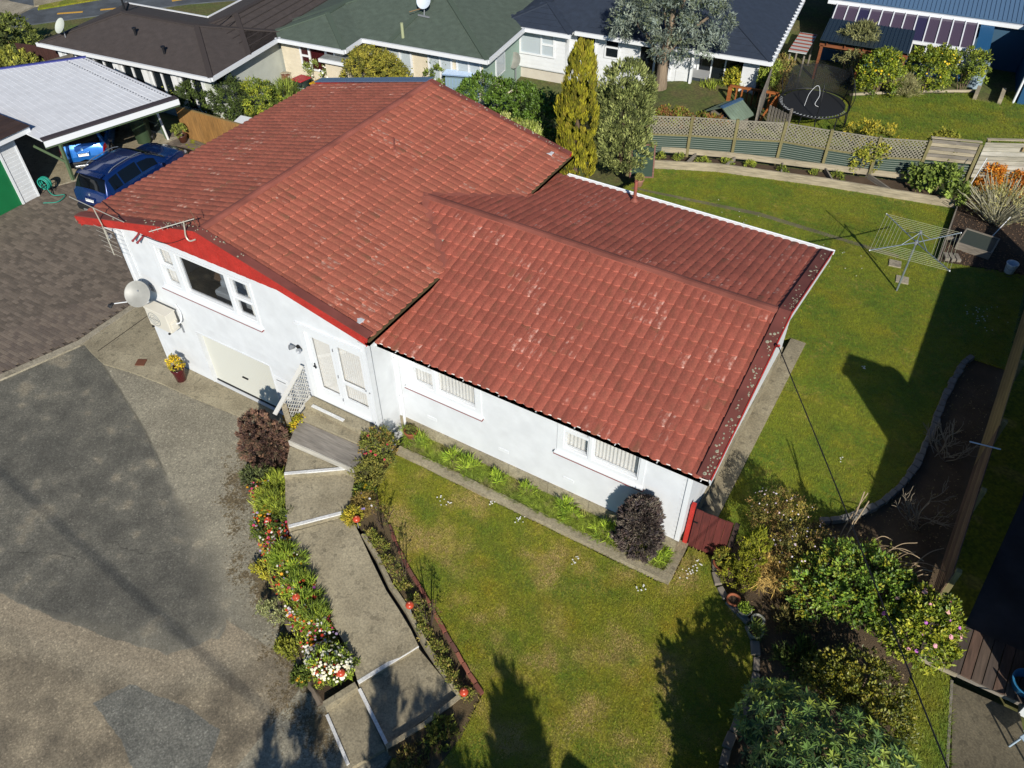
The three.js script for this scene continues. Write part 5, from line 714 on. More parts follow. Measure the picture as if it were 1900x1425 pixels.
// ground cover in the bed under the wall, with tufts of bulbs
{
  const bedPoly = [[0.35, -0.76], [7.1, -0.76], [7.1, -0.27], [0.45, -0.27]];
  grass('wall_bed_groundcover', 'bright green weedy ground cover in the bed below the wing wall', bedPoly, -0.8, 900, (x, z) => { const a = fbm(x * 1.4, z * 2, 3, 3), c = mix([0.6, 0.66, 0.2], [0.52, 0.6, 0.17], clamp(0.5 + a * 2)), k = rr(0.75, 1.2); return mix(c, [0.62, 0.56, 0.4], sst(0.1, 0.35, noise(x * 2.2, z * 2.2, 1)) * 0.7).map(q => q * k); }, 0.07, 8, 0.05);
  const pos = [[0.65, -0.55, 0.42, 0.28], [1.75, -0.5, 0.2, 0.26], [2.15, -0.46, 0.2, 0.26], [2.9, -0.55, 0.18, 0.2], [3.7, -0.58, 0.18, 0.2], [4.65, -0.6, 0.22, 0.28], [4.9, -0.45, 0.2, 0.2], [5.7, -0.4, 0.32, 0.28], [6.9, -0.5, 0.2, 0.24]];
  pos.forEach(([x, z, r, h], i) => { clump('bulb_tuft', 'strappy green bulb leaves in the wall bed, number ' + ['one', 'two', 'three', 'four', 'five', 'six', 'seven', 'eight', 'nine'][i] + ' from the corner pot', x, -0.8, z, r, h, 0.18, { ...gl, leaf: [h * 0.8, 0.013], leaves: 220, clumps: 12, clumpR: 0.05, cols: ['#7f9a34', '#98b044', '#67842c'] }).userData.group = 'bulb tufts in the wall bed'; });
  // daisies in the lawn
  rnd = mulberry(88); const L = new Leaves(); for (const [cx, cz, n, s, y] of [[2.2, 0.5, 12, 0.25, 0], [3.9, 0.1, 10, 0.2, 0], [5.4, 0.35, 8, 0.2, 0], [7.6, -0.5, 14, 0.25, 0], [6.9, 0.35, 9, 0.2, 0], [7.7, -0.8, 8, 0.2, 0], [3.1, 0.02, 6, 0.1, 0], [9.2, -8.7, 8, 0.15, 1], [9.5, -5.2, 4, 0.1, 1], [11.4, -12.5, 30, 0.9, 1], [7, -13, 10, 1.8, 1], [4, -14, 9, 1.6, 1]]) for (let i = 0; i < n; i++) { const x = cx + rr(-s, s) * rnd(), z = cz + rr(-s, s) * rnd(); L.disc(V(x, (y ? -0.9 : lawnY(x, z)) + 0.05, z), V(0, 1, 0), rr(0.012, 0.02), [0.8, 0.8, 0.76], 1, 6); }
  const d = L.mesh('lawn_daisies', M.petal); stuff(d); tag(d, 'tiny white daisies scattered over the lawns', 'daisies');
}
// ---------------------------------------------------------------- things round the house
M.terra = mat('#a9623f', { r: 0.85, map: 'blot' });
M.grayTimber = mat('#8f877b', { r: 0.95, map: 'wood', bump: 'wood', bs: 0.004 });
M.paleTimber = mat('#b5a98f', { r: 0.9, map: 'wood', bump: 'wood', bs: 0.004 });
M.greenTimber = mat('#8a8258', { r: 0.95, map: 'woodv', bump: 'woodv', bs: 0.004 });
M.stone = mat('#8c8a84', { r: 0.95, map: 'blot', bump: true, bs: 0.01 });
function pot(name, label, pos, r0, r1, h, m, o = {}) { const t = thing(name, label, 'plant pot', pos, 0, o.group); mesh('pot_body', lathe([[0, 0], [r0, 0], [r1, h - 0.05], [r1 + 0.015, h - 0.05], [r1 + 0.02, h], [r1 - 0.015, h], [r1 - 0.03, h - 0.05], [r0 - 0.02, 0.04]], 22), m, t); if (!o.empty) mesh('potting_soil', cyl(r1 - 0.02, r1 - 0.025, 0.02, 0, h - 0.05, 0, 18), M.soil, t); if (o.plant) { rnd = mulberry(Math.round(Math.abs(pos[0] * 57)) + 3); crown(t, { blobs: [[0, h + o.plant.h * 0.4, 0, o.plant.r, o.plant.h * 0.5, o.plant.r]], clumps: 40, leaves: 900, clumpR: 0.05, leaf: [0.06, 0.025], floor: h - 0.03, ...o.plant }); } return t; }
pot('glazed_pot', 'dark red glazed pot with a yellow green plant left of the garage', [-6.62, -1.46, 0.4], 0.13, 0.17, 0.42, mat('#4a1219', { r: 0.15 }), { plant: { h: 0.42, r: 0.2, cols: ['#b39a24', '#c7ae30', '#8a8020', '#7c7a2a'] } });
pot('terracotta_pot', 'terracotta pot in the corner beside the white downpipe', [0.42, -0.8, -0.62], 0.1, 0.16, 0.26, M.terra, { plant: { h: 0.08, r: 0.12, cols: ['#5f6a34', '#4a4a2a'], leaves: 300 } });
pot('terracotta_pot', 'terracotta pot with a bushy plant beside the red gate', [8.1, -0.93, -0.98], 0.1, 0.17, 0.26, M.terra, { plant: { h: 0.4, r: 0.18, cols: ['#72762c', '#5f6a28', '#868232'] } });
pot('terracotta_pot', 'small orange terracotta pot at the curved bed edge', [8.6, -0.95, -0.32], 0.09, 0.13, 0.22, M.terra, {});
pot('plastic_pot', 'round pale rimmed pot with green leaves next to the small orange pot', [8.86, -0.95, -0.24], 0.1, 0.13, 0.2, mat('#8f8b78', { r: 0.8 }), { plant: { h: 0.08, r: 0.1, leaves: 350, cols: ['#657f2c', '#7f9838'] } });
pot('plastic_pot', 'empty grey rimmed pot in the shade of the corner bed', [9.16, -0.95, -0.16], 0.09, 0.12, 0.18, mat('#8b8b82', { r: 0.8 }), {});
pot('plastic_pot', 'wide dark pot with drooping leaves lowest of the four pots', [9.2, -0.95, 0.1], 0.11, 0.14, 0.18, mat('#85886f', { r: 0.8 }), { plant: { h: 0.1, r: 0.1, leaf: [0.16, 0.014], leaves: 160, cols: ['#6d7d3c', '#56682c'] } });
pot('terracotta_pot', 'pale terracotta pot at the edge of the back lawn', [0.25, -0.9, -14.2], 0.1, 0.15, 0.28, mat('#bd8b74', { r: 0.9, map: 'blot' }), { plant: { h: 0.15, r: 0.12, cols: ['#7a7a4c'] } });
// round orange lamps on stakes
[[-0.84, -1.1, 2.98, 'orange glass garden ball among the red and white flowers'], [0.92, -0.92, 2.06, 'orange glass garden ball right of the second nosing'], [0.98, -1.1, 4.1, 'orange glass garden ball beside the strappy plants'], [3.1, -1.02, 3.12, 'orange glass garden ball in the narrow right border'], [2.74, -1.22, 4.86, 'orange glass garden ball among creamy white flowers'], [4.98, -1.12, 4.02, 'orange glass garden ball at the lower path corner']].forEach(([x, y, z, lab]) => {
  const t = thing('garden_ball', lab, 'garden ball', [x, y, z]); mesh('stake', rod([0, 0, 0], [0, 0.26, 0], 0.01), M.gray, t); mesh('ball', new THREE.SphereGeometry(0.085, 20, 14).scale(1, 0.85, 1).translate(0, 0.32, 0), mat('#b8472e', { r: 0.3 }), t); mesh('finial', sph(0.018, 0, 0.4, 0, 8), mat('#e08a70', { r: 0.3 }), t); });
// driftwood and stones edging the flower bed
{
  const pts = [[-2.75, 1.75], [-2.2, 2.3], [-1.6, 2.72], [-1.0, 3.2], [-0.4, 3.62], [0.2, 4.06], [0.7, 4.34], [1.2, 4.64], [1.7, 4.95], [2.1, 5.16], [2.6, 5.4]];
  rnd = mulberry(66);
  for (let i = 0; i + 1 < pts.length; i++) { const a = pts[i], b = pts[i + 1], wood = i >= 4; const lab = 'number ' + ['one', 'two', 'three', 'four', 'five', 'six', 'seven', 'eight', 'nine', 'ten'][i] + ' from the conifer';
    const g = tube([[a[0], -1.4, a[1]], [(a[0] + b[0]) / 2 + rr(-0.04, 0.04), -1.33 + rr(-0.02, 0.05), (a[1] + b[1]) / 2 + rr(-0.04, 0.04)], [b[0], -1.4, b[1]]], 0.07, 12, 8), p = g.attributes.position; for (let k = 0; k < p.count; k++) { const q = 0.025 * noise(p.getX(k) * 7, p.getY(k) * 7, p.getZ(k) * 7); p.setXYZ(k, p.getX(k) + q, p.getY(k) + q, p.getZ(k) - q); } g.computeVertexNormals();
    tag(mesh('driftwood_log', g, i === 4 ? mat('#a8764a', { r: 0.9, map: 'wood' }) : mat(i % 2 ? '#7d7060' : '#6d6152', { r: 1, map: 'wood' })), 'weathered driftwood log edging the flower bed, ' + lab, 'log', 'driftwood logs edging the flower bed'); }
}
// lattice screen and rail beside the landing
{
  const t = thing('lattice_balustrade', 'white lattice side rail with sloping top beside the front door steps', 'balustrade'); const wh = mat('#b9b7b0', { r: 0.7 });
  mesh('post', bx(-2.02, -1.93, -1.45, 0.42, 0.84, 0.93), M.paleTimber, t); mesh('top_rail', bar([-1.975, 1.0, 0.1], [-1.975, 0.36, 1.2], 0.1, 0.035), mat('#c6c4bd', { r: 0.6 }), t); mesh('bottom_rail', bar([-1.975, 0.0, 0.08], [-1.975, -0.3, 0.86], 0.04, 0.06), wh, t);
  const gs = []; const inside = (z, y) => z > 0.06 && z < 0.86 && y < 0.97 - 0.58 * (z - 0.1) && y > 0.02 - 0.38 * (z - 0.08); const st = (z0, y0, dz, dy) => { let s = null, e = null; for (let q = 0; q <= 2.4; q += 0.01) { const z = z0 + dz * q, y = y0 + dy * q; if (inside(z, y)) { if (s === null) s = q; e = q; } } if (s !== null && e - s > 0.03) gs.push([[z0 + dz * s, y0 + dy * s], [z0 + dz * e, y0 + dy * e]]); };
  const R = Math.SQRT1_2; for (let c = -1.6; c < 2.2; c += 0.125) { st(0.06 - 0.0, c - 0.9, R, R); st(0.06, c + 0.3, R, -R); }
  stuff(mesh('lattice', gs.map(([a, b], i) => bar([-1.975 + (i % 2 ? 0.007 : -0.007), a[1], a[0]], [-1.975 + (i % 2 ? 0.007 : -0.007), b[1], b[0]], 0.01, 0.022)), wh, t));
}
clump('yellow_nasturtium', 'yellow orange leaved plant behind the lattice rail by the garage', -2.35, -1.46, 0.5, 0.22, 1.2, 0.24, { cols: ['#a8801c', '#b8942a', '#7d7a24', '#94681c'], leaf: [0.06, 0.045], clumps: 90, leaves: 1500 });
clump('yellow_nasturtium', 'yellow green plant at the foot of the lattice rail', -1.86, -0.6, 0.75, 0.12, 0.5, 0.24, { cols: ['#8a8a24', '#a89428', '#6a7020'], leaf: [0.06, 0.045], clumps: 60, leaves: 900 });
tag(mesh('drain_cover', [box(0.26, 0.03, 0.24, -8.11, -1.452, 0.5, 0, 0.5)], mat('#7a4a33', { r: 1, map: 'blot' })), 'rusty square drain cover in the concrete apron', 'drain cover');
// red gate and post
{
  const t = thing('red_gate', 'weathered dark red board gate beside the wing corner', 'gate', [7.2, -0.92, -1.16], 0.05); const rd = mat('#6e302a', { r: 0.85, map: 'woodv', bump: 'woodv', bs: 0.004 });
  mesh('gate_post', bx(-0.02, 0.07, 0, 1.42, -0.05, 0.05), M.red, t);
  for (let i = 0; i < 5; i++) mesh('gate_board', bx(0.1 + i * 0.155, 0.1 + i * 0.155 + 0.149, 0.04, 1.3 - (i % 2) * 0.01, -0.012 + (i % 2) * 0.004, 0.014 + (i % 2) * 0.004), rd, t);
  mesh('gate_rail', bx(0.1, 0.87, 0.25, 0.35, -0.05, -0.014), rd, t); mesh('gate_rail', bx(0.1, 0.87, 1.0, 1.1, -0.05, -0.014), rd, t); mesh('latch', bx(0.1, 0.19, 0.9, 0.93, 0.018, 0.04), M.black, t); mesh('hinge_post', bx(0.89, 0.99, 0, 1.3, -0.05, 0.05), mat('#3a2a26', { r: 1 }), t);
}
// strip of paving beside the wing gable
struct('side_path', sheet([[7.19, -1.25], [7.6, -1.25], [7.6, -8.9], [7.19, -8.9]], -0.86, 0.1), M.conc);
struct('lawn_edging_strip', sheet([[0.1, -13.9], [0.12, -14.02], [4.4, -14.65], [8.9, -14.45], [8.9, -14.3], [4.4, -14.45]], -0.885, 0.05), mat('#7d7659', { r: 1, map: 'blot' }));
[[8.88, -13.93, 'square stepping stone farther from the clothesline pole'], [9.24, -13.2, 'square stepping stone beside the clothesline pole']].forEach(([x, z, l]) => tag(mesh('stepping_stone', rbox(0.36, 0.06, 0.36, 0.015, x, -0.89, z, 0, 0.15), M.concPale), l, 'paving slab'));
// rotary clothesline
{
  const t = thing('rotary_clothesline', 'square rotary clothesline on a leaning grey pole in the back lawn', 'clothesline', [9.21, -0.9, -12.6]), al = mat('#9aa6ad', { r: 0.35, metal: 0.6 });
  mesh('pole', rod([0, 0, 0], [0, 1.75, 0.0], 0.028, 12), al, t); mesh('inner_pole', rod([0, 1.7, 0], [0, 2.0, 0], 0.02, 10), al, t); mesh('hub', cyl(0.06, 0.06, 0.1, 0, 1.68, 0, 14), M.gray, t); mesh('top_cap', cyl(0.035, 0.035, 0.06, 0, 2.02, 0, 12), M.gray, t);
  const E = [[-1.03, 1.78, -0.9], [0.98, 1.78, -0.95], [1.02, 1.78, 1.1], [-1.02, 1.78, 1.2]];
  for (const e of E) { mesh('arm', rod([0, 1.68, 0], e, 0.016, 8), al, t); mesh('brace', rod([0, 2.0, 0], [e[0] * 0.33, 1.715, e[2] * 0.33], 0.01, 6), al, t); mesh('end_cap', sph(0.022, ...e, 8), M.trim, t); }
  const wires = []; for (let k = 0; k < 7; k++) { const f = 1 - k * 0.09; for (let i = 0; i < 4; i++) { const a = E[i], b = E[(i + 1) % 4], A = [a[0] * f, lerp(1.68, 1.78, f), a[2] * f], B = [b[0] * f, lerp(1.68, 1.78, f), b[2] * f]; wires.push(rod(A, B, 0.004, 4)); } }
  stuff(mesh('lines', wires, mat('#b9bb9c', { r: 0.6 }), t));
  tag(mesh('clothes_peg', [rbox(0.012, 0.08, 0.02, 0.004, 8.72, 0.78, -13.05), rbox(0.012, 0.08, 0.02, 0.004, 8.735, 0.78, -13.05, 0.2)], mat('#c8b41c')), 'yellow clothes peg on the clothesline', 'peg');
}
// raised timber bed below the lattice fence
{
  const F = [[-0.05, -15.5], [2.2, -16.5], [5.8, -17.42], [9.9, -18.2]], Bk = [[-0.1, -16.25], [2.35, -17.15], [5.45, -18.0], [8.4, -18.85]];
  const t = thing('raised_garden_bed', 'long raised bed of pale timber sleepers below the lattice fence', 'raised bed');
  for (let i = 0; i < 3; i++) for (const y of [0, 1]) mesh('sleeper', bar([F[i][0], -0.83 + y * 0.155, F[i][1]], [F[i + 1][0], -0.83 + y * 0.155, F[i + 1][1]], 0.07, 0.15), M.paleTimber, t);
  for (let i = 0; i < 3; i++) mesh('back_sleeper', bar([Bk[i][0], -0.52, Bk[i][1]], [Bk[i + 1][0], -0.52, Bk[i + 1][1]], 0.05, 0.2), M.paleTimber, t);
  const ev = (L, f) => { const s = f * 3, i = Math.min(2, Math.floor(s)), u = s - i; return [lerp(L[i][0], L[i + 1][0], u), lerp(L[i][1], L[i + 1][1], u)]; };
  for (const f of [0.0, 0.19, 0.36, 0.53, 0.68, 0.83]) { const a = ev(F, f), b = ev(Bk, f); mesh('divider', bar([a[0], -0.7, a[1]], [b[0], -0.66, b[1]], 0.05, 0.24), M.grayTimber, t); }
  mesh('bed_soil', sheet([...F, ...Bk.slice().reverse()], -0.73, 0.2), M.soil, t);
  for (let i = 0; i < 8; i++) { rnd = mulberry(300 + i); const f = 0.03 + i * 0.1, a = ev(F, f), b = ev(Bk, f); clump('seedling_patch', 'small green seedlings in the raised bed, number ' + ['one', 'two', 'three', 'four', 'five', 'six', 'seven', 'eight'][i] + ' from the left', (a[0] + b[0]) / 2 + rr(-0.2, 0.2), -0.74, (a[1] + b[1]) / 2, rr(0.12, 0.25), rr(0.12, 0.25), 0.16, { leaves: 300, clumps: 16, cols: ['#6d7c34', '#8a9444', '#54642a'] }).userData.group = 'seedlings in the raised bed'; }
}
// lattice fence: posts, a lattice panel above and a dark mesh panel below in each bay
{
  const P = [[-0.38, -16.01], [0.99, -16.67], [2.44, -17.24], [3.91, -17.87], [5.43, -18.1], [6.97, -18.4], [8.41, -18.98], [9.9, -19.46]];
  const t = thing('lattice_fence', 'grey lattice topped fence with green mesh at the back of the lawn', 'fence'), lat = mat('#96907f', { r: 0.95, map: 'fine' }), netm = mat('#2f4238', { r: 0.9 }), wire = mat('#7d857c', { r: 0.7 });
  P.forEach(([x, z], i) => mesh('post', box(0.1, 1.75, 0.1, x, -0.08 + 0.02 * (i % 2), z, 0, 0.4, 0.02 * (i % 3 - 1)), i > 5 ? M.greenTimber : M.greenTimber, t));
  const bays = (i) => { const a = P[i], b = P[i + 1], L = Math.hypot(b[0] - a[0], b[1] - a[1]), ux = (b[0] - a[0]) / L, uz = (b[1] - a[1]) / L; return { L, at: (s, y, o = 0) => [a[0] + ux * s - uz * o, y, a[1] + uz * s + ux * o] }; };
  for (let i = 0; i < 6; i++) { const B = bays(i), y0 = 0.1, y1 = 0.74, h = y1 - y0, gs = [], W = B.L - 0.12; const step = 0.125;
    for (let s = -h; s < W; s += step) { const f = (s0, s1) => { let a = s0, b = s1, ya = y0, yb = y1; return [a, b, ya, yb]; }; let a = s, b = s + h, ya = y0, yb = y1; if (a < 0) { ya = y0 - a; a = 0; } if (b > W) { yb = y1 - (b - W); b = W; } if (b - a > 0.04) gs.push(bar(B.at(0.06 + a, ya, 0.008), B.at(0.06 + b, yb, 0.008), 0.01, 0.034)), gs.push(bar(B.at(0.06 + W - a, ya, -0.008), B.at(0.06 + W - b, yb, -0.008), 0.01, 0.034)); }
    stuff(mesh('lattice_panel', gs, lat, t)); mesh('top_batten', bar(B.at(0.06, 0.75), B.at(B.L - 0.06, 0.75), 0.03, 0.035), lat, t); mesh('middle_rail', bar(B.at(0.06, 0.08), B.at(B.L - 0.06, 0.08), 0.05, 0.06), M.greenTimber, t);
    mesh('mesh_panel', bar(B.at(0.05, -0.3, -0.05), B.at(B.L - 0.05, -0.3, -0.05), 0.008, 0.7), netm, t); stuff(mesh('mesh_wires', Array.from({ length: 9 }, (_, k) => bar(B.at(0.05, -0.6 + k * 0.078, -0.02), B.at(B.L - 0.05, -0.6 + k * 0.078, -0.02), 0.008, 0.018)), wire, t)); }
  { const B = bays(6); for (let k = 0; k < 6; k++) mesh('fence_board', bar(B.at(0.05, 0.16 + k * 0.125, (k % 2) * 0.012), B.at(B.L - 0.05, 0.16 + k * 0.125, (k % 2) * 0.012), 0.02, 0.112), k % 2 ? M.grayTimber : M.paleTimber, t); mesh('mesh_panel', bar(B.at(0.05, -0.3, -0.05), B.at(B.L - 0.05, -0.3, -0.05), 0.008, 0.7), netm, t); stuff(mesh('mesh_wires', Array.from({ length: 8 }, (_, k) => bar(B.at(0.05, -0.6 + k * 0.085, -0.02), B.at(B.L - 0.05, -0.6 + k * 0.085, -0.02), 0.008, 0.02)), wire, t)); mesh('top_batten', bar(B.at(0, 0.9), B.at(B.L, 0.9), 0.1, 0.03), M.paleTimber, t); }
  const u = thing('board_fence', 'pale weathered horizontal board fence in the back right corner', 'fence'), pm = [mat('#b9b3a2', { r: 0.95, map: 'wood' }), mat('#a8a291', { r: 0.95, map: 'wood' }), mat('#c3beb0', { r: 0.95, map: 'wood' })];
  const A = [10.0, -19.5], Bq = [13.4, -21.2]; for (let k = 0; k < 8; k++) mesh('fence_board', bar([A[0], -0.3 + k * 0.16, A[1]], [Bq[0], -0.3 + k * 0.16, Bq[1]], 0.022, 0.142), pm[k % 3], u); for (const f of [0.02, 0.5, 0.98]) mesh('post', box(0.1, 1.95, 0.1, lerp(A[0], Bq[0], f), 0.02, lerp(A[1], Bq[1], f) - 0.07, 0, 0.46), M.greenTimber, u); mesh('capping', bar([A[0], 1.01, A[1]], [Bq[0], 1.01, Bq[1]], 0.12, 0.03), M.paleTimber, u);
  tag(mesh('timber_offcut', bar([11.1, 0.72, -19.98], [12.9, 0.7, -20.88], 0.08, 0.12), mat('#a58f66', { r: 0.9, map: 'wood' })), 'loose brown plank hung on the pale board fence', 'plank');
  rnd = mulberry(71); const d = thing('broken_trellis', 'broken grey trellis slats leaning in the fence corner', 'trellis', [9.3, -0.6, -18.95]); for (let i = 0; i < 9; i++) mesh('slat', bar([rr(-0.8, -0.1), rr(0.2, 0.5), rr(0, 0.2)], [rr(0.1, 0.7), rr(0.4, 0.9), rr(-0.1, 0.2)], 0.03, 0.012), M.grayTimber, d);
}
// leaning mesh frame at the left end of the back lawn
{
  const t = thing('mesh_frame', 'pink brown timber frame with green mesh leaning by the post', 'frame', [0.1, -0.9, -14.75], 0.5), fr = mat('#8a6458', { r: 0.9, map: 'wood' });
  const g = group('panel', t); g.rotation.x = -0.35; for (const q of [[-0.42, -0.37, 0, 1.15], [0.37, 0.42, 0, 1.15]]) mesh('stile', bx(q[0], q[1], q[2], q[3], -0.02, 0.02), fr, g); for (const y of [0, 1.1]) mesh('rail', bx(-0.37, 0.37, y, y + 0.05, -0.02, 0.02), fr, g); mesh('netting', bx(-0.37, 0.37, 0.05, 1.1, -0.004, 0.004), mat('#2c3f33', { r: 0.9 }), g);
  tag(mesh('fence_post', box(0.11, 1.1, 0.11, -0.39, -0.36, -14.67), M.greenTimber), 'lone grey fence post left of the leaning mesh frame', 'post');
}
// compost corner
{
  struct('corner_bed_soil', sheet([[9.97, -14.74], [9.94, -18.25], [10.2, -19.3], [13.4, -20.9], [13.4, -15.6]], -0.87, 0.15), mat('#4a392b', { r: 1, map: 'blot', bump: true, bs: 0.04 }));
  tag(mesh('bed_board', bar([9.98, -0.83, -14.75], [9.95, -0.83, -18.2], 0.04, 0.2), M.grayTimber), 'dark edging board between back lawn and compost bed', 'edging');
  const t = thing('cold_frame', 'low timber cold frame with wire lid in the corner bed', 'cold frame', [10.85, -0.87, -16.1], -0.12); for (const q of [[-0.5, 0.5, 0.46, 0.5], [-0.5, 0.5, -0.5, -0.46], [-0.5, -0.46, -0.46, 0.46], [0.46, 0.5, -0.46, 0.46]]) mesh('side_board', bx(q[0], q[1], 0, 0.24, q[2], q[3]), M.grayTimber, t); mesh('lid_mesh', bx(-0.46, 0.46, 0.2, 0.21, -0.46, 0.46), mat('#39413c', { r: 0.6 }), t); mesh('inner_soil', bx(-0.46, 0.46, 0.0, 0.1, -0.46, 0.46), M.soil, t);
  rnd = mulberry(3); for (const [x, z, a, l] of [[10.15, -15.0, 0.4, 'short split log in the corner bed, outer of three'], [10.3, -15.05, 0.5, 'short split log in the corner bed, middle of three'], [10.45, -15.1, 0.45, 'short split log in the corner bed, inner of three'], [10.15, -16.1, 1.5, 'timber offcut beside the cold frame']]) tag(mesh('timber_block', rbox(0.13, 0.1, 0.36, 0.015, x, -0.82, z, 0, a), M.grayTimber), l, 'timber');
  const b = thing('white_bucket', 'white plastic bucket at the edge of the shaded corner bed', 'bucket', [11.9, -0.88, -15.2]); mesh('bucket_body', lathe([[0, 0], [0.13, 0], [0.165, 0.3], [0.175, 0.3], [0.175, 0.33], [0.155, 0.33], [0.12, 0.02], [0, 0.02]], 22), mat('#c9d2da', { r: 0.5 }), b); mesh('handle', tube([[0.17, 0.3, 0], [0.12, 0.22, 0.14], [0, 0.18, 0.19], [-0.12, 0.22, 0.14], [-0.17, 0.3, 0]], 0.005, 16, 5), M.gray, b);
  tag(mesh('white_stake', rod([10.0, -0.6, -18.45], [10.2, 0.75, -18.75], 0.014), M.trim), 'white pole leaning on the fence post by the orange shrub', 'stake'); tag(mesh('white_stake', rod([11.2, -0.87, -16.95], [11.45, -0.2, -17.2], 0.014), M.trim), 'short white pole beside the cold frame', 'stake');
  rnd = mulberry(17); const gs = []; for (let i = 0; i < 900; i++) { const x = rr(10.05, 12.9), z = rr(-19, -14.9); gs.push(box(rr(0.02, 0.06), 0.008, rr(0.015, 0.03), x, -0.86 + rr(0, 0.01), z, rr(-0.3, 0.3), rnd() * 6, rr(-0.3, 0.3))); } stuff(tag(mesh('bark_mulch', gs, mat('#6f5844', { r: 1 })), 'brown bark chips over the corner bed', 'mulch'));
}
// shaded bed along the right side fence, with its stone edging
{
  struct('side_bed_soil', sheet([...STONE_EDGE, [9.0, -2.9], [8.2, -1.9], [7.95, -1.2], ...R_EDGE.slice(0, 10), [12.0, 5], [12.0, -1.2], [12.4, -10.6]], (x, z) => (z > 0 ? lawnY(x, z) : -0.9) - 0.03 - 0.02 * (x > 10.5), 0.2), mat('#6e5c46', { r: 1, map: 'blot', bump: true, bs: 0.03 }));
  { rnd = mulberry(91); const L = new Leaves(), fc = ['#8a7350', '#6f5a3e', '#a08a62', '#5a4a34', '#7d7440'].map(lin); const poly = [[10.2, -3.7], [11.0, -5.6], [11.25, -8.8], [11.5, -10.4], [12.3, -10.4], [11.95, -1.3], [11.9, 1.5], [9.75, 2.6], [9.75, 1.2], [9.2, 0.1], [8.3, -0.9], [8.4, -1.9]]; for (let i = 0; i < 9000; i++) { const x = rr(8.2, 12.3), z = rr(-10.4, 2.6); if (!inPoly(x, z, poly) || noise(x * 1.3, z * 1.3, 3) + rr(-0.3, 0.3) < -0.05) continue; L.leaf(V(x, (z > 0 ? lawnY(x, z) : -0.9) - 0.02 + rr(0, 0.015), z), V(rr(-1, 1), rr(-0.15, 0.25), rr(-1, 1)).normalize(), V(rr(-0.4, 0.4), 1, rr(-0.4, 0.4)).normalize(), rr(0.025, 0.07), rr(0.012, 0.03), pick(fc), rr(0.7, 1.2)); } stuff(tag(L.mesh('leaf_litter', M.needle), 'brown fallen leaves and bits over the shaded bed', 'leaf litter')); }
  clump('fern_clump', 'low dark green fern between camellia and rhododendron', 10.1, -0.97, 0.3, 0.45, 0.4, 0.4, { leaf: [0.16, 0.03], leaves: 1500, cols: ['#4b5c28', '#5c6d30', '#3a4a20'] });
  clump('fern_clump', 'sparse brownish fern behind the row of four pots', 9.75, -0.95, -0.5, 0.4, 0.3, 0.35, { leaf: [0.12, 0.025], leaves: 700, cols: ['#5d5a34', '#6f6440', '#4a4c28'] });
  rnd = mulberry(55);
  const row = (name, label, P, y, size, m) => { const cv = new THREE.CatmullRomCurve3(P.map(p => V(p[0], 0, p[1]))), L = cv.getLength(), n = Math.floor(L / size), t = thing(name, label, 'edging'); for (let i = 0; i < n; i++) { const p = cv.getPointAt((i + 0.5) / n), d = cv.getTangentAt((i + 0.5) / n), g = rbox(0.15 + rr(-0.03, 0.03), 0.13, size * rr(0.86, 0.96), 0.02, 0, 0, 0); const o = mesh('stone', g, m, t); o.position.set(p.x + rr(-0.015, 0.015), (typeof y === 'function' ? y(p.x, p.z) : y) + rr(-0.015, 0.01), p.z); o.rotation.set(rr(-0.05, 0.05), Math.atan2(d.x, d.z) + rr(-0.1, 0.1), rr(-0.08, 0.08)); } };
  row('stone_edging', 'curved grey stone edging of the shaded bed in the back lawn', STONE_EDGE, -0.87, 0.24, M.stone);
  row('block_edging', 'curved concrete block edging between front lawn and corner shrubs', R_EDGE.slice(0, 10), (x, z) => lawnY(x, z) + 0.0, 0.32, mat('#9c9284', { r: 0.95, map: 'blot' }));
  const t = thing('side_fence', 'horizontal board fence along the shaded right boundary', 'fence'), ms = [mat('#7b6350', { r: 0.95, map: 'wood' }), mat('#6b5546', { r: 0.95, map: 'wood' }), mat('#8a7358', { r: 0.95, map: 'wood' })], mt = [mat('#b39a68', { r: 0.95, map: 'wood' }), mat('#a58c5e', { r: 0.95, map: 'wood' })];
  const A = [12.62, -16.0], Mi = [12.2, -6.5], Bq = [11.98, -2.0];
  for (let k = 0; k < 8; k++) { mesh('fence_board', bar([A[0], -0.72 + k * 0.18, A[1]], [Mi[0], -0.72 + k * 0.18, Mi[1]], 0.022, 0.16), mt[k % 2], t); mesh('fence_board', bar([Mi[0], -0.74 + k * 0.18, Mi[1]], [Bq[0], -0.78 + k * 0.18, Bq[1]], 0.022, 0.16), ms[k % 3], t); }
  for (let i = 0; i < 7; i++) { const z = lerp(-15.8, -2.1, i / 6), x = z < -6.5 ? lerp(A[0], Mi[0], (z + 16) / 9.5) : lerp(Mi[0], Bq[0], (z + 6.5) / 4.5); mesh('post', box(0.1, 1.6, 0.1, x + 0.07, -0.15, z), M.greenTimber, t); }
  tag(mesh('white_rod', rod([11.7, 0.66, -5.6], [12.3, 0.66, -5.7], 0.015), mat('#b9c4cc', { r: 0.4 })), 'thin white rod lying across the top of the side fence', 'rod');
  struct('neighbour_verge', sheet([[12.05, -1.0], [12.4, -6.5], [12.75, -16], [13.9, -16], [13.35, -6.4], [12.75, -2.3], [12.2, -2.2]], -1.15, 0.1), M.lawn);
  struct('neighbour_drive', sheet([[13.9, -16], [13.35, -6.4], [12.75, -2.3], [13.6, -2.3], [20, -2.3], [20, -16]], -1.2, 0.1), mat('#55585c', { r: 0.95, map: 'blot', bump: true, bs: 0.006 }));
  const BG = [[12.06, -0.95], [12.66, -0.93], [12.93, 0.77], [13.1, 3.5], [11.9, 3.5], [12.1, 0.9]];
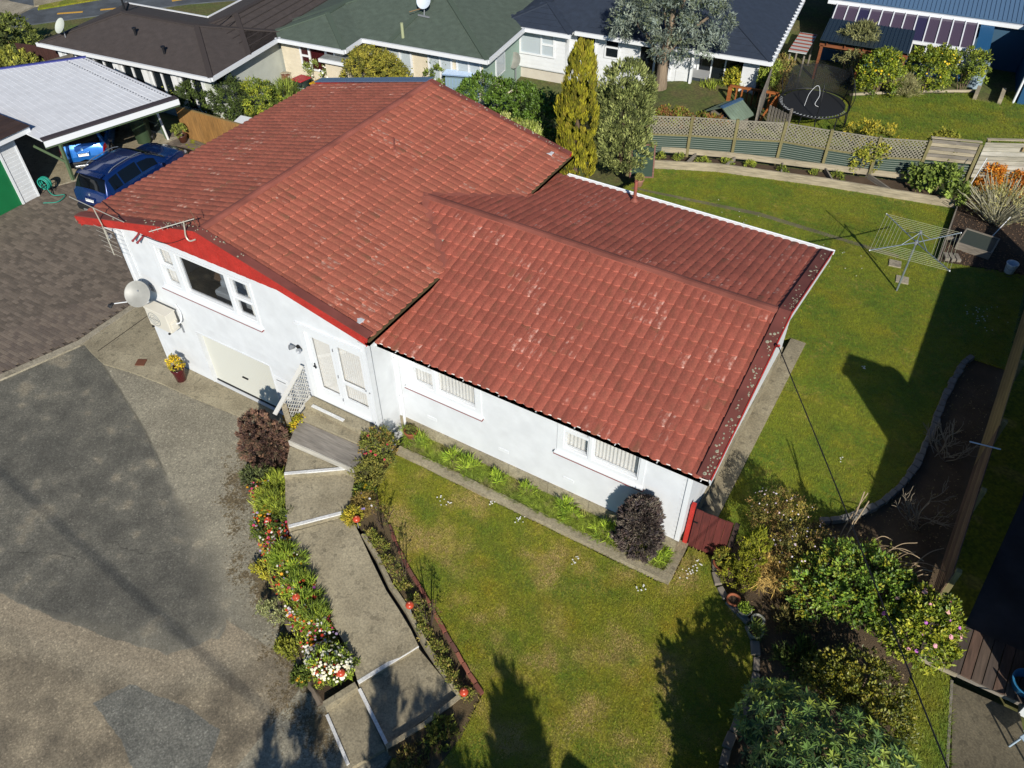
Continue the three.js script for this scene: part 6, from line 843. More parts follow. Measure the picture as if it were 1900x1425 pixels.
  struct('verge_lawn', sheet(BG, -1.0, 0.12), M.lawn); grass('verge_grass', 'short bright grass strip beside the concrete path at lower right', BG, -1.0, 700, turf(0.1), 0.045, 9);
  struct('neighbour_path', sheet([[12.74, -0.93], [13.9, -0.95], [14.6, 1.5], [14.6, 4], [13.2, 4], [13.0, 0.77]], -1.06, 0.12), M.concDark);
  tag(mesh('path_curb', bar([12.7, -1.08, -0.93], [13.0, -1.08, 1.6], 0.05, 0.2), M.grayTimber), 'dark edging board between grass strip and concrete at lower right', 'edging');
  const w = thing('timber_boardwalk', 'weathered dark plank boardwalk between side fence and lower path', 'boardwalk', [12.1, -0.9, -1.02]); const bm = [mat('#5d5149', { r: 0.9, map: 'woodv' }), mat('#6a5a4e', { r: 0.9, map: 'woodv' }), mat('#71594b', { r: 0.9, map: 'woodv' })];
  for (let i = 0; i < 10; i++) mesh('plank', bar([0.02 + i * 0.19, 0, -0.04 - 0.0 * i], [0.1 + i * 0.19, 0, -1.14], 0.172, 0.04), bm[(i * 2) % 3], w); mesh('bearer', bx(0, 1.9, -0.14, -0.022, -0.16, -0.06), M.grayTimber, w); mesh('bearer', bx(0.06, 1.95, -0.14, -0.022, -1.1, -1.0), M.grayTimber, w); mesh('front_board', bar([-0.05, -0.02, -0.005], [0.64, -0.02, -0.005], 0.03, 0.1), M.paleTimber, w);
  const c = thing('blue_chair', 'blue and white plastic chair cut by the lower right frame edge', 'chair', [14.1, -1.05, -0.25], -0.6), pl = mat('#a9bccb', { r: 0.5 }); mesh('seat', rbox(0.44, 0.04, 0.42, 0.015, 0, 0.42, 0), pl, c); mesh('backrest', rbox(0.44, 0.45, 0.03, 0.012, 0, 0.66, -0.21, -0.15), pl, c); for (const [x, z] of [[-0.19, -0.18], [0.19, -0.18], [-0.19, 0.18], [0.19, 0.18]]) mesh('leg', rod([x, 0.42, z], [x * 1.15, 0, z * 1.15], 0.02), pl, c); for (const x of [-0.22, 0.22]) mesh('armrest', tube([[x, 0.62, 0.2], [x, 0.64, 0], [x, 0.62, -0.2]], 0.02, 8), pl, c);
  tag(mesh('blue_tub', lathe([[0, 0], [0.2, 0], [0.26, 0.35], [0.28, 0.35], [0.28, 0.37], [0.24, 0.37], [0.18, 0.02], [0, 0.02]], 22, 13.85, -1.06, -1.4), mat('#2c6f9a', { r: 0.5 })), 'blue plastic tub at the right frame edge past the boardwalk', 'tub');
}
// the house on the right, just outside the frame, whose roof shades the back lawn
{
  const t = thing('neighbour_house_east', 'white neighbouring house just outside the right frame edge', 'house', [13.9, -1.2, -5.3]);
  mesh('wall', bx(0, 7, 0, 3.05, -5.2, 4.3), M.white, t);
  const s = new THREE.Shape([[-0.6, 3.05], [7.6, 3.05], [3.5, 4.5]].map(p => new THREE.Vector2(...p))); mesh('roof', new THREE.ExtrudeGeometry(s, { depth: 10.9, bevelEnabled: false }).translate(0, 0.05, -5.45), mat('#5a5f66', { r: 0.7 }), t);
  mesh('chimney', [bx(0.0, 0.75, 3.0, 5.0, 2.65, 3.35), bx(-0.05, 0.8, 5.0, 5.1, 2.6, 3.4)], mat('#8b5b48', { map: 'blot' }), t); mesh('roof_cowl', [cyl(0.2, 0.2, 1.0, 0.6, 3.9, 2.2, 14), sph(0.27, 0.6, 4.5, 2.2, 14)], M.gray, t);
  for (const z of [-3, 0.5]) { const w = group('window', t); mesh('frame', bx(-0.03, 0.02, 1, 2.2, z - 0.7, z + 0.7), M.trim, w); mesh('pane', bx(-0.04, -0.03, 1.08, 2.12, z - 0.62, z + 0.62), M.glass, w); }
}
// power cable overhead, behind the camera: it draws the soft dark line over the drive
tag(mesh('power_cable', tube([[-14, 8, 15.8], [2.2, 8, 17.65], [12.2, 8, 18.75], [26, 8, 20.2]], 0.03, 40, 6), M.black), 'overhead power cable outside the frame above the drive', 'cable');
// ---------------------------------------------------------------- carport, cars, bins
const interp = (P, x) => { if (x <= P[0][0]) return P[0][1]; for (let i = 1; i < P.length; i++) if (x <= P[i][0]) { const t = (x - P[i - 1][0]) / (P[i][0] - P[i - 1][0]); return lerp(P[i - 1][1], P[i][1], t); } return P[P.length - 1][1]; };
function car(name, label, pos, ry, paint, plateText, k = 0.92) {
  const t = thing(name, label, 'car', pos, ry); t.scale.setScalar(k);
  const L = 4.55, W = 0.91;
  const top = [[0, 0.72], [0.04, 0.92], [0.1, 1.06], [0.2, 1.22], [0.4, 1.56], [0.62, 1.66], [1.2, 1.71], [1.9, 1.7], [2.45, 1.62], [2.8, 1.44], [3.2, 1.16], [3.4, 1.1], [4.0, 1.02], [4.35, 0.88], [4.5, 0.7], [4.55, 0.55]];
  const wid = [[0, 0.72], [0.08, 0.8], [0.3, 0.88], [0.9, 0.91], [3.4, 0.91], [4.1, 0.86], [4.4, 0.74], [4.55, 0.6]], bot = [[0, 0.42], [0.2, 0.3], [0.5, 0.26], [4, 0.26], [4.4, 0.3], [4.55, 0.42]];
  const S = (s, u) => { // u 0 sill .. 1 centre line; returns [half width, height]
    const tp = interp(top, s), w = interp(wid, s), b = interp(bot, s), belt = Math.min(1.03, tp - 0.03), gh = clamp((tp - belt) / 0.62), wr = lerp(w * 0.94, 0.62, gh);
    const P = [[w * 0.92, b], [w * 0.985, b + 0.12], [w, Math.min(0.66, belt - 0.02)], [w * 0.985, belt], [wr + 0.02, Math.max(belt + 0.01, tp - 0.1)], [wr * 0.92, tp - 0.03], [wr * 0.5, tp], [0, tp + 0.008]], x = clamp(u) * 7, i = Math.min(6, Math.floor(x)), f = x - i; return [lerp(P[i][0], P[i + 1][0], f), lerp(P[i][1], P[i + 1][1], f)]; };
  const surf = (s0, s1, u0, u1, ns, nu, side, off = 0) => { const pos = [], idx = []; for (let i = 0; i <= ns; i++) for (let j = 0; j <= nu; j++) { const s = lerp(s0, s1, i / ns), u = lerp(u0, u1, j / nu), q = S(s, u); pos.push(side * q[0], q[1], -s); } for (let i = 0; i < ns; i++) for (let j = 0; j < nu; j++) { const a = i * (nu + 1) + j, b = a + nu + 1; side > 0 ? idx.push(a, b, b + 1, a, b + 1, a + 1) : idx.push(a, b + 1, b, a, a + 1, b + 1); } const g = new THREE.BufferGeometry(); g.setAttribute('position', new THREE.Float32BufferAttribute(pos, 3)); g.setIndex(idx); g.computeVertexNormals(); if (off) { const p = g.attributes.position, n = g.attributes.normal; for (let i = 0; i < p.count; i++) p.setXYZ(i, p.getX(i) + n.getX(i) * off, p.getY(i) + n.getY(i) * off, p.getZ(i) + n.getZ(i) * off); } return g; };
  // orient offsets outward
  const patch = (s0, s1, u0, u1, side, ns = 8, nu = 4) => { const g = surf(s0, s1, u0, u1, ns, nu, side), n = g.attributes.normal, p = g.attributes.position; let dot = 0; for (let i = 0; i < p.count; i++) dot += n.getX(i) * p.getX(i) + n.getY(i) * (p.getY(i) - 0.7) + n.getZ(i) * (p.getZ(i) + L / 2); const q = dot > 0 ? 0.006 : -0.006; for (let i = 0; i < p.count; i++) p.setXYZ(i, p.getX(i) + n.getX(i) * q, p.getY(i) + n.getY(i) * q, p.getZ(i) + n.getZ(i) * q); return g; };
  const body = mat(paint, { r: 0.25, metal: 0.35, phys: { clearcoat: 1, clearcoatRoughness: 0.05 } }), gls = mat('#0b0e12', { r: 0.04 }), blk = mat('#1b1c1e', { r: 0.6 }), red = mat('#a30f1e', { r: 0.15 }), sil = mat('#c3c8cc', { r: 0.3, metal: 0.8 });
  const end = s => { const pos = []; const c = [0, 0.6, -s]; for (let j = 0; j < 14; j++) for (const sd of [1, -1]) { const a = S(s, j / 14), b = S(s, (j + 1) / 14); pos.push(...c, sd * a[0], a[1], -s, sd * b[0], b[1], -s); } const g = new THREE.BufferGeometry(); g.setAttribute('position', new THREE.Float32BufferAttribute(pos, 3)); g.computeVertexNormals(); return g; };
  mesh('body', [surf(0, L, 0, 1, 70, 28, 1), surf(0, L, 0, 1, 70, 28, -1), end(0), end(L), bx(-0.8, 0.8, 0.24, 0.32, -4.3, -0.3)], body, t);
  for (const sd of [1, -1]) { for (const [a, b] of [[0.52, 0.95], [1.02, 1.88], [1.94, 2.72]]) mesh('side_window', patch(a, b, 0.455, a > 1.9 ? 0.545 : 0.56, sd), gls, t); mesh('roof_rail', tube([[sd * 0.56, 1.66, -0.75], [sd * 0.58, 1.745, -0.95], [sd * 0.58, 1.76, -1.6], [sd * 0.58, 1.72, -2.2], [sd * 0.56, 1.66, -2.4]], 0.016, 16, 6), sil, t); mesh('mirror', rbox(0.2, 0.13, 0.1, 0.04, sd * 1.0, 1.1, -2.72), body, t); mesh('sill_trim', patch(0.95, 3.35, 0.0, 0.1, sd), blk, t); mesh('tail_light', patch(0.02, 0.3, 0.36, 0.44, sd, 4, 3), red, t); mesh('headlight', patch(4.2, 4.45, 0.36, 0.5, sd, 4, 3), mat('#dfe4e8', { r: 0.1 }), t); }
  mesh('rear_window', [patch(0.17, 0.44, 0.64, 1, 1, 6, 6), patch(0.17, 0.44, 0.64, 1, -1, 6, 6)], gls, t); mesh('windscreen', [patch(2.5, 3.22, 0.64, 1, 1, 6, 6), patch(2.5, 3.22, 0.64, 1, -1, 6, 6)], gls, t);
  mesh('rear_bumper', rbox(1.5, 0.24, 0.14, 0.05, 0, 0.42, 0.0), blk, t); mesh('skid_plate', rbox(0.9, 0.1, 0.06, 0.02, 0, 0.36, 0.055), sil, t); mesh('spoiler', rbox(1.16, 0.03, 0.22, 0.012, 0, 1.67, -0.42, 0.06), body, t); mesh('emblem', cyl(0.045, 0.045, 0.012, 0, 1.0, -0.06, 16, 1.25), sil, t);
  const cv = document.createElement('canvas'); cv.width = 256; cv.height = 96; const cx = cv.getContext('2d'); cx.fillStyle = '#f2f2ee'; cx.fillRect(0, 0, 256, 96); cx.fillStyle = '#22252b'; cx.font = 'bold 68px sans-serif'; cx.textAlign = 'center'; cx.fillText(plateText, 128, 72, 236); const tx = new THREE.CanvasTexture(cv); tx.colorSpace = THREE.SRGBColorSpace;
  const pl = new THREE.PlaneGeometry(0.38, 0.14); pl.rotateX(-0.25).translate(0, 0.82, 0.022); mesh('number_plate', pl, mat('#ffffff', { map: tx, r: 0.5 }), t, true); mesh('plate_recess', rbox(0.5, 0.2, 0.05, 0.02, 0, 0.81, -0.012), body, t);
  for (const s of [0.85, 3.55]) for (const sd of [1, -1]) { const w = group('wheel', t); w.position.set(sd * 0.8, 0.34, -s); mesh('tyre', new THREE.TorusGeometry(0.26, 0.085, 10, 26).rotateY(Math.PI / 2).scale(1.25, 1, 1), mat('#141414', { r: 0.95 }), w); mesh('rim', [cyl(0.2, 0.2, 0.12, 0, 0, 0, 20, 0, 0, Math.PI / 2), ...[0, 1, 2, 3, 4].map(i => box(0.14, 0.34, 0.05, sd * 0.01, 0, 0, i * 0.628))], mat('#8d9094', { r: 0.35, metal: 0.8 }), w); mesh('arch', new THREE.TorusGeometry(0.38, 0.04, 6, 20, Math.PI).rotateY(Math.PI / 2).translate(sd * 0.1, -0.02, 0), blk, w); }
  return t;
}
car('parked_car', 'dark navy blue SUV parked on the brick paving beside the roof edge', [-15.25, -1.48, -3.78], 0.12, '#0d2a62', 'MUT67R');
car('parked_car', 'bright blue SUV parked nose in under the white carport', [-18.1, -1.48, -5.75], 0.82, '#1464b4', 'MXE714');
{
  const t = thing('carport', 'open carport with a broad flat white metal roof on green posts', 'carport'), wm = mat('#dcdee2', { r: 0.6, map: 'paint' }), tr = mat('#3d3538', { r: 0.7 }), gp = mat('#4c5f42', { r: 0.8 });
  const A = V(-17.04, 0.88, -3.98), B = V(-15.64, 0.88, -8.54), Cc = V(-21.38, 0.95, -9.2), D = V(-24.4, 0.95, -5.4), E = V(-19.6, 0.9, -4.15);
  const quad = (P, t2) => { const pos = [], T = [[0, 1, 2], [0, 2, 3], [0, 3, 4]]; for (const f of T) for (const i of f) pos.push(P[i].x, P[i].y, P[i].z); for (const f of T) for (const i of f.slice().reverse()) pos.push(P[i].x, P[i].y - t2, P[i].z); for (let i = 0; i < 5; i++) { const a = P[i], b = P[(i + 1) % 5]; pos.push(a.x, a.y, a.z, a.x, a.y - t2, a.z, b.x, b.y - t2, b.z, a.x, a.y, a.z, b.x, b.y - t2, b.z, b.x, b.y, b.z); } const g = new THREE.BufferGeometry(); g.setAttribute('position', new THREE.Float32BufferAttribute(pos, 3)); g.computeVertexNormals(); return g; };
  mesh('roof_sheet', quad([A, B, Cc, D, E], 0.05), wm, t);
  const off = (p, dy) => p.clone().add(V(0, dy, 0));
  // low ribs and screw rows of the roof sheets
  for (let i = 1; i < 22; i++) { const f = i / 22, p = A.clone().lerp(B, f), q = (f < 0.0 ? E : D.clone().lerp(Cc, f)); mesh('sheet_rib', bar(off(p, 0.004), off(q, 0.004), 0.012, 0.008), wm, t); }
  const scr = []; for (const f of [0.035, 0.16]) for (let i = 0; i < 34; i++) { const p = B.clone().lerp(A, f).lerp(Cc.clone().lerp(D, f), i / 34); scr.push(cyl(0.025, 0.025, 0.015, p.x, p.y + 0.016, p.z, 6)); } stuff(mesh('roof_screws', scr, mat('#4e525a'), t));
  mesh('ridge_trim', bar(off(A, 0.03), off(B, 0.03), 0.26, 0.03), tr, t); mesh('fascia', bar(off(A, -0.1).add(V(0.15, 0, 0.04)), off(B, -0.1).add(V(0.15, 0, 0.04)), 0.03, 0.2), M.trim, t); mesh('beam', bar(off(A, -0.2).add(V(0.05, 0, 0)), off(B, -0.2).add(V(0.05, 0, 0)), 0.09, 0.18), gp, t);
  mesh('edge_flashing', bar(off(D, 0.02), off(Cc, 0.02), 0.12, 0.05), mat('#34397c', { r: 0.5 }), t); mesh('side_fascia', bar(off(B, -0.08), off(Cc, -0.08), 0.03, 0.16), tr, t);
  mesh('post', bar([-18.2, -1.55, -5.05], [-18.25, 0.65, -5.2], 0.1), gp, t); mesh('brace', bar([-18.2, -0.75, -5.08], [-18.55, 0.1, -4.4], 0.08), gp, t); mesh('post', bar([-17.7, -1.55, -9.05], [-17.7, 0.75, -8.75], 0.1), gp, t); mesh('downpipe', rod([-17.58, -1.5, -9.0], [-17.5, 0.72, -8.75], 0.045), M.trim, t);
  mesh('rear_wall', bar([-22.4, -0.3, -9.3], [-23.4, -0.3, -5.6], 0.08, 2.3), mat('#7c7566', { r: 0.9, map: 'wood' }), t); for (let i = 0; i < 5; i++) mesh('side_board', bar([-21.6, -1.2 + i * 0.42, -9.25], [-17.8, -1.2 + i * 0.42, -9.1], 0.03, 0.36), mat('#5d6a66', { r: 0.9, map: 'wood' }), t);
  struct('carport_slab', sheet([[-17.6, -9.2], [-17.75, -6.2], [-18.35, -4.6], [-18.9, -4.0], [-23.5, -4.6], [-23, -9.2]], -1.455, 0.05), M.conc);
  struct('carport_kerb', sheet([[-17.4, -9.4], [-17.55, -6.1], [-17.8, -5.6], [-18.7, -3.9], [-18.9, -4.0], [-18.35, -4.6], [-17.75, -6.2], [-17.6, -9.2]], -1.45, 0.05), M.concPale);
}
function bin(name, label, pos, ry, body, lid) { const t = thing(name, label, 'wheelie bin', pos, ry), bm = mat(body, { r: 0.6 }); const g = new THREE.CylinderGeometry(0.39, 0.3, 0.92, 4, 1).rotateY(Math.PI / 4).scale(1, 1, 1.1).translate(0, 0.54, 0); mesh('bin_body', g, bm, t); mesh('rim', box(0.58, 0.05, 0.64, 0, 1.0, 0), bm, t); mesh('lid', rbox(0.6, 0.06, 0.72, 0.025, 0, 1.06, 0.02, -0.06), mat(lid, { r: 0.5 }), t); mesh('handle', rod([-0.2, 1.02, -0.38], [0.2, 1.02, -0.38], 0.018), bm, t); for (const s of [-1, 1]) mesh('wheel', cyl(0.12, 0.12, 0.05, s * 0.24, 0.12, -0.26, 16, 0, 0, Math.PI / 2), M.black, t); return t; }
bin('wheelie_bin', 'dark green wheelie bin by the right carport post', [-18.1, -1.45, -8.35], 0.6, '#33462f', '#3d523a'); bin('wheelie_bin', 'dark wheelie bin with a yellow lid behind the green bin', [-18.8, -1.45, -8.75], 0.6, '#2c3a3a', '#b88a14');
// board fence and potted plant between carport and house
{
  const t = thing('brown_board_fence', 'smooth tan board fence between carport and house', 'fence'), tm = [mat('#a87d46', { r: 0.8, map: 'woodv' }), mat('#a1763f', { r: 0.8, map: 'woodv' })], A = V(-17.3, 0, -9.55), B = V(-12.6, 0, -9.75);
  for (let i = 0; i < 4; i++) { const p = A.clone().lerp(B, i / 4), q = A.clone().lerp(B, (i + 0.995) / 4); mesh('panel', bar([p.x, -0.88, p.z], [q.x, -0.88, q.z], 0.025, 1.3), tm[i % 2], t); } mesh('cap_rail', bar([A.x, -0.215, A.z], [B.x, -0.215, B.z], 0.06, 0.03), mat('#7d6a42'), t); for (const f of [0.01, 0.5, 0.99]) mesh('post', box(0.08, 1.35, 0.08, lerp(A.x, B.x, f), -0.9, lerp(A.z, B.z, f) - 0.06), mat('#8a6a3c'), t);
  pot('glazed_pot', 'dark pot with a rounded green plant at the end of the tan fence', [-16.95, -1.48, -9.2], 0.13, 0.18, 0.3, mat('#4a2a20', { r: 0.4 }), { plant: { h: 0.45, r: 0.28, leaves: 1400, cols: ['#6f7a42', '#84904e', '#56622e'] } });
  { const w = thing('white_panel_frame', 'low frame of white translucent panels behind the tan fence', 'cold frame', [-15.3, -2.5, -11.2], 0.12), wp = mat('#d5d9dc', { r: 0.4 }); for (let i = 0; i < 2; i++) mesh('panel', box(0.78, 0.02, 1.0, -0.4 + i * 0.8, 1.25, 0, 0.12), wp, w); for (const [x, z] of [[-0.78, -0.48], [0.78, -0.48], [-0.78, 0.48], [0.78, 0.48]]) mesh('leg', bx(x - 0.02, x + 0.02, 0, 1.24 - z * 0.12, z - 0.02, z + 0.02), M.gray, w); }
  struct('grass_patch', sheet([[-16.9, -9.5], [-13, -9.7], [-13, -9.0], [-16.6, -8.6]], -1.485, 0.05), M.lawn);
  const h = thing('hose_reel', 'green garden hose wound on a wall reel beside the white shed wall', 'hose reel', [-18.25, -1.45, -4.05], 0.3), hm = mat('#1d8a78', { r: 0.5 }); for (let i = 0; i < 5; i++) mesh('coil', new THREE.TorusGeometry(0.2 + 0.012 * (i % 2), 0.022, 8, 28).translate(0, 0.35, -0.09 + i * 0.045), hm, h); mesh('reel_stand', [rod([-0.18, 0, -0.12], [0, 0.36, -0.12], 0.014), rod([0.18, 0, -0.12], [0, 0.36, -0.12], 0.014), rod([-0.18, 0, 0.14], [0, 0.36, 0.14], 0.014), rod([0.18, 0, 0.14], [0, 0.36, 0.14], 0.014), rod([0, 0.36, -0.15], [0, 0.36, 0.18], 0.016)], M.black, h);
  mesh('loose_hose', tube([[0.1, 0.18, 0.1], [0.35, 0.03, 0.2], [0.75, 0.03, 0.1], [0.8, 0.03, 0.55], [0.35, 0.03, 0.75]], 0.016, 30, 6), hm, h);
}
// white garage at the left edge
{
  const t = thing('white_garage', 'white weatherboard garage with a green door at the left frame edge', 'garage', [-18.36, -1.5, -3.72]); const gd = mat('#0f6b3d', { r: 0.5, map: 'paint' });
  mesh('wall_core', [bx(-5.5, -0.03, 0, 2.25, 0, 0.62), bx(-5.5, -0.03, 2.0, 2.25, 0.62, 3.4), bx(-5.5, -0.4, 0, 2.0, 3.3, 6)], M.white, t);
  for (let i = 0; i < 15; i++) mesh('weatherboard', box(0.02, 0.158, 0.62, -0.012, 0.07 + i * 0.15, 0.3, 0, 0, -0.06), M.white, t); mesh('corner_board', bx(-0.04, 0.02, 0, 2.25, -0.03, 0.03), M.trim, t);
  mesh('door_frame', [bx(-0.03, 0.03, 0, 2.0, 0.58, 0.66), bx(-0.03, 0.03, 1.98, 2.05, 0.58, 3.4)], M.trim, t); mesh('green_door', bx(-0.08, -0.02, 0.02, 1.98, 0.66, 3.3), gd, t);
  mesh('roof', [bar([-2.6, 2.55, -0.5], [-2.6, 2.55, 5], 6.0, 0.06)], mat('#4a3630', { r: 0.8, map: 'blot' }), t); for (let i = 0; i < 9; i++) mesh('roof_course', bar([0.35 - i * 0.38, 2.6 + i * 0.004, -0.5], [0.35 - i * 0.38, 2.6 + i * 0.004, 5], 0.36, 0.03), mat(i % 2 ? '#4d3932' : '#45322c', { r: 0.8, map: 'blot' }), t); mesh('fascia', bx(0.4, 0.44, 2.36, 2.58, -0.5, 5), M.trim, t); mesh('soffit', bx(-0.03, 0.4, 2.34, 2.37, -0.5, 5), M.trim, t);
}
// ---------------------------------------------------------------- neighbouring houses, rotated a little to this one
const NR = 0.122;
// hip roof over a rectangle in local coordinates (x0..x1, z from zf back to zb), returns slope geometries
function hipRoof(x0, x1, zf, zb, y, tn, gable = 0) {
  const w = x1 - x0, d = zf - zb, h = Math.min(w, d) / 2, P = (x, yy, z) => [x, yy, z], r = y + h * tn, out = [];
  const tri = (...v) => { const g = new THREE.BufferGeometry(), pos = []; for (let i = 1; i + 1 < v.length; i++) pos.push(...v[0], ...v[i], ...v[i + 1]); g.setAttribute('position', new THREE.Float32BufferAttribute(pos, 3)); g.computeVertexNormals(); return g; };
  let R0, R1; if (w >= d) { R0 = P(x0 + h, r, (zf + zb) / 2); R1 = P(x1 - h, r, (zf + zb) / 2); out.push(tri(P(x0, y, zf), P(x1, y, zf), R1, R0), tri(P(x1, y, zf), P(x1, y, zb), R1), tri(P(x1, y, zb), P(x0, y, zb), R0, R1), tri(P(x0, y, zb), P(x0, y, zf), R0)); }
  else { R0 = P((x0 + x1) / 2, r, zf - h); R1 = P((x0 + x1) / 2, r, zb + h); out.push(tri(P(x0, y, zf), P(x1, y, zf), R0), tri(P(x1, y, zf), P(x1, y, zb), R1, R0), tri(P(x1, y, zb), P(x0, y, zb), R1), tri(P(x0, y, zb), P(x0, y, zf), R0, R1)); }
  const hips = [[P(x0, y, zf), R0], [P(x1, y, zf), w >= d ? R1 : R0], [P(x0, y, zb), w >= d ? R0 : R1], [P(x1, y, zb), R1], [R0, R1]];
  return { slopes: out, hips };
}
// courses: thin lapped strips following a front slope
function roofPart(t, name, rf, m, capm, capw = 0.22) { const gs = rf.slopes; gs.forEach(g => mesh(name, g, m, t)); rf.hips.forEach(([a, b]) => { const u = V(...a), v = V(...b); u.y += 0.02; v.y += 0.02; if (u.distanceTo(v) > 0.1) mesh('hip_cap', bar(u, v, capw, 0.05), capm, t); }); }
function courses(t, m, x0, x1, z, y, tn, n, pitch, inset) { for (let i = 0; i < n; i++) { const q = i * pitch; mesh('roof_course', xf(new THREE.BoxGeometry(x1 - x0 - inset * q * 2, 0.018, pitch * 1.02), (x0 + x1) / 2, y + tn * (q + pitch / 2) + 0.022, z - q - pitch / 2, Math.atan(tn) - 0.03), m, t); } }
function nwindow(t, x0, x1, y0, y1, z, mull, glassM) { const w = group('window', t); mesh('frame', gridBoxes(x0, x1, y0, y1, mull.map(q => [q[0], q[1], q[2] ?? y0 + 0.07, q[3] ?? y1 - 0.07]), z - 0.05, z + 0.05), M.trim, w); for (const q of mull) mesh('pane', bx(q[0], q[1], q[2] ?? y0 + 0.07, q[3] ?? y1 - 0.07, z - 0.01, z), glassM || M.darkGlass, w); return w; }
function boards(t, x0, x1, y0, y1, z, m, holes = [], pitch = 0.18) { for (let y = y0; y < y1 - 0.03; y += pitch) { let iv = [[x0, x1]]; for (const h of holes) if (h[2] < y + pitch - 0.02 && h[3] > y + 0.02) iv = iv.flatMap(([a, b]) => h[1] <= a || h[0] >= b ? [[a, b]] : [[a, h[0]], [h[1], b]].filter(q => q[1] - q[0] > 0.03)); for (const [a, b] of iv) mesh('weatherboard', xf(new THREE.BoxGeometry(b - a, pitch * 1.06, 0.02), (a + b) / 2, y + pitch / 2, z, -0.06), m, t); } }
M.darkGlass = mat('#171d22', { r: 0.06 }); M.paleGlass = mat('#aab4ba', { r: 0.12 });
M.cream = mat('#cfc5af', { r: 0.75, map: 'paint' });
const Y0 = -2.55;
{ // house with the brown roof
  const t = thing('brown_roof_house', 'long low house with a dark brown hipped roof at upper left', 'house', [-26.79, Y0, -10.56], NR), rm = mat('#4d4542', { r: 0.85, map: 'fine', bump: true, bs: 0.004 }), cm = mat('#3a3331', { r: 0.85 }), e = -Y0;
  const main = hipRoof(0, 9.35, 0, -5.3, e, 0.3), wing = hipRoof(4.9, 9.35, -2.5, -13, e, 0.3); roofPart(t, 'roof_slope', main, rm, cm); roofPart(t, 'roof_slope', wing, rm, cm);
  const rl = []; for (let i = 0; i < 6; i++) mesh('roof_batten', bar([8.95 - i * 0.37, e + (0.4 + i * 0.37) * 0.3 + 0.02, -2.8 - i * 0.1], [8.95 - i * 0.37, e + (0.4 + i * 0.37) * 0.3 + 0.02, -12], 0.03, 0.03), cm, t);
  mesh('gutter', bx(-0.08, 9.4, e - 0.12, e + 0.03, 0.0, 0.1), M.trim, t); mesh('gutter', bx(9.35, 9.45, e - 0.12, e + 0.03, -13, 0.0), M.trim, t); mesh('far_gutter', bx(-0.08, 4.8, e - 0.1, e + 0.03, -5.4, -5.3), M.trim, t); mesh('far_gutter', bx(4.8, 4.9, e - 0.1, e + 0.03, -13, -5.4), M.trim, t);
  mesh('wall', [bx(0.5, 8.9, 0, e - 0.05, -4.8, -0.62), bx(5.4, 8.9, 0, e - 0.05, -12.5, -4.8)], mat('#b9beb6', { r: 0.8, map: 'paint' }), t); mesh('soffit', bx(0, 9.35, e - 0.08, e - 0.05, -0.62, 0), M.trim, t);
  for (let i = 0; i < 5; i++) nwindow(t, 0.7 + i * 1.6, 1.9 + i * 1.6, 0.6, 2.3, -0.58, [[0.78 + i * 1.6, 1.26 + i * 1.6], [1.34 + i * 1.6, 1.82 + i * 1.6]]); for (let i = 0; i < 5; i++) mesh('pillar', bx(0.46 + i * 1.6, 0.68 + i * 1.6, 0, e - 0.08, -0.62, -0.4), M.trim, t);
  for (const [x, z] of [[4.3, -1.5], [6.4, -0.8]]) { const v = group('roof_vent', t); mesh('vent_pipe', rod([x, e - z * 0.3 - 0.02, z], [x, e - z * 0.3 + 0.28, z], 0.05), M.black, v); mesh('vent_cap', cyl(0.09, 0.09, 0.05, x, e - z * 0.3 + 0.29, z, 12), M.black, v); }
  mesh('roof_post', rod([2.3, e + 0.7, -3.1], [2.3, e + 1.3, -3.1], 0.04), M.black, t);
  const d = thing('satellite_dish', 'pale satellite dish on the corner of the brown roof', 'satellite dish', [-25.85, 0.25, -11.3]); const h = group('dish_head', d); h.position.set(0, 0.4, 0); h.rotation.set(0.9, 0, 0.1); dish(h, 0.33, mat('#b9bdb2', { r: 0.5 }), 0.08); mesh('mount', rod([0, -0.1, 0], [0, 0.38, -0.05], 0.025), M.gray, d);
  const f = thing('brown_fence', 'dark red brown paling fence at the end of the brown roofed house', 'fence', [-28.7, Y0, -11.6], 0.25), fm = mat('#4a2b26', { r: 0.9, map: 'woodv' }); for (let i = 0; i < 16; i++) mesh('paling', bx(-1.4 + i * 0.15, -1.26 + i * 0.15, 0, 1.7 + (i % 2) * 0.01, -0.01, 0.012), fm, f); mesh('rail', bx(-1.4, 1.0, 1.2, 1.3, -0.05, -0.011), fm, f);
  struct('yard_paving', sheet([[-27, -9.7], [-17.2, -11.0], [-16.5, -14.5], [-18, -15.5], [-20, -12.2], [-27, -11]], -2.5, 0.03), M.concDark);
}
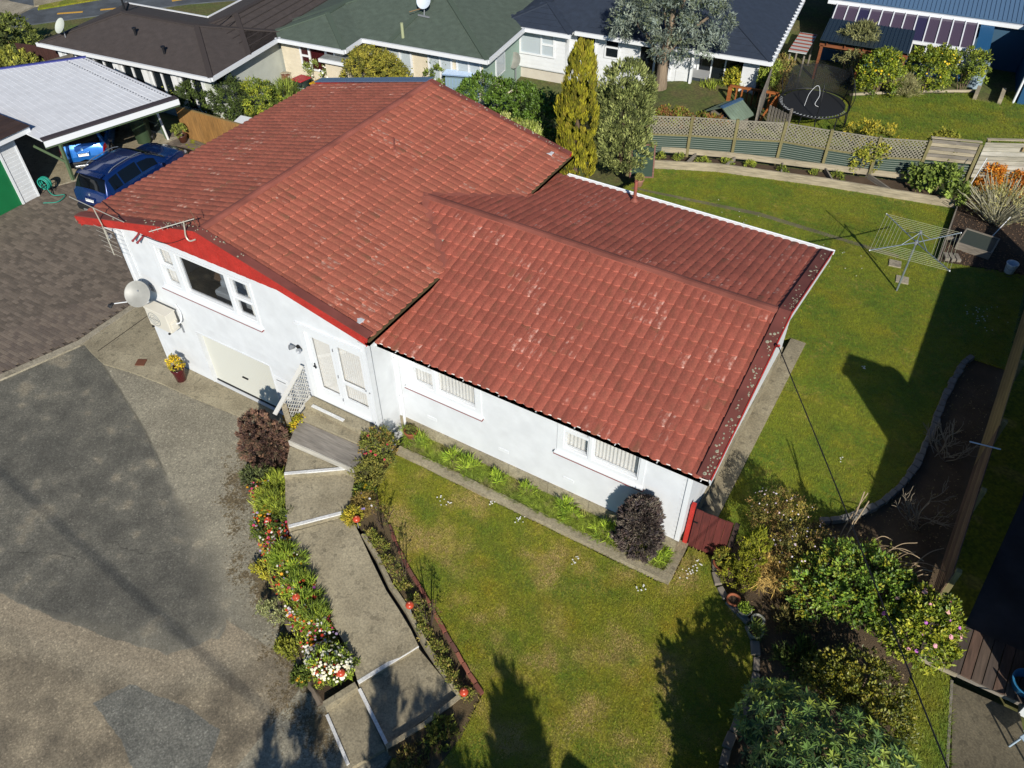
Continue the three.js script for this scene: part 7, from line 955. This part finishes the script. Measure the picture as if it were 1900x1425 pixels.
{ // house with the green roof
  const t = thing('green_roof_house', 'cream weatherboard house with a grey green hipped roof', 'house', [-18.88, Y0, -16.08], NR), rm = mat('#59665a', { r: 0.8, map: 'fine' }), cm = mat('#4a574b', { r: 0.8 }), e = -Y0;
  roofPart(t, 'roof_slope', hipRoof(0, 4.25, 0, -8, e, 0.26), rm, cm); roofPart(t, 'roof_slope', hipRoof(0.02, 10.33, -1.42, -9.6, e, 0.25), rm, cm);
  mesh('hip_cap', bar([5.6, e + 0.03, -1.45], [6.1, e + 0.95, -5.0], 0.22, 0.05), cm, t);
  mesh('gutter', bx(-0.08, 4.3, e - 0.13, e + 0.03, 0, 0.1), M.trim, t); mesh('gutter', bx(4.25, 4.35, e - 0.13, e + 0.03, -1.4, 0), M.trim, t); mesh('gutter', bx(4.35, 10.4, e - 0.13, e + 0.03, -1.42, -1.32), M.trim, t); mesh('gutter', bx(10.33, 10.43, e - 0.13, e + 0.03, -9.6, -1.42), M.trim, t); mesh('gutter', bx(-0.1, 0, e - 0.13, e + 0.03, -9.6, 0), M.trim, t);
  mesh('wall', [bx(0.5, 3.8, 0, e - 0.05, -8, -0.55), bx(3.8, 9.85, 0, e - 0.05, -9, -2.0)], M.cream, t); mesh('soffit', [bx(0, 4.25, e - 0.09, e - 0.06, -0.6, 0), bx(4.25, 10.33, e - 0.09, e - 0.06, -2.05, -1.4)], M.trim, t);
  boards(t, 0.5, 3.8, 0.3, e - 0.1, -0.53, M.cream, [[1.5, 3.4, 1.15, 2.42]]);
  nwindow(t, 1.5, 3.4, 1.15, 2.42, -0.52, [[1.58, 1.96, 1.22, 1.72], [1.58, 1.96, 1.8, 2.34], [2.06, 2.86], [2.96, 3.32]], mat('#3a1518', { r: 0.1 }));
  const po = group('porch', t); mesh('porch_wall', bx(3.0, 4.2, 0, 1.95, -1.2, -0.2), M.cream, po); mesh('porch_roof', box(1.4, 0.08, 1.3, 3.6, 1.99, -0.65), mat('#9fa5a6', { r: 0.6, map: 'blot' }), po); mesh('porch_gutter', bx(2.88, 4.32, 1.88, 2.02, 0.0, 0.08), M.trim, po);
  for (const x of [5.2, 7.2, 8.6]) nwindow(t, x, x + 1.2, 1.0, 2.3, -1.97, [[x + 0.08, x + 0.56], [x + 0.64, x + 1.12]], M.paleGlass); nwindow(t, 4.3, 5.0, 0.2, 2.2, -1.97, [[4.38, 4.92]]);
  { const w = group('side_window', t); mesh('frame', bx(9.83, 9.9, 1.0, 2.3, -4.2, -3.2), M.trim, w); mesh('pane', bx(9.895, 9.91, 1.08, 2.22, -4.12, -3.28), M.paleGlass, w); } mesh('side_wall', bx(9.85, 9.87, 0, e - 0.05, -9, -2.0), mat('#8fa59a', { r: 0.8 }), t);
  { const v = group('roof_vent', t); mesh('vent_pipe', rod([6.05, e + 0.1, -1.95], [6.05, e + 0.75, -1.95], 0.07), mat('#9aa07c', { r: 0.7 }), v); }
  const d = thing('satellite_dish', 'white satellite dish on the ridge of the green roof', 'satellite dish', [-13.05, 0.55, -20.4]), h = group('dish_head', d); h.position.set(0, 0.62, 0); h.rotation.set(1.05, 0, -0.1); dish(h, 0.34, mat('#c3cdd6', { r: 0.4 }), 0.08); mesh('mount', [rod([0, 0.0, 0.1], [0, 0.55, -0.03], 0.025), bar([-0.3, 0.02, 0.12], [0.3, 0.02, 0.12], 0.06)], M.gray, d); mesh('feed_arm', rod([-0.05, 0.35, 0.15], [-0.45, 0.25, 0.55], 0.015), mat('#8a6a45'), d);
  const r = thing('white_railing', 'low white pipe railing before the cream house', 'railing', [-17.6, Y0, -15.4], 0.1); for (const y of [0.35, 0.85]) mesh('rail', rod([0, y, 0], [3.0, y, -0.2], 0.03), M.trim, r); for (const x of [0, 1.0, 2.0, 3.0]) mesh('post', rod([x, 0, -0.07 * x], [x, 0.86, -0.07 * x], 0.03), M.trim, r);
  bin('wheelie_bin', 'yellow lidded bin behind the white railing', [-15.9, Y0 + 0.02, -16.1], 0, '#2d3b37', '#c99a1c'); bin('wheelie_bin', 'red lidded bin behind the white railing', [-16.9, Y0 + 0.02, -16.0], 0, '#2d3b37', '#a8333a');
  const s = thing('garden_shed', 'small blue corrugated metal shed right of the cream house', 'shed', [-10.3, Y0, -19.2], 0.35), sm = mat('#8fa8c4', { r: 0.45, metal: 0.2 }); mesh('shed_body', bx(-0.7, 0.7, 0, 1.55, -0.6, 0.6), mat('#7f97a0', { r: 0.6 }), s); for (let i = 0; i < 10; i++) mesh('wall_rib', bx(-0.68 + i * 0.145, -0.64 + i * 0.145, 0, 1.55, 0.6, 0.615), sm, s); for (let i = 0; i < 9; i++) mesh('wall_rib', bx(0.7, 0.715, 0, 1.5, -0.58 + i * 0.14, -0.54 + i * 0.14), sm, s); mesh('shed_roof', box(1.6, 0.04, 1.4, 0, 1.62, 0, -0.12), sm, s); for (let i = 0; i < 9; i++) mesh('roof_rib', box(1.6, 0.03, 0.05, 0, 1.65 + (i - 4) * 0.018, -0.6 + i * 0.15, -0.12), mat('#b5c6da', { r: 0.4 }), s);
  const sp = thing('garden_canopy', 'cream rounded cover between shed and green roofed house', 'cover', [-9.3, Y0, -20.4]); mesh('cover_body', new THREE.SphereGeometry(0.8, 18, 10, 0, 6.283, 0, 1.57).scale(1, 1.3, 0.8), mat('#cfc6b0', { r: 0.8 }), sp); mesh('cover_base', cyl(0.8, 0.8, 0.4, 0, 0.02, 0, 20).scale(1, 1, 0.8), mat('#bcb49f', { r: 0.8 }), sp);
  const fb = thing('brick_wall', 'short reddish brick garden wall left of the cream house', 'wall', [-19.2, Y0, -16.0], 0.6); const bm = ['#7d4a35', '#8a553c', '#6d4230'].map(c => mat(c, { r: 0.95, map: 'fine' })); for (let j = 0; j < 8; j++) for (let i = 0; i < 9; i++) mesh('brick', bx(-1 + i * 0.23 + (j % 2) * 0.11, -0.79 + i * 0.23 + (j % 2) * 0.11, j * 0.1, j * 0.1 + 0.09, -0.05, 0.05), bm[(i * 3 + j * 5) % 3], fb); mesh('mortar', bx(-1, 1.2, 0, 0.8, -0.04, 0.04), M.concPale, fb); mesh('coping', bx(-1.02, 1.22, 0.8, 0.84, -0.09, 0.09), M.concPale, fb);
}
{ // house with the slate blue tiled roof
  const t = thing('blue_roof_house', 'white weatherboard house with a slate blue tiled roof', 'house', [-10.56, Y0, -22.47], NR), rm = mat('#333d4d', { r: 0.7, map: 'fine' }), cm = mat('#2a3341', { r: 0.7 }), e = -Y0;
  roofPart(t, 'roof_slope', hipRoof(0, 3.5, 0, -7, e, 0.34), rm, cm); roofPart(t, 'roof_slope', hipRoof(0.02, 12.15, -0.5, -10, e, 0.33), rm, cm);
  courses(t, rm, 3.6, 12.1, -0.5, e, 0.33, 12, 0.36, 1.0); courses(t, rm, 0.05, 3.45, 0, e, 0.34, 5, 0.34, 0.98);
  mesh('gutter', bx(-0.08, 3.55, e - 0.13, e + 0.03, 0, 0.1), M.trim, t); mesh('gutter', bx(3.55, 12.2, e - 0.13, e + 0.03, -0.5, -0.4), M.trim, t); mesh('gutter', bx(12.15, 12.25, e - 0.13, e + 0.03, -10, -0.5), M.trim, t); mesh('gutter', bx(-0.1, 0, e - 0.13, e + 0.03, -10, 0), M.trim, t); for (let i = 0; i < 22; i++) mesh('gutter_clip', bx(12.1, 12.27, e + 0.03, e + 0.06, -0.7 - i * 0.42, -0.62 - i * 0.42), M.trim, t);
  mesh('wall', [bx(0.5, 3.1, 0.55, e - 0.05, -7, -0.55), bx(3.1, 8.7, 0.0, e - 0.05, -9.5, -1.1), bx(8.7, 11.7, 0, e - 0.05, -9.5, -1.9)], M.white, t); mesh('base_wall', bx(0.6, 3.05, 0, 0.55, -6.9, -0.7), mat('#bdb7ab', { r: 0.9, map: 'paint' }), t); mesh('soffit', [bx(0, 3.5, e - 0.09, e - 0.06, -0.6, 0), bx(3.5, 12.15, e - 0.09, e - 0.06, -1.9, -0.5)], M.trim, t);
  boards(t, 0.5, 3.1, 0.6, e - 0.1, -0.53, M.white, [[0.85, 2.6, 1.2, 2.42]]); boards(t, 8.15, 8.9, 0.2, e - 0.1, -1.08, M.white); boards(t, 3.1, 8.1, 0.3, e - 0.1, -1.08, M.white, [[3.4, 4.4, 1.4, 2.4], [4.8, 5.5, 1.4, 2.4], [6.4, 7.9, 0.9, 2.4]]);
  nwindow(t, 0.85, 2.6, 1.2, 2.42, -0.52, [[0.93, 1.9], [1.98, 2.52, 1.27, 1.72], [1.98, 2.52, 1.8, 2.34]], M.paleGlass); nwindow(t, 3.4, 4.4, 1.4, 2.4, -1.06, [[3.47, 4.33, 1.47, 1.86], [3.47, 4.33, 1.93, 2.33]]); nwindow(t, 4.8, 5.5, 1.4, 2.4, -1.06, [[4.87, 5.43, 1.47, 1.86], [4.87, 5.43, 1.93, 2.33]]); nwindow(t, 6.4, 7.9, 0.9, 2.4, -1.06, [[6.48, 7.1], [7.18, 7.82]]);
  nwindow(t, 8.9, 11.0, 0.1, 2.4, -1.86, [[8.98, 9.5], [9.56, 10.1], [10.16, 10.92]]); mesh('porch_post', bx(8.8, 8.9, 0, e - 0.1, -1.0, -0.9), M.trim, t); mesh('porch_post', bx(11.6, 11.7, 0, e - 0.1, -1.0, -0.9), M.trim, t); mesh('end_wall', bx(11.0, 11.7, 0, e - 0.1, -1.9, -1.0), M.white, t);
  { const v = group('roof_vent', t); mesh('vent_pipe', rod([5.6, e + 0.35, -1.7], [5.6, e + 0.75, -1.7], 0.05), M.black, v); }
  const d = thing('satellite_dish', 'grey satellite dish standing before the white wall of the slate roofed house', 'satellite dish', [-9.55, Y0, -22.3]), h = group('dish_head', d); h.position.set(0, 1.15, 0); h.rotation.set(1.1, 0, 0.2); dish(h, 0.36, M.dish, 0.08); mesh('mount', rod([0, 0, -0.05], [0, 1.1, -0.05], 0.03), M.gray, d);
  const c = thing('garden_cabinet', 'dark grey cabinet with open pale lid under the gum tree', 'cabinet', [-1.95, Y0 + 0.05, -25.2], NR); mesh('cabinet_body', bx(-0.6, 0.6, 0, 1.0, -0.35, 0.35), mat('#2a333c', { r: 0.8 }), c); mesh('cabinet_lid', box(1.3, 0.05, 0.8, 0, 1.12, 0.0, 0.16), mat('#8f9193', { r: 0.7 }), c); mesh('lid_stay', rod([-0.62, 0.95, 0.3], [-0.3, 1.1, 0.38], 0.02), M.paleTimber, c);
  const dk = thing('timber_deck_rail', 'orange brown timber deck balustrade beside the slate roofed house', 'balustrade', [0.25, Y0, -23.7], NR), om = mat('#a8622c', { r: 0.8, map: 'wood' }); mesh('top_rail', bx(-0.1, 1.95, 1.55, 1.62, -0.05, 0.07), om, dk); mesh('bottom_rail', bx(-0.1, 1.95, 0.8, 0.87, -0.03, 0.04), om, dk); for (let i = 0; i < 9; i++) mesh('baluster', bx(-0.05 + i * 0.23, 0.0 + i * 0.23 + 0.01, 0.85, 1.56, -0.02, 0.03), om, dk); for (const x of [-0.1, 1.9]) mesh('post', bx(x - 0.05, x + 0.05, 0, 1.55, -0.05, 0.05), om, dk); mesh('side_rail', bar([1.92, 1.58, 0.0], [1.5, 0.9, 1.6], 0.06, 0.06), om, dk); mesh('deck', bx(-0.4, 2.0, 0.6, 0.68, -2.0, 0), om, dk);
  const hu = thing('green_roof_hutch', 'small hutch with a mossy green pitched metal roof behind the lattice fence', 'hutch', [0.95, -1.7, -21.5], -0.35), hm = mat('#7d8f7c', { r: 0.7, map: 'blot' }); mesh('hutch_body', bx(-0.6, 0.6, 0, 0.6, -0.45, 0.45), M.grayTimber, hu); for (const s of [-1, 1]) { mesh('roof_panel', box(0.86, 0.04, 1.2, s * 0.37, 0.82, 0, 0, 0, -s * 0.5), hm, hu); for (let i = 0; i < 8; i++) mesh('roof_rib', box(0.86, 0.05, 0.03, s * 0.37, 0.83, -0.5 + i * 0.145, 0, 0, -s * 0.5), hm, hu); } mesh('ridge_cap', box(0.16, 0.05, 1.22, 0, 1.03, 0), mat('#3d5a78', { r: 0.5 }), hu);
  struct('neighbour_lawn', sheet([[-3.2, -20.3], [0.2, -20.6], [1.4, -23.4], [-0.6, -24.4], [-3.4, -24.0]], -2.3, 0.3), M.lawn); grass('neighbour_grass', 'longer bright grass below the gum tree', [[-3.2, -20.3], [0.2, -20.6], [1.4, -23.4], [-0.6, -24.4], [-3.4, -24.0]], -2.3, 220, (x, z) => { const k = rr(0.75, 1.2); return [0.5 * k, 0.58 * k, 0.16 * k]; }, 0.11, 12, 0.09);
}
{ // house with corrugated roof and glazed lean-to
  const t = thing('corrugated_roof_house', 'house with blue corrugated roof and long glazed lean-to at top right', 'house', [1.82, -1.75, -31.9], 0.115), rm = mat('#5f7d9c', { r: 0.4, metal: 0.3 }), bl = mat('#174a70', { r: 0.6 }), e = 2.05;
  mesh('roof_sheet', xf(new THREE.BoxGeometry(11.5, 0.05, 6), 4.6, e + 0.9, -3, 0.28), rm, t); for (let i = 0; i < 62; i++) mesh('roof_rib', xf(new THREE.BoxGeometry(0.06, 0.05, 6), -1.05 + i * 0.185, e + 0.93, -3, 0.28), rm, t);
  mesh('gutter', bx(-0.1, 10.4, e - 0.08, e + 0.08, 0, 0.14), M.trim, t); mesh('wall', bx(0.2, 9.8, 0, e, -5, -0.2), mat('#2f5068', { r: 0.7 }), t);
  const gl = mat('#4e4352', { r: 0.15 }), glb = mat('#33304a', { r: 0.1 });
  for (let i = 0; i < 12; i++) { const x = 0.35 + i * 0.5; mesh('glazing_bar', bar([x, e - 0.02, 0.1], [x - 0.02, e - 0.55, 1.85], 0.05, 0.06), M.trim, t); mesh('roof_pane', bar([x + 0.25, e - 0.05, 0.1], [x + 0.23, e - 0.57, 1.82], 0.44, 0.012), i % 5 === 2 ? glb : gl, t); } mesh('glazing_bar', bar([6.35, e - 0.02, 0.1], [6.33, e - 0.55, 1.85], 0.05, 0.06), M.trim, t);
  mesh('eave_beam', bx(3.9, 6.5, e - 0.68, e - 0.56, 1.8, 1.92), M.trim, t); mesh('lean_to_wall', bx(0.2, 6.3, 0, 0.55, 1.7, 1.8), bl, t); for (let i = 0; i < 5; i++) mesh('wall_stud', bx(3.9 + i * 0.62, 3.98 + i * 0.62, 0.5, e - 0.6, 1.78, 1.88), M.trim, t); for (let i = 0; i < 4; i++) mesh('wall_pane', bx(3.98 + i * 0.62, 4.52 + i * 0.62, 0.55, e - 0.65, 1.8, 1.82), i > 1 ? M.paleGlass : M.darkGlass, t);
  mesh('blue_panel', [bar([6.75, e - 0.1, 0.15], [6.75, e - 0.65, 1.8], 0.55, 0.03)], bl, t); mesh('side_wing', bx(8.6, 10.4, 0, e + 0.4, -4, 3.5), bl, t); mesh('wing_roof', box(2.4, 0.05, 8.0, 9.7, e + 0.5, -0.2), rm, t); mesh('downpipe', rod([8.55, e + 0.3, 3.3], [8.45, 0, 3.5], 0.05), M.trim, t); mesh('water_tank', cyl(0.32, 0.32, 1.1, 6.9, 0.55, 2.1, 18), mat('#8fa0ac', { r: 0.5 }), t);
  const p = thing('timber_pergola', 'pergola with dark translucent corrugated roof before the glazed lean-to', 'pergola', [2.3, -1.75, -28.4], 0.1), pm = mat('#2f3a42', { r: 0.25, metal: 0.2 }), om = mat('#8a4f2c', { r: 0.8, map: 'wood' }); mesh('roof_sheet', box(3.6, 0.03, 2.3, 2.0, 1.95, -0.2, 0.06), pm, p); for (let i = 0; i < 22; i++) mesh('roof_rib', box(0.04, 0.05, 2.3, 0.28 + i * 0.163, 1.965, -0.2, 0.06), pm, p); mesh('beam', bx(0.2, 3.8, 1.5, 1.64, 0.5, 0.6), om, p); for (const x of [0.3, 2.0, 3.7]) mesh('post', bx(x - 0.06, x + 0.06, 0, 1.55, 0.48, 0.6), om, p); for (let i = 0; i < 5; i++) mesh('rafter', bar([0.5 + i * 0.75, 1.66, 0.7], [0.5 + i * 0.75, 1.82, -1.0], 0.05, 0.1), om, p);
  const l = thing('slatted_lean_to', 'small white and red striped lean-to roof left of the pergola', 'lean-to', [1.75, -1.75, -27.4], 0.1); mesh('lean_to_roof', box(0.75, 0.03, 3.0, 0.15, 1.5, -0.4, -0.08), mat('#b9bcb6', { r: 0.6 }), l); for (let i = 0; i < 6; i++) mesh('batten', box(0.76, 0.05, 0.07, 0.15, 1.53 + (i - 2.5) * 0.04, -1.65 + i * 0.5, -0.08), mat('#7d3a2c', { r: 0.8 }), l); for (const q of [-0.15, 0.45]) for (const z of [-1.7, 0.9]) mesh('post', rod([q, 0, z], [q, 1.45, z], 0.04), M.grayTimber, l);
  struct('trampoline_lawn', sheet([[2.0, -21.6], [4.5, -26.6], [9.05, -29.6], [9.2, -28.9], [10.1, -29.0], [10.3, -30.4], [14, -32], [14, -22], [9.5, -20.4], [5.5, -19.4], [2.3, -20.2]], -1.6, 0.2), M.lawn); grass('trampoline_lawn_grass', 'green lawn grass round the trampoline', [[2.0, -21.6], [4.5, -26.6], [9.05, -29.6], [9.2, -28.9], [10.1, -29.0], [10.3, -30.4], [14, -32], [14, -22], [9.5, -20.4], [5.5, -19.4], [2.3, -20.2]], -1.6, 230, turf(0.1), 0.07, 14, 0.09);
  tag(mesh('garden_edge_board', tube([[4.5, -1.55, -26.65], [6.8, -1.55, -28.35], [9.05, -1.55, -29.7]], 0.07, 20, 6), M.paleTimber), 'pale timber edge between lawn and citrus trees', 'edging'); tag(mesh('garden_step', [bx(9.1, 9.25, -1.7, -1.35, -29.9, -28.9), bx(10.05, 10.2, -1.7, -1.35, -30.2, -29.0)], M.paleTimber), 'pale timber step posts at the dark side passage', 'step');
}
{ // trampoline
  const t = thing('trampoline', 'round black trampoline with safety net behind the lattice fence', 'trampoline', [3.75, -1.6, -23.2]), bk = mat('#15181c', { r: 0.8 });
  mesh('jumping_mat', cyl(1.2, 1.2, 0.02, 0, 0.9, 0, 40), bk, t); mesh('frame_ring', new THREE.TorusGeometry(1.36, 0.03, 8, 48).rotateX(Math.PI / 2).translate(0, 0.9, 0), M.black, t); const sp = []; for (let i = 0; i < 56; i++) { const a = i / 56 * 6.283; if (Math.sin(a) < 0.1) continue; sp.push(rod([Math.cos(a) * 1.2, 0.89, Math.sin(a) * 1.2], [Math.cos(a + 0.09) * 1.36, 0.89, Math.sin(a + 0.09) * 1.36], 0.014, 5)); } stuff(mesh('springs', sp, mat('#9a9ea2', { r: 0.4 }), t));
  for (let i = 0; i < 6; i++) { const a = i / 6 * 6.283 + 0.2; mesh('leg', tube([[Math.cos(a) * 1.36, 0.88, Math.sin(a) * 1.36], [Math.cos(a) * 1.42, 0.04, Math.sin(a) * 1.42], [Math.cos(a + 0.4) * 1.42, 0.04, Math.sin(a + 0.4) * 1.42], [Math.cos(a + 0.4) * 1.36, 0.88, Math.sin(a + 0.4) * 1.36]], 0.022, 20, 6), M.black, t); mesh('net_pole', tube([[Math.cos(a) * 1.4, 0.9, Math.sin(a) * 1.4], [Math.cos(a) * 1.52, 1.6, Math.sin(a) * 1.52], [Math.cos(a) * 1.3, 2.2, Math.sin(a) * 1.3]], 0.016, 12, 6), M.black, t); }
  const net = []; for (let i = 0; i < 110; i++) { const a = i / 110 * 6.283; if (Math.sin(a) > -0.15) continue; net.push(rod([Math.cos(a) * 1.38, 0.92, Math.sin(a) * 1.38], [Math.cos(a) * 1.3, 1.95 + 0.18 * Math.cos(a * 6 - 1.2), Math.sin(a) * 1.3], 0.004, 3)); } for (let k = 0; k < 16; k++) { const pts = []; for (let i = 0; i <= 30; i++) { const a = 3.3 + i / 30 * 2.8; pts.push([Math.cos(a) * (1.38 - k * 0.005), 0.95 + k * 0.062 + 0.012 * k * Math.cos(a * 6 - 1.2), Math.sin(a) * (1.38 - k * 0.005)]); } net.push(tube(pts, 0.004, 30, 3)); } stuff(mesh('safety_net', net, bk, t));
  { const nm = mat('#14171a', { r: 0.9, ds: true }); nm.transparent = true; nm.opacity = 0.72; mesh('net_wall', new THREE.CylinderGeometry(1.3, 1.38, 1.05, 40, 1, true, Math.PI * 0.6, Math.PI * 0.8).translate(0, 1.42, 0), nm, t); }
  tag(mesh('white_hoop', tube([[3.5, -0.68, -22.7], [3.55, -0.2, -22.9], [3.75, 0.05, -23.1], [3.9, -0.3, -23.1], [3.85, -0.62, -22.9], [4.0, -0.68, -22.9]], 0.008, 30, 6), M.trim), 'white bent pipe lying on the trampoline mat', 'pipe');
  const g = thing('pallet_gate', 'small grey picket gate leaning by the trampoline', 'gate', [2.85, -1.6, -21.5], -0.45); for (let i = 0; i < 7; i++) mesh('picket', bx(-0.5 + i * 0.15, -0.41 + i * 0.15, 0.3, 1.1, -0.01, 0.015), M.grayTimber, g); for (const y of [0.42, 0.95]) mesh('rail', bx(-0.52, 0.52, y, y + 0.08, -0.05, -0.011), M.grayTimber, g); mesh('post', bx(0.5, 0.57, 0, 1.35, -0.05, 0.03), M.grayTimber, g);
  const f = thing('paling_fence', 'weathered grey fence seen end on between hutch and trampoline', 'fence'); for (let i = 0; i < 10; i++) { const q = i / 10; mesh('paling', bar([lerp(2.0, 1.2, q), -1.0, lerp(-21.6, -26.5, q)], [lerp(2.0, 1.2, q + 0.095), -1.0, lerp(-21.6, -26.5, q + 0.095)], 0.05, 1.5), M.grayTimber, f); }
  rnd = mulberry(4); const v = shrub('ivy', 'green ivy spilling over the grey fence beside the trampoline', [1.4, -1.9, -24.9], [[0, 1.2, 0, 0.4, 0.5, 0.8]], { cols: ['#6b7c34', '#7f8f40', '#4f5f28'], leaf: [0.1, 0.06], clumps: 80, leaves: 1800, clumpR: 0.12 });
}
// road and verge at top left
{
  struct('road', sheet([[-60, -18], [-36.6, -15.0], [-34.0, -18.4], [-31, -22.2], [-27, -26], [-20, -30], [-8, -36], [-8, -48], [-30, -42], [-44, -30], [-60, -26]], -2.5, 0.06), mat('#5d646b', { r: 0.95, map: 'blot', bump: true, bs: 0.006 }));
  const pl = (a, b, w, m = '#d8dade') => struct('road_marking', bar([a[0], -2.494, a[1]], [b[0], -2.494, b[1]], w, 0.008), mat(m, { r: 0.8 }));
  pl([-28.6, -24.2], [-21.8, -24.0], 0.12); pl([-27.5, -26.2], [-20, -24.6], 0.12); pl([-27, -25.0], [-21, -24.3], 0.1); pl([-24.5, -23.0], [-21, -24.0], 0.4);
  for (const [a, b] of [[[-36.2, -17.4], [-35.2, -18.3]], [[-34.6, -19.0], [-33.6, -20.0]], [[-32.2, -22.0], [-31.4, -23.2]], [[-30.6, -24.4], [-29.9, -25.6]], [[-29.3, -26.8], [-28.7, -28]]]) pl(a, b, 0.2, '#c89a3c');
  struct('footpath', sheet([[-60, -17], [-37.6, -14.9], [-38.2, -17.4], [-40, -17.2], [-60, -20]], -2.42, 0.1), M.concPale); struct('footpath', sheet([[-38.2, -17.4], [-36.6, -20.6], [-33.4, -24.6], [-30, -30], [-32, -32], [-36, -28], [-42, -20]], -2.44, 0.1), M.conc);
  struct('grass_berm', sheet([[-37.6, -17.2], [-36.3, -19.4], [-35.6, -20.6], [-36.0, -21.0], [-37.2, -19.6], [-38.0, -17.6]], -2.42, 0.1), M.lawn); struct('slope_asphalt', sheet([[-42, -20], [-60, -21], [-60, -34], [-44, -34], [-38, -27]], -2.46, 0.05), mat('#7d7b75', { r: 0.95, map: 'blot' }));
}
renderer.render(scene, camera);
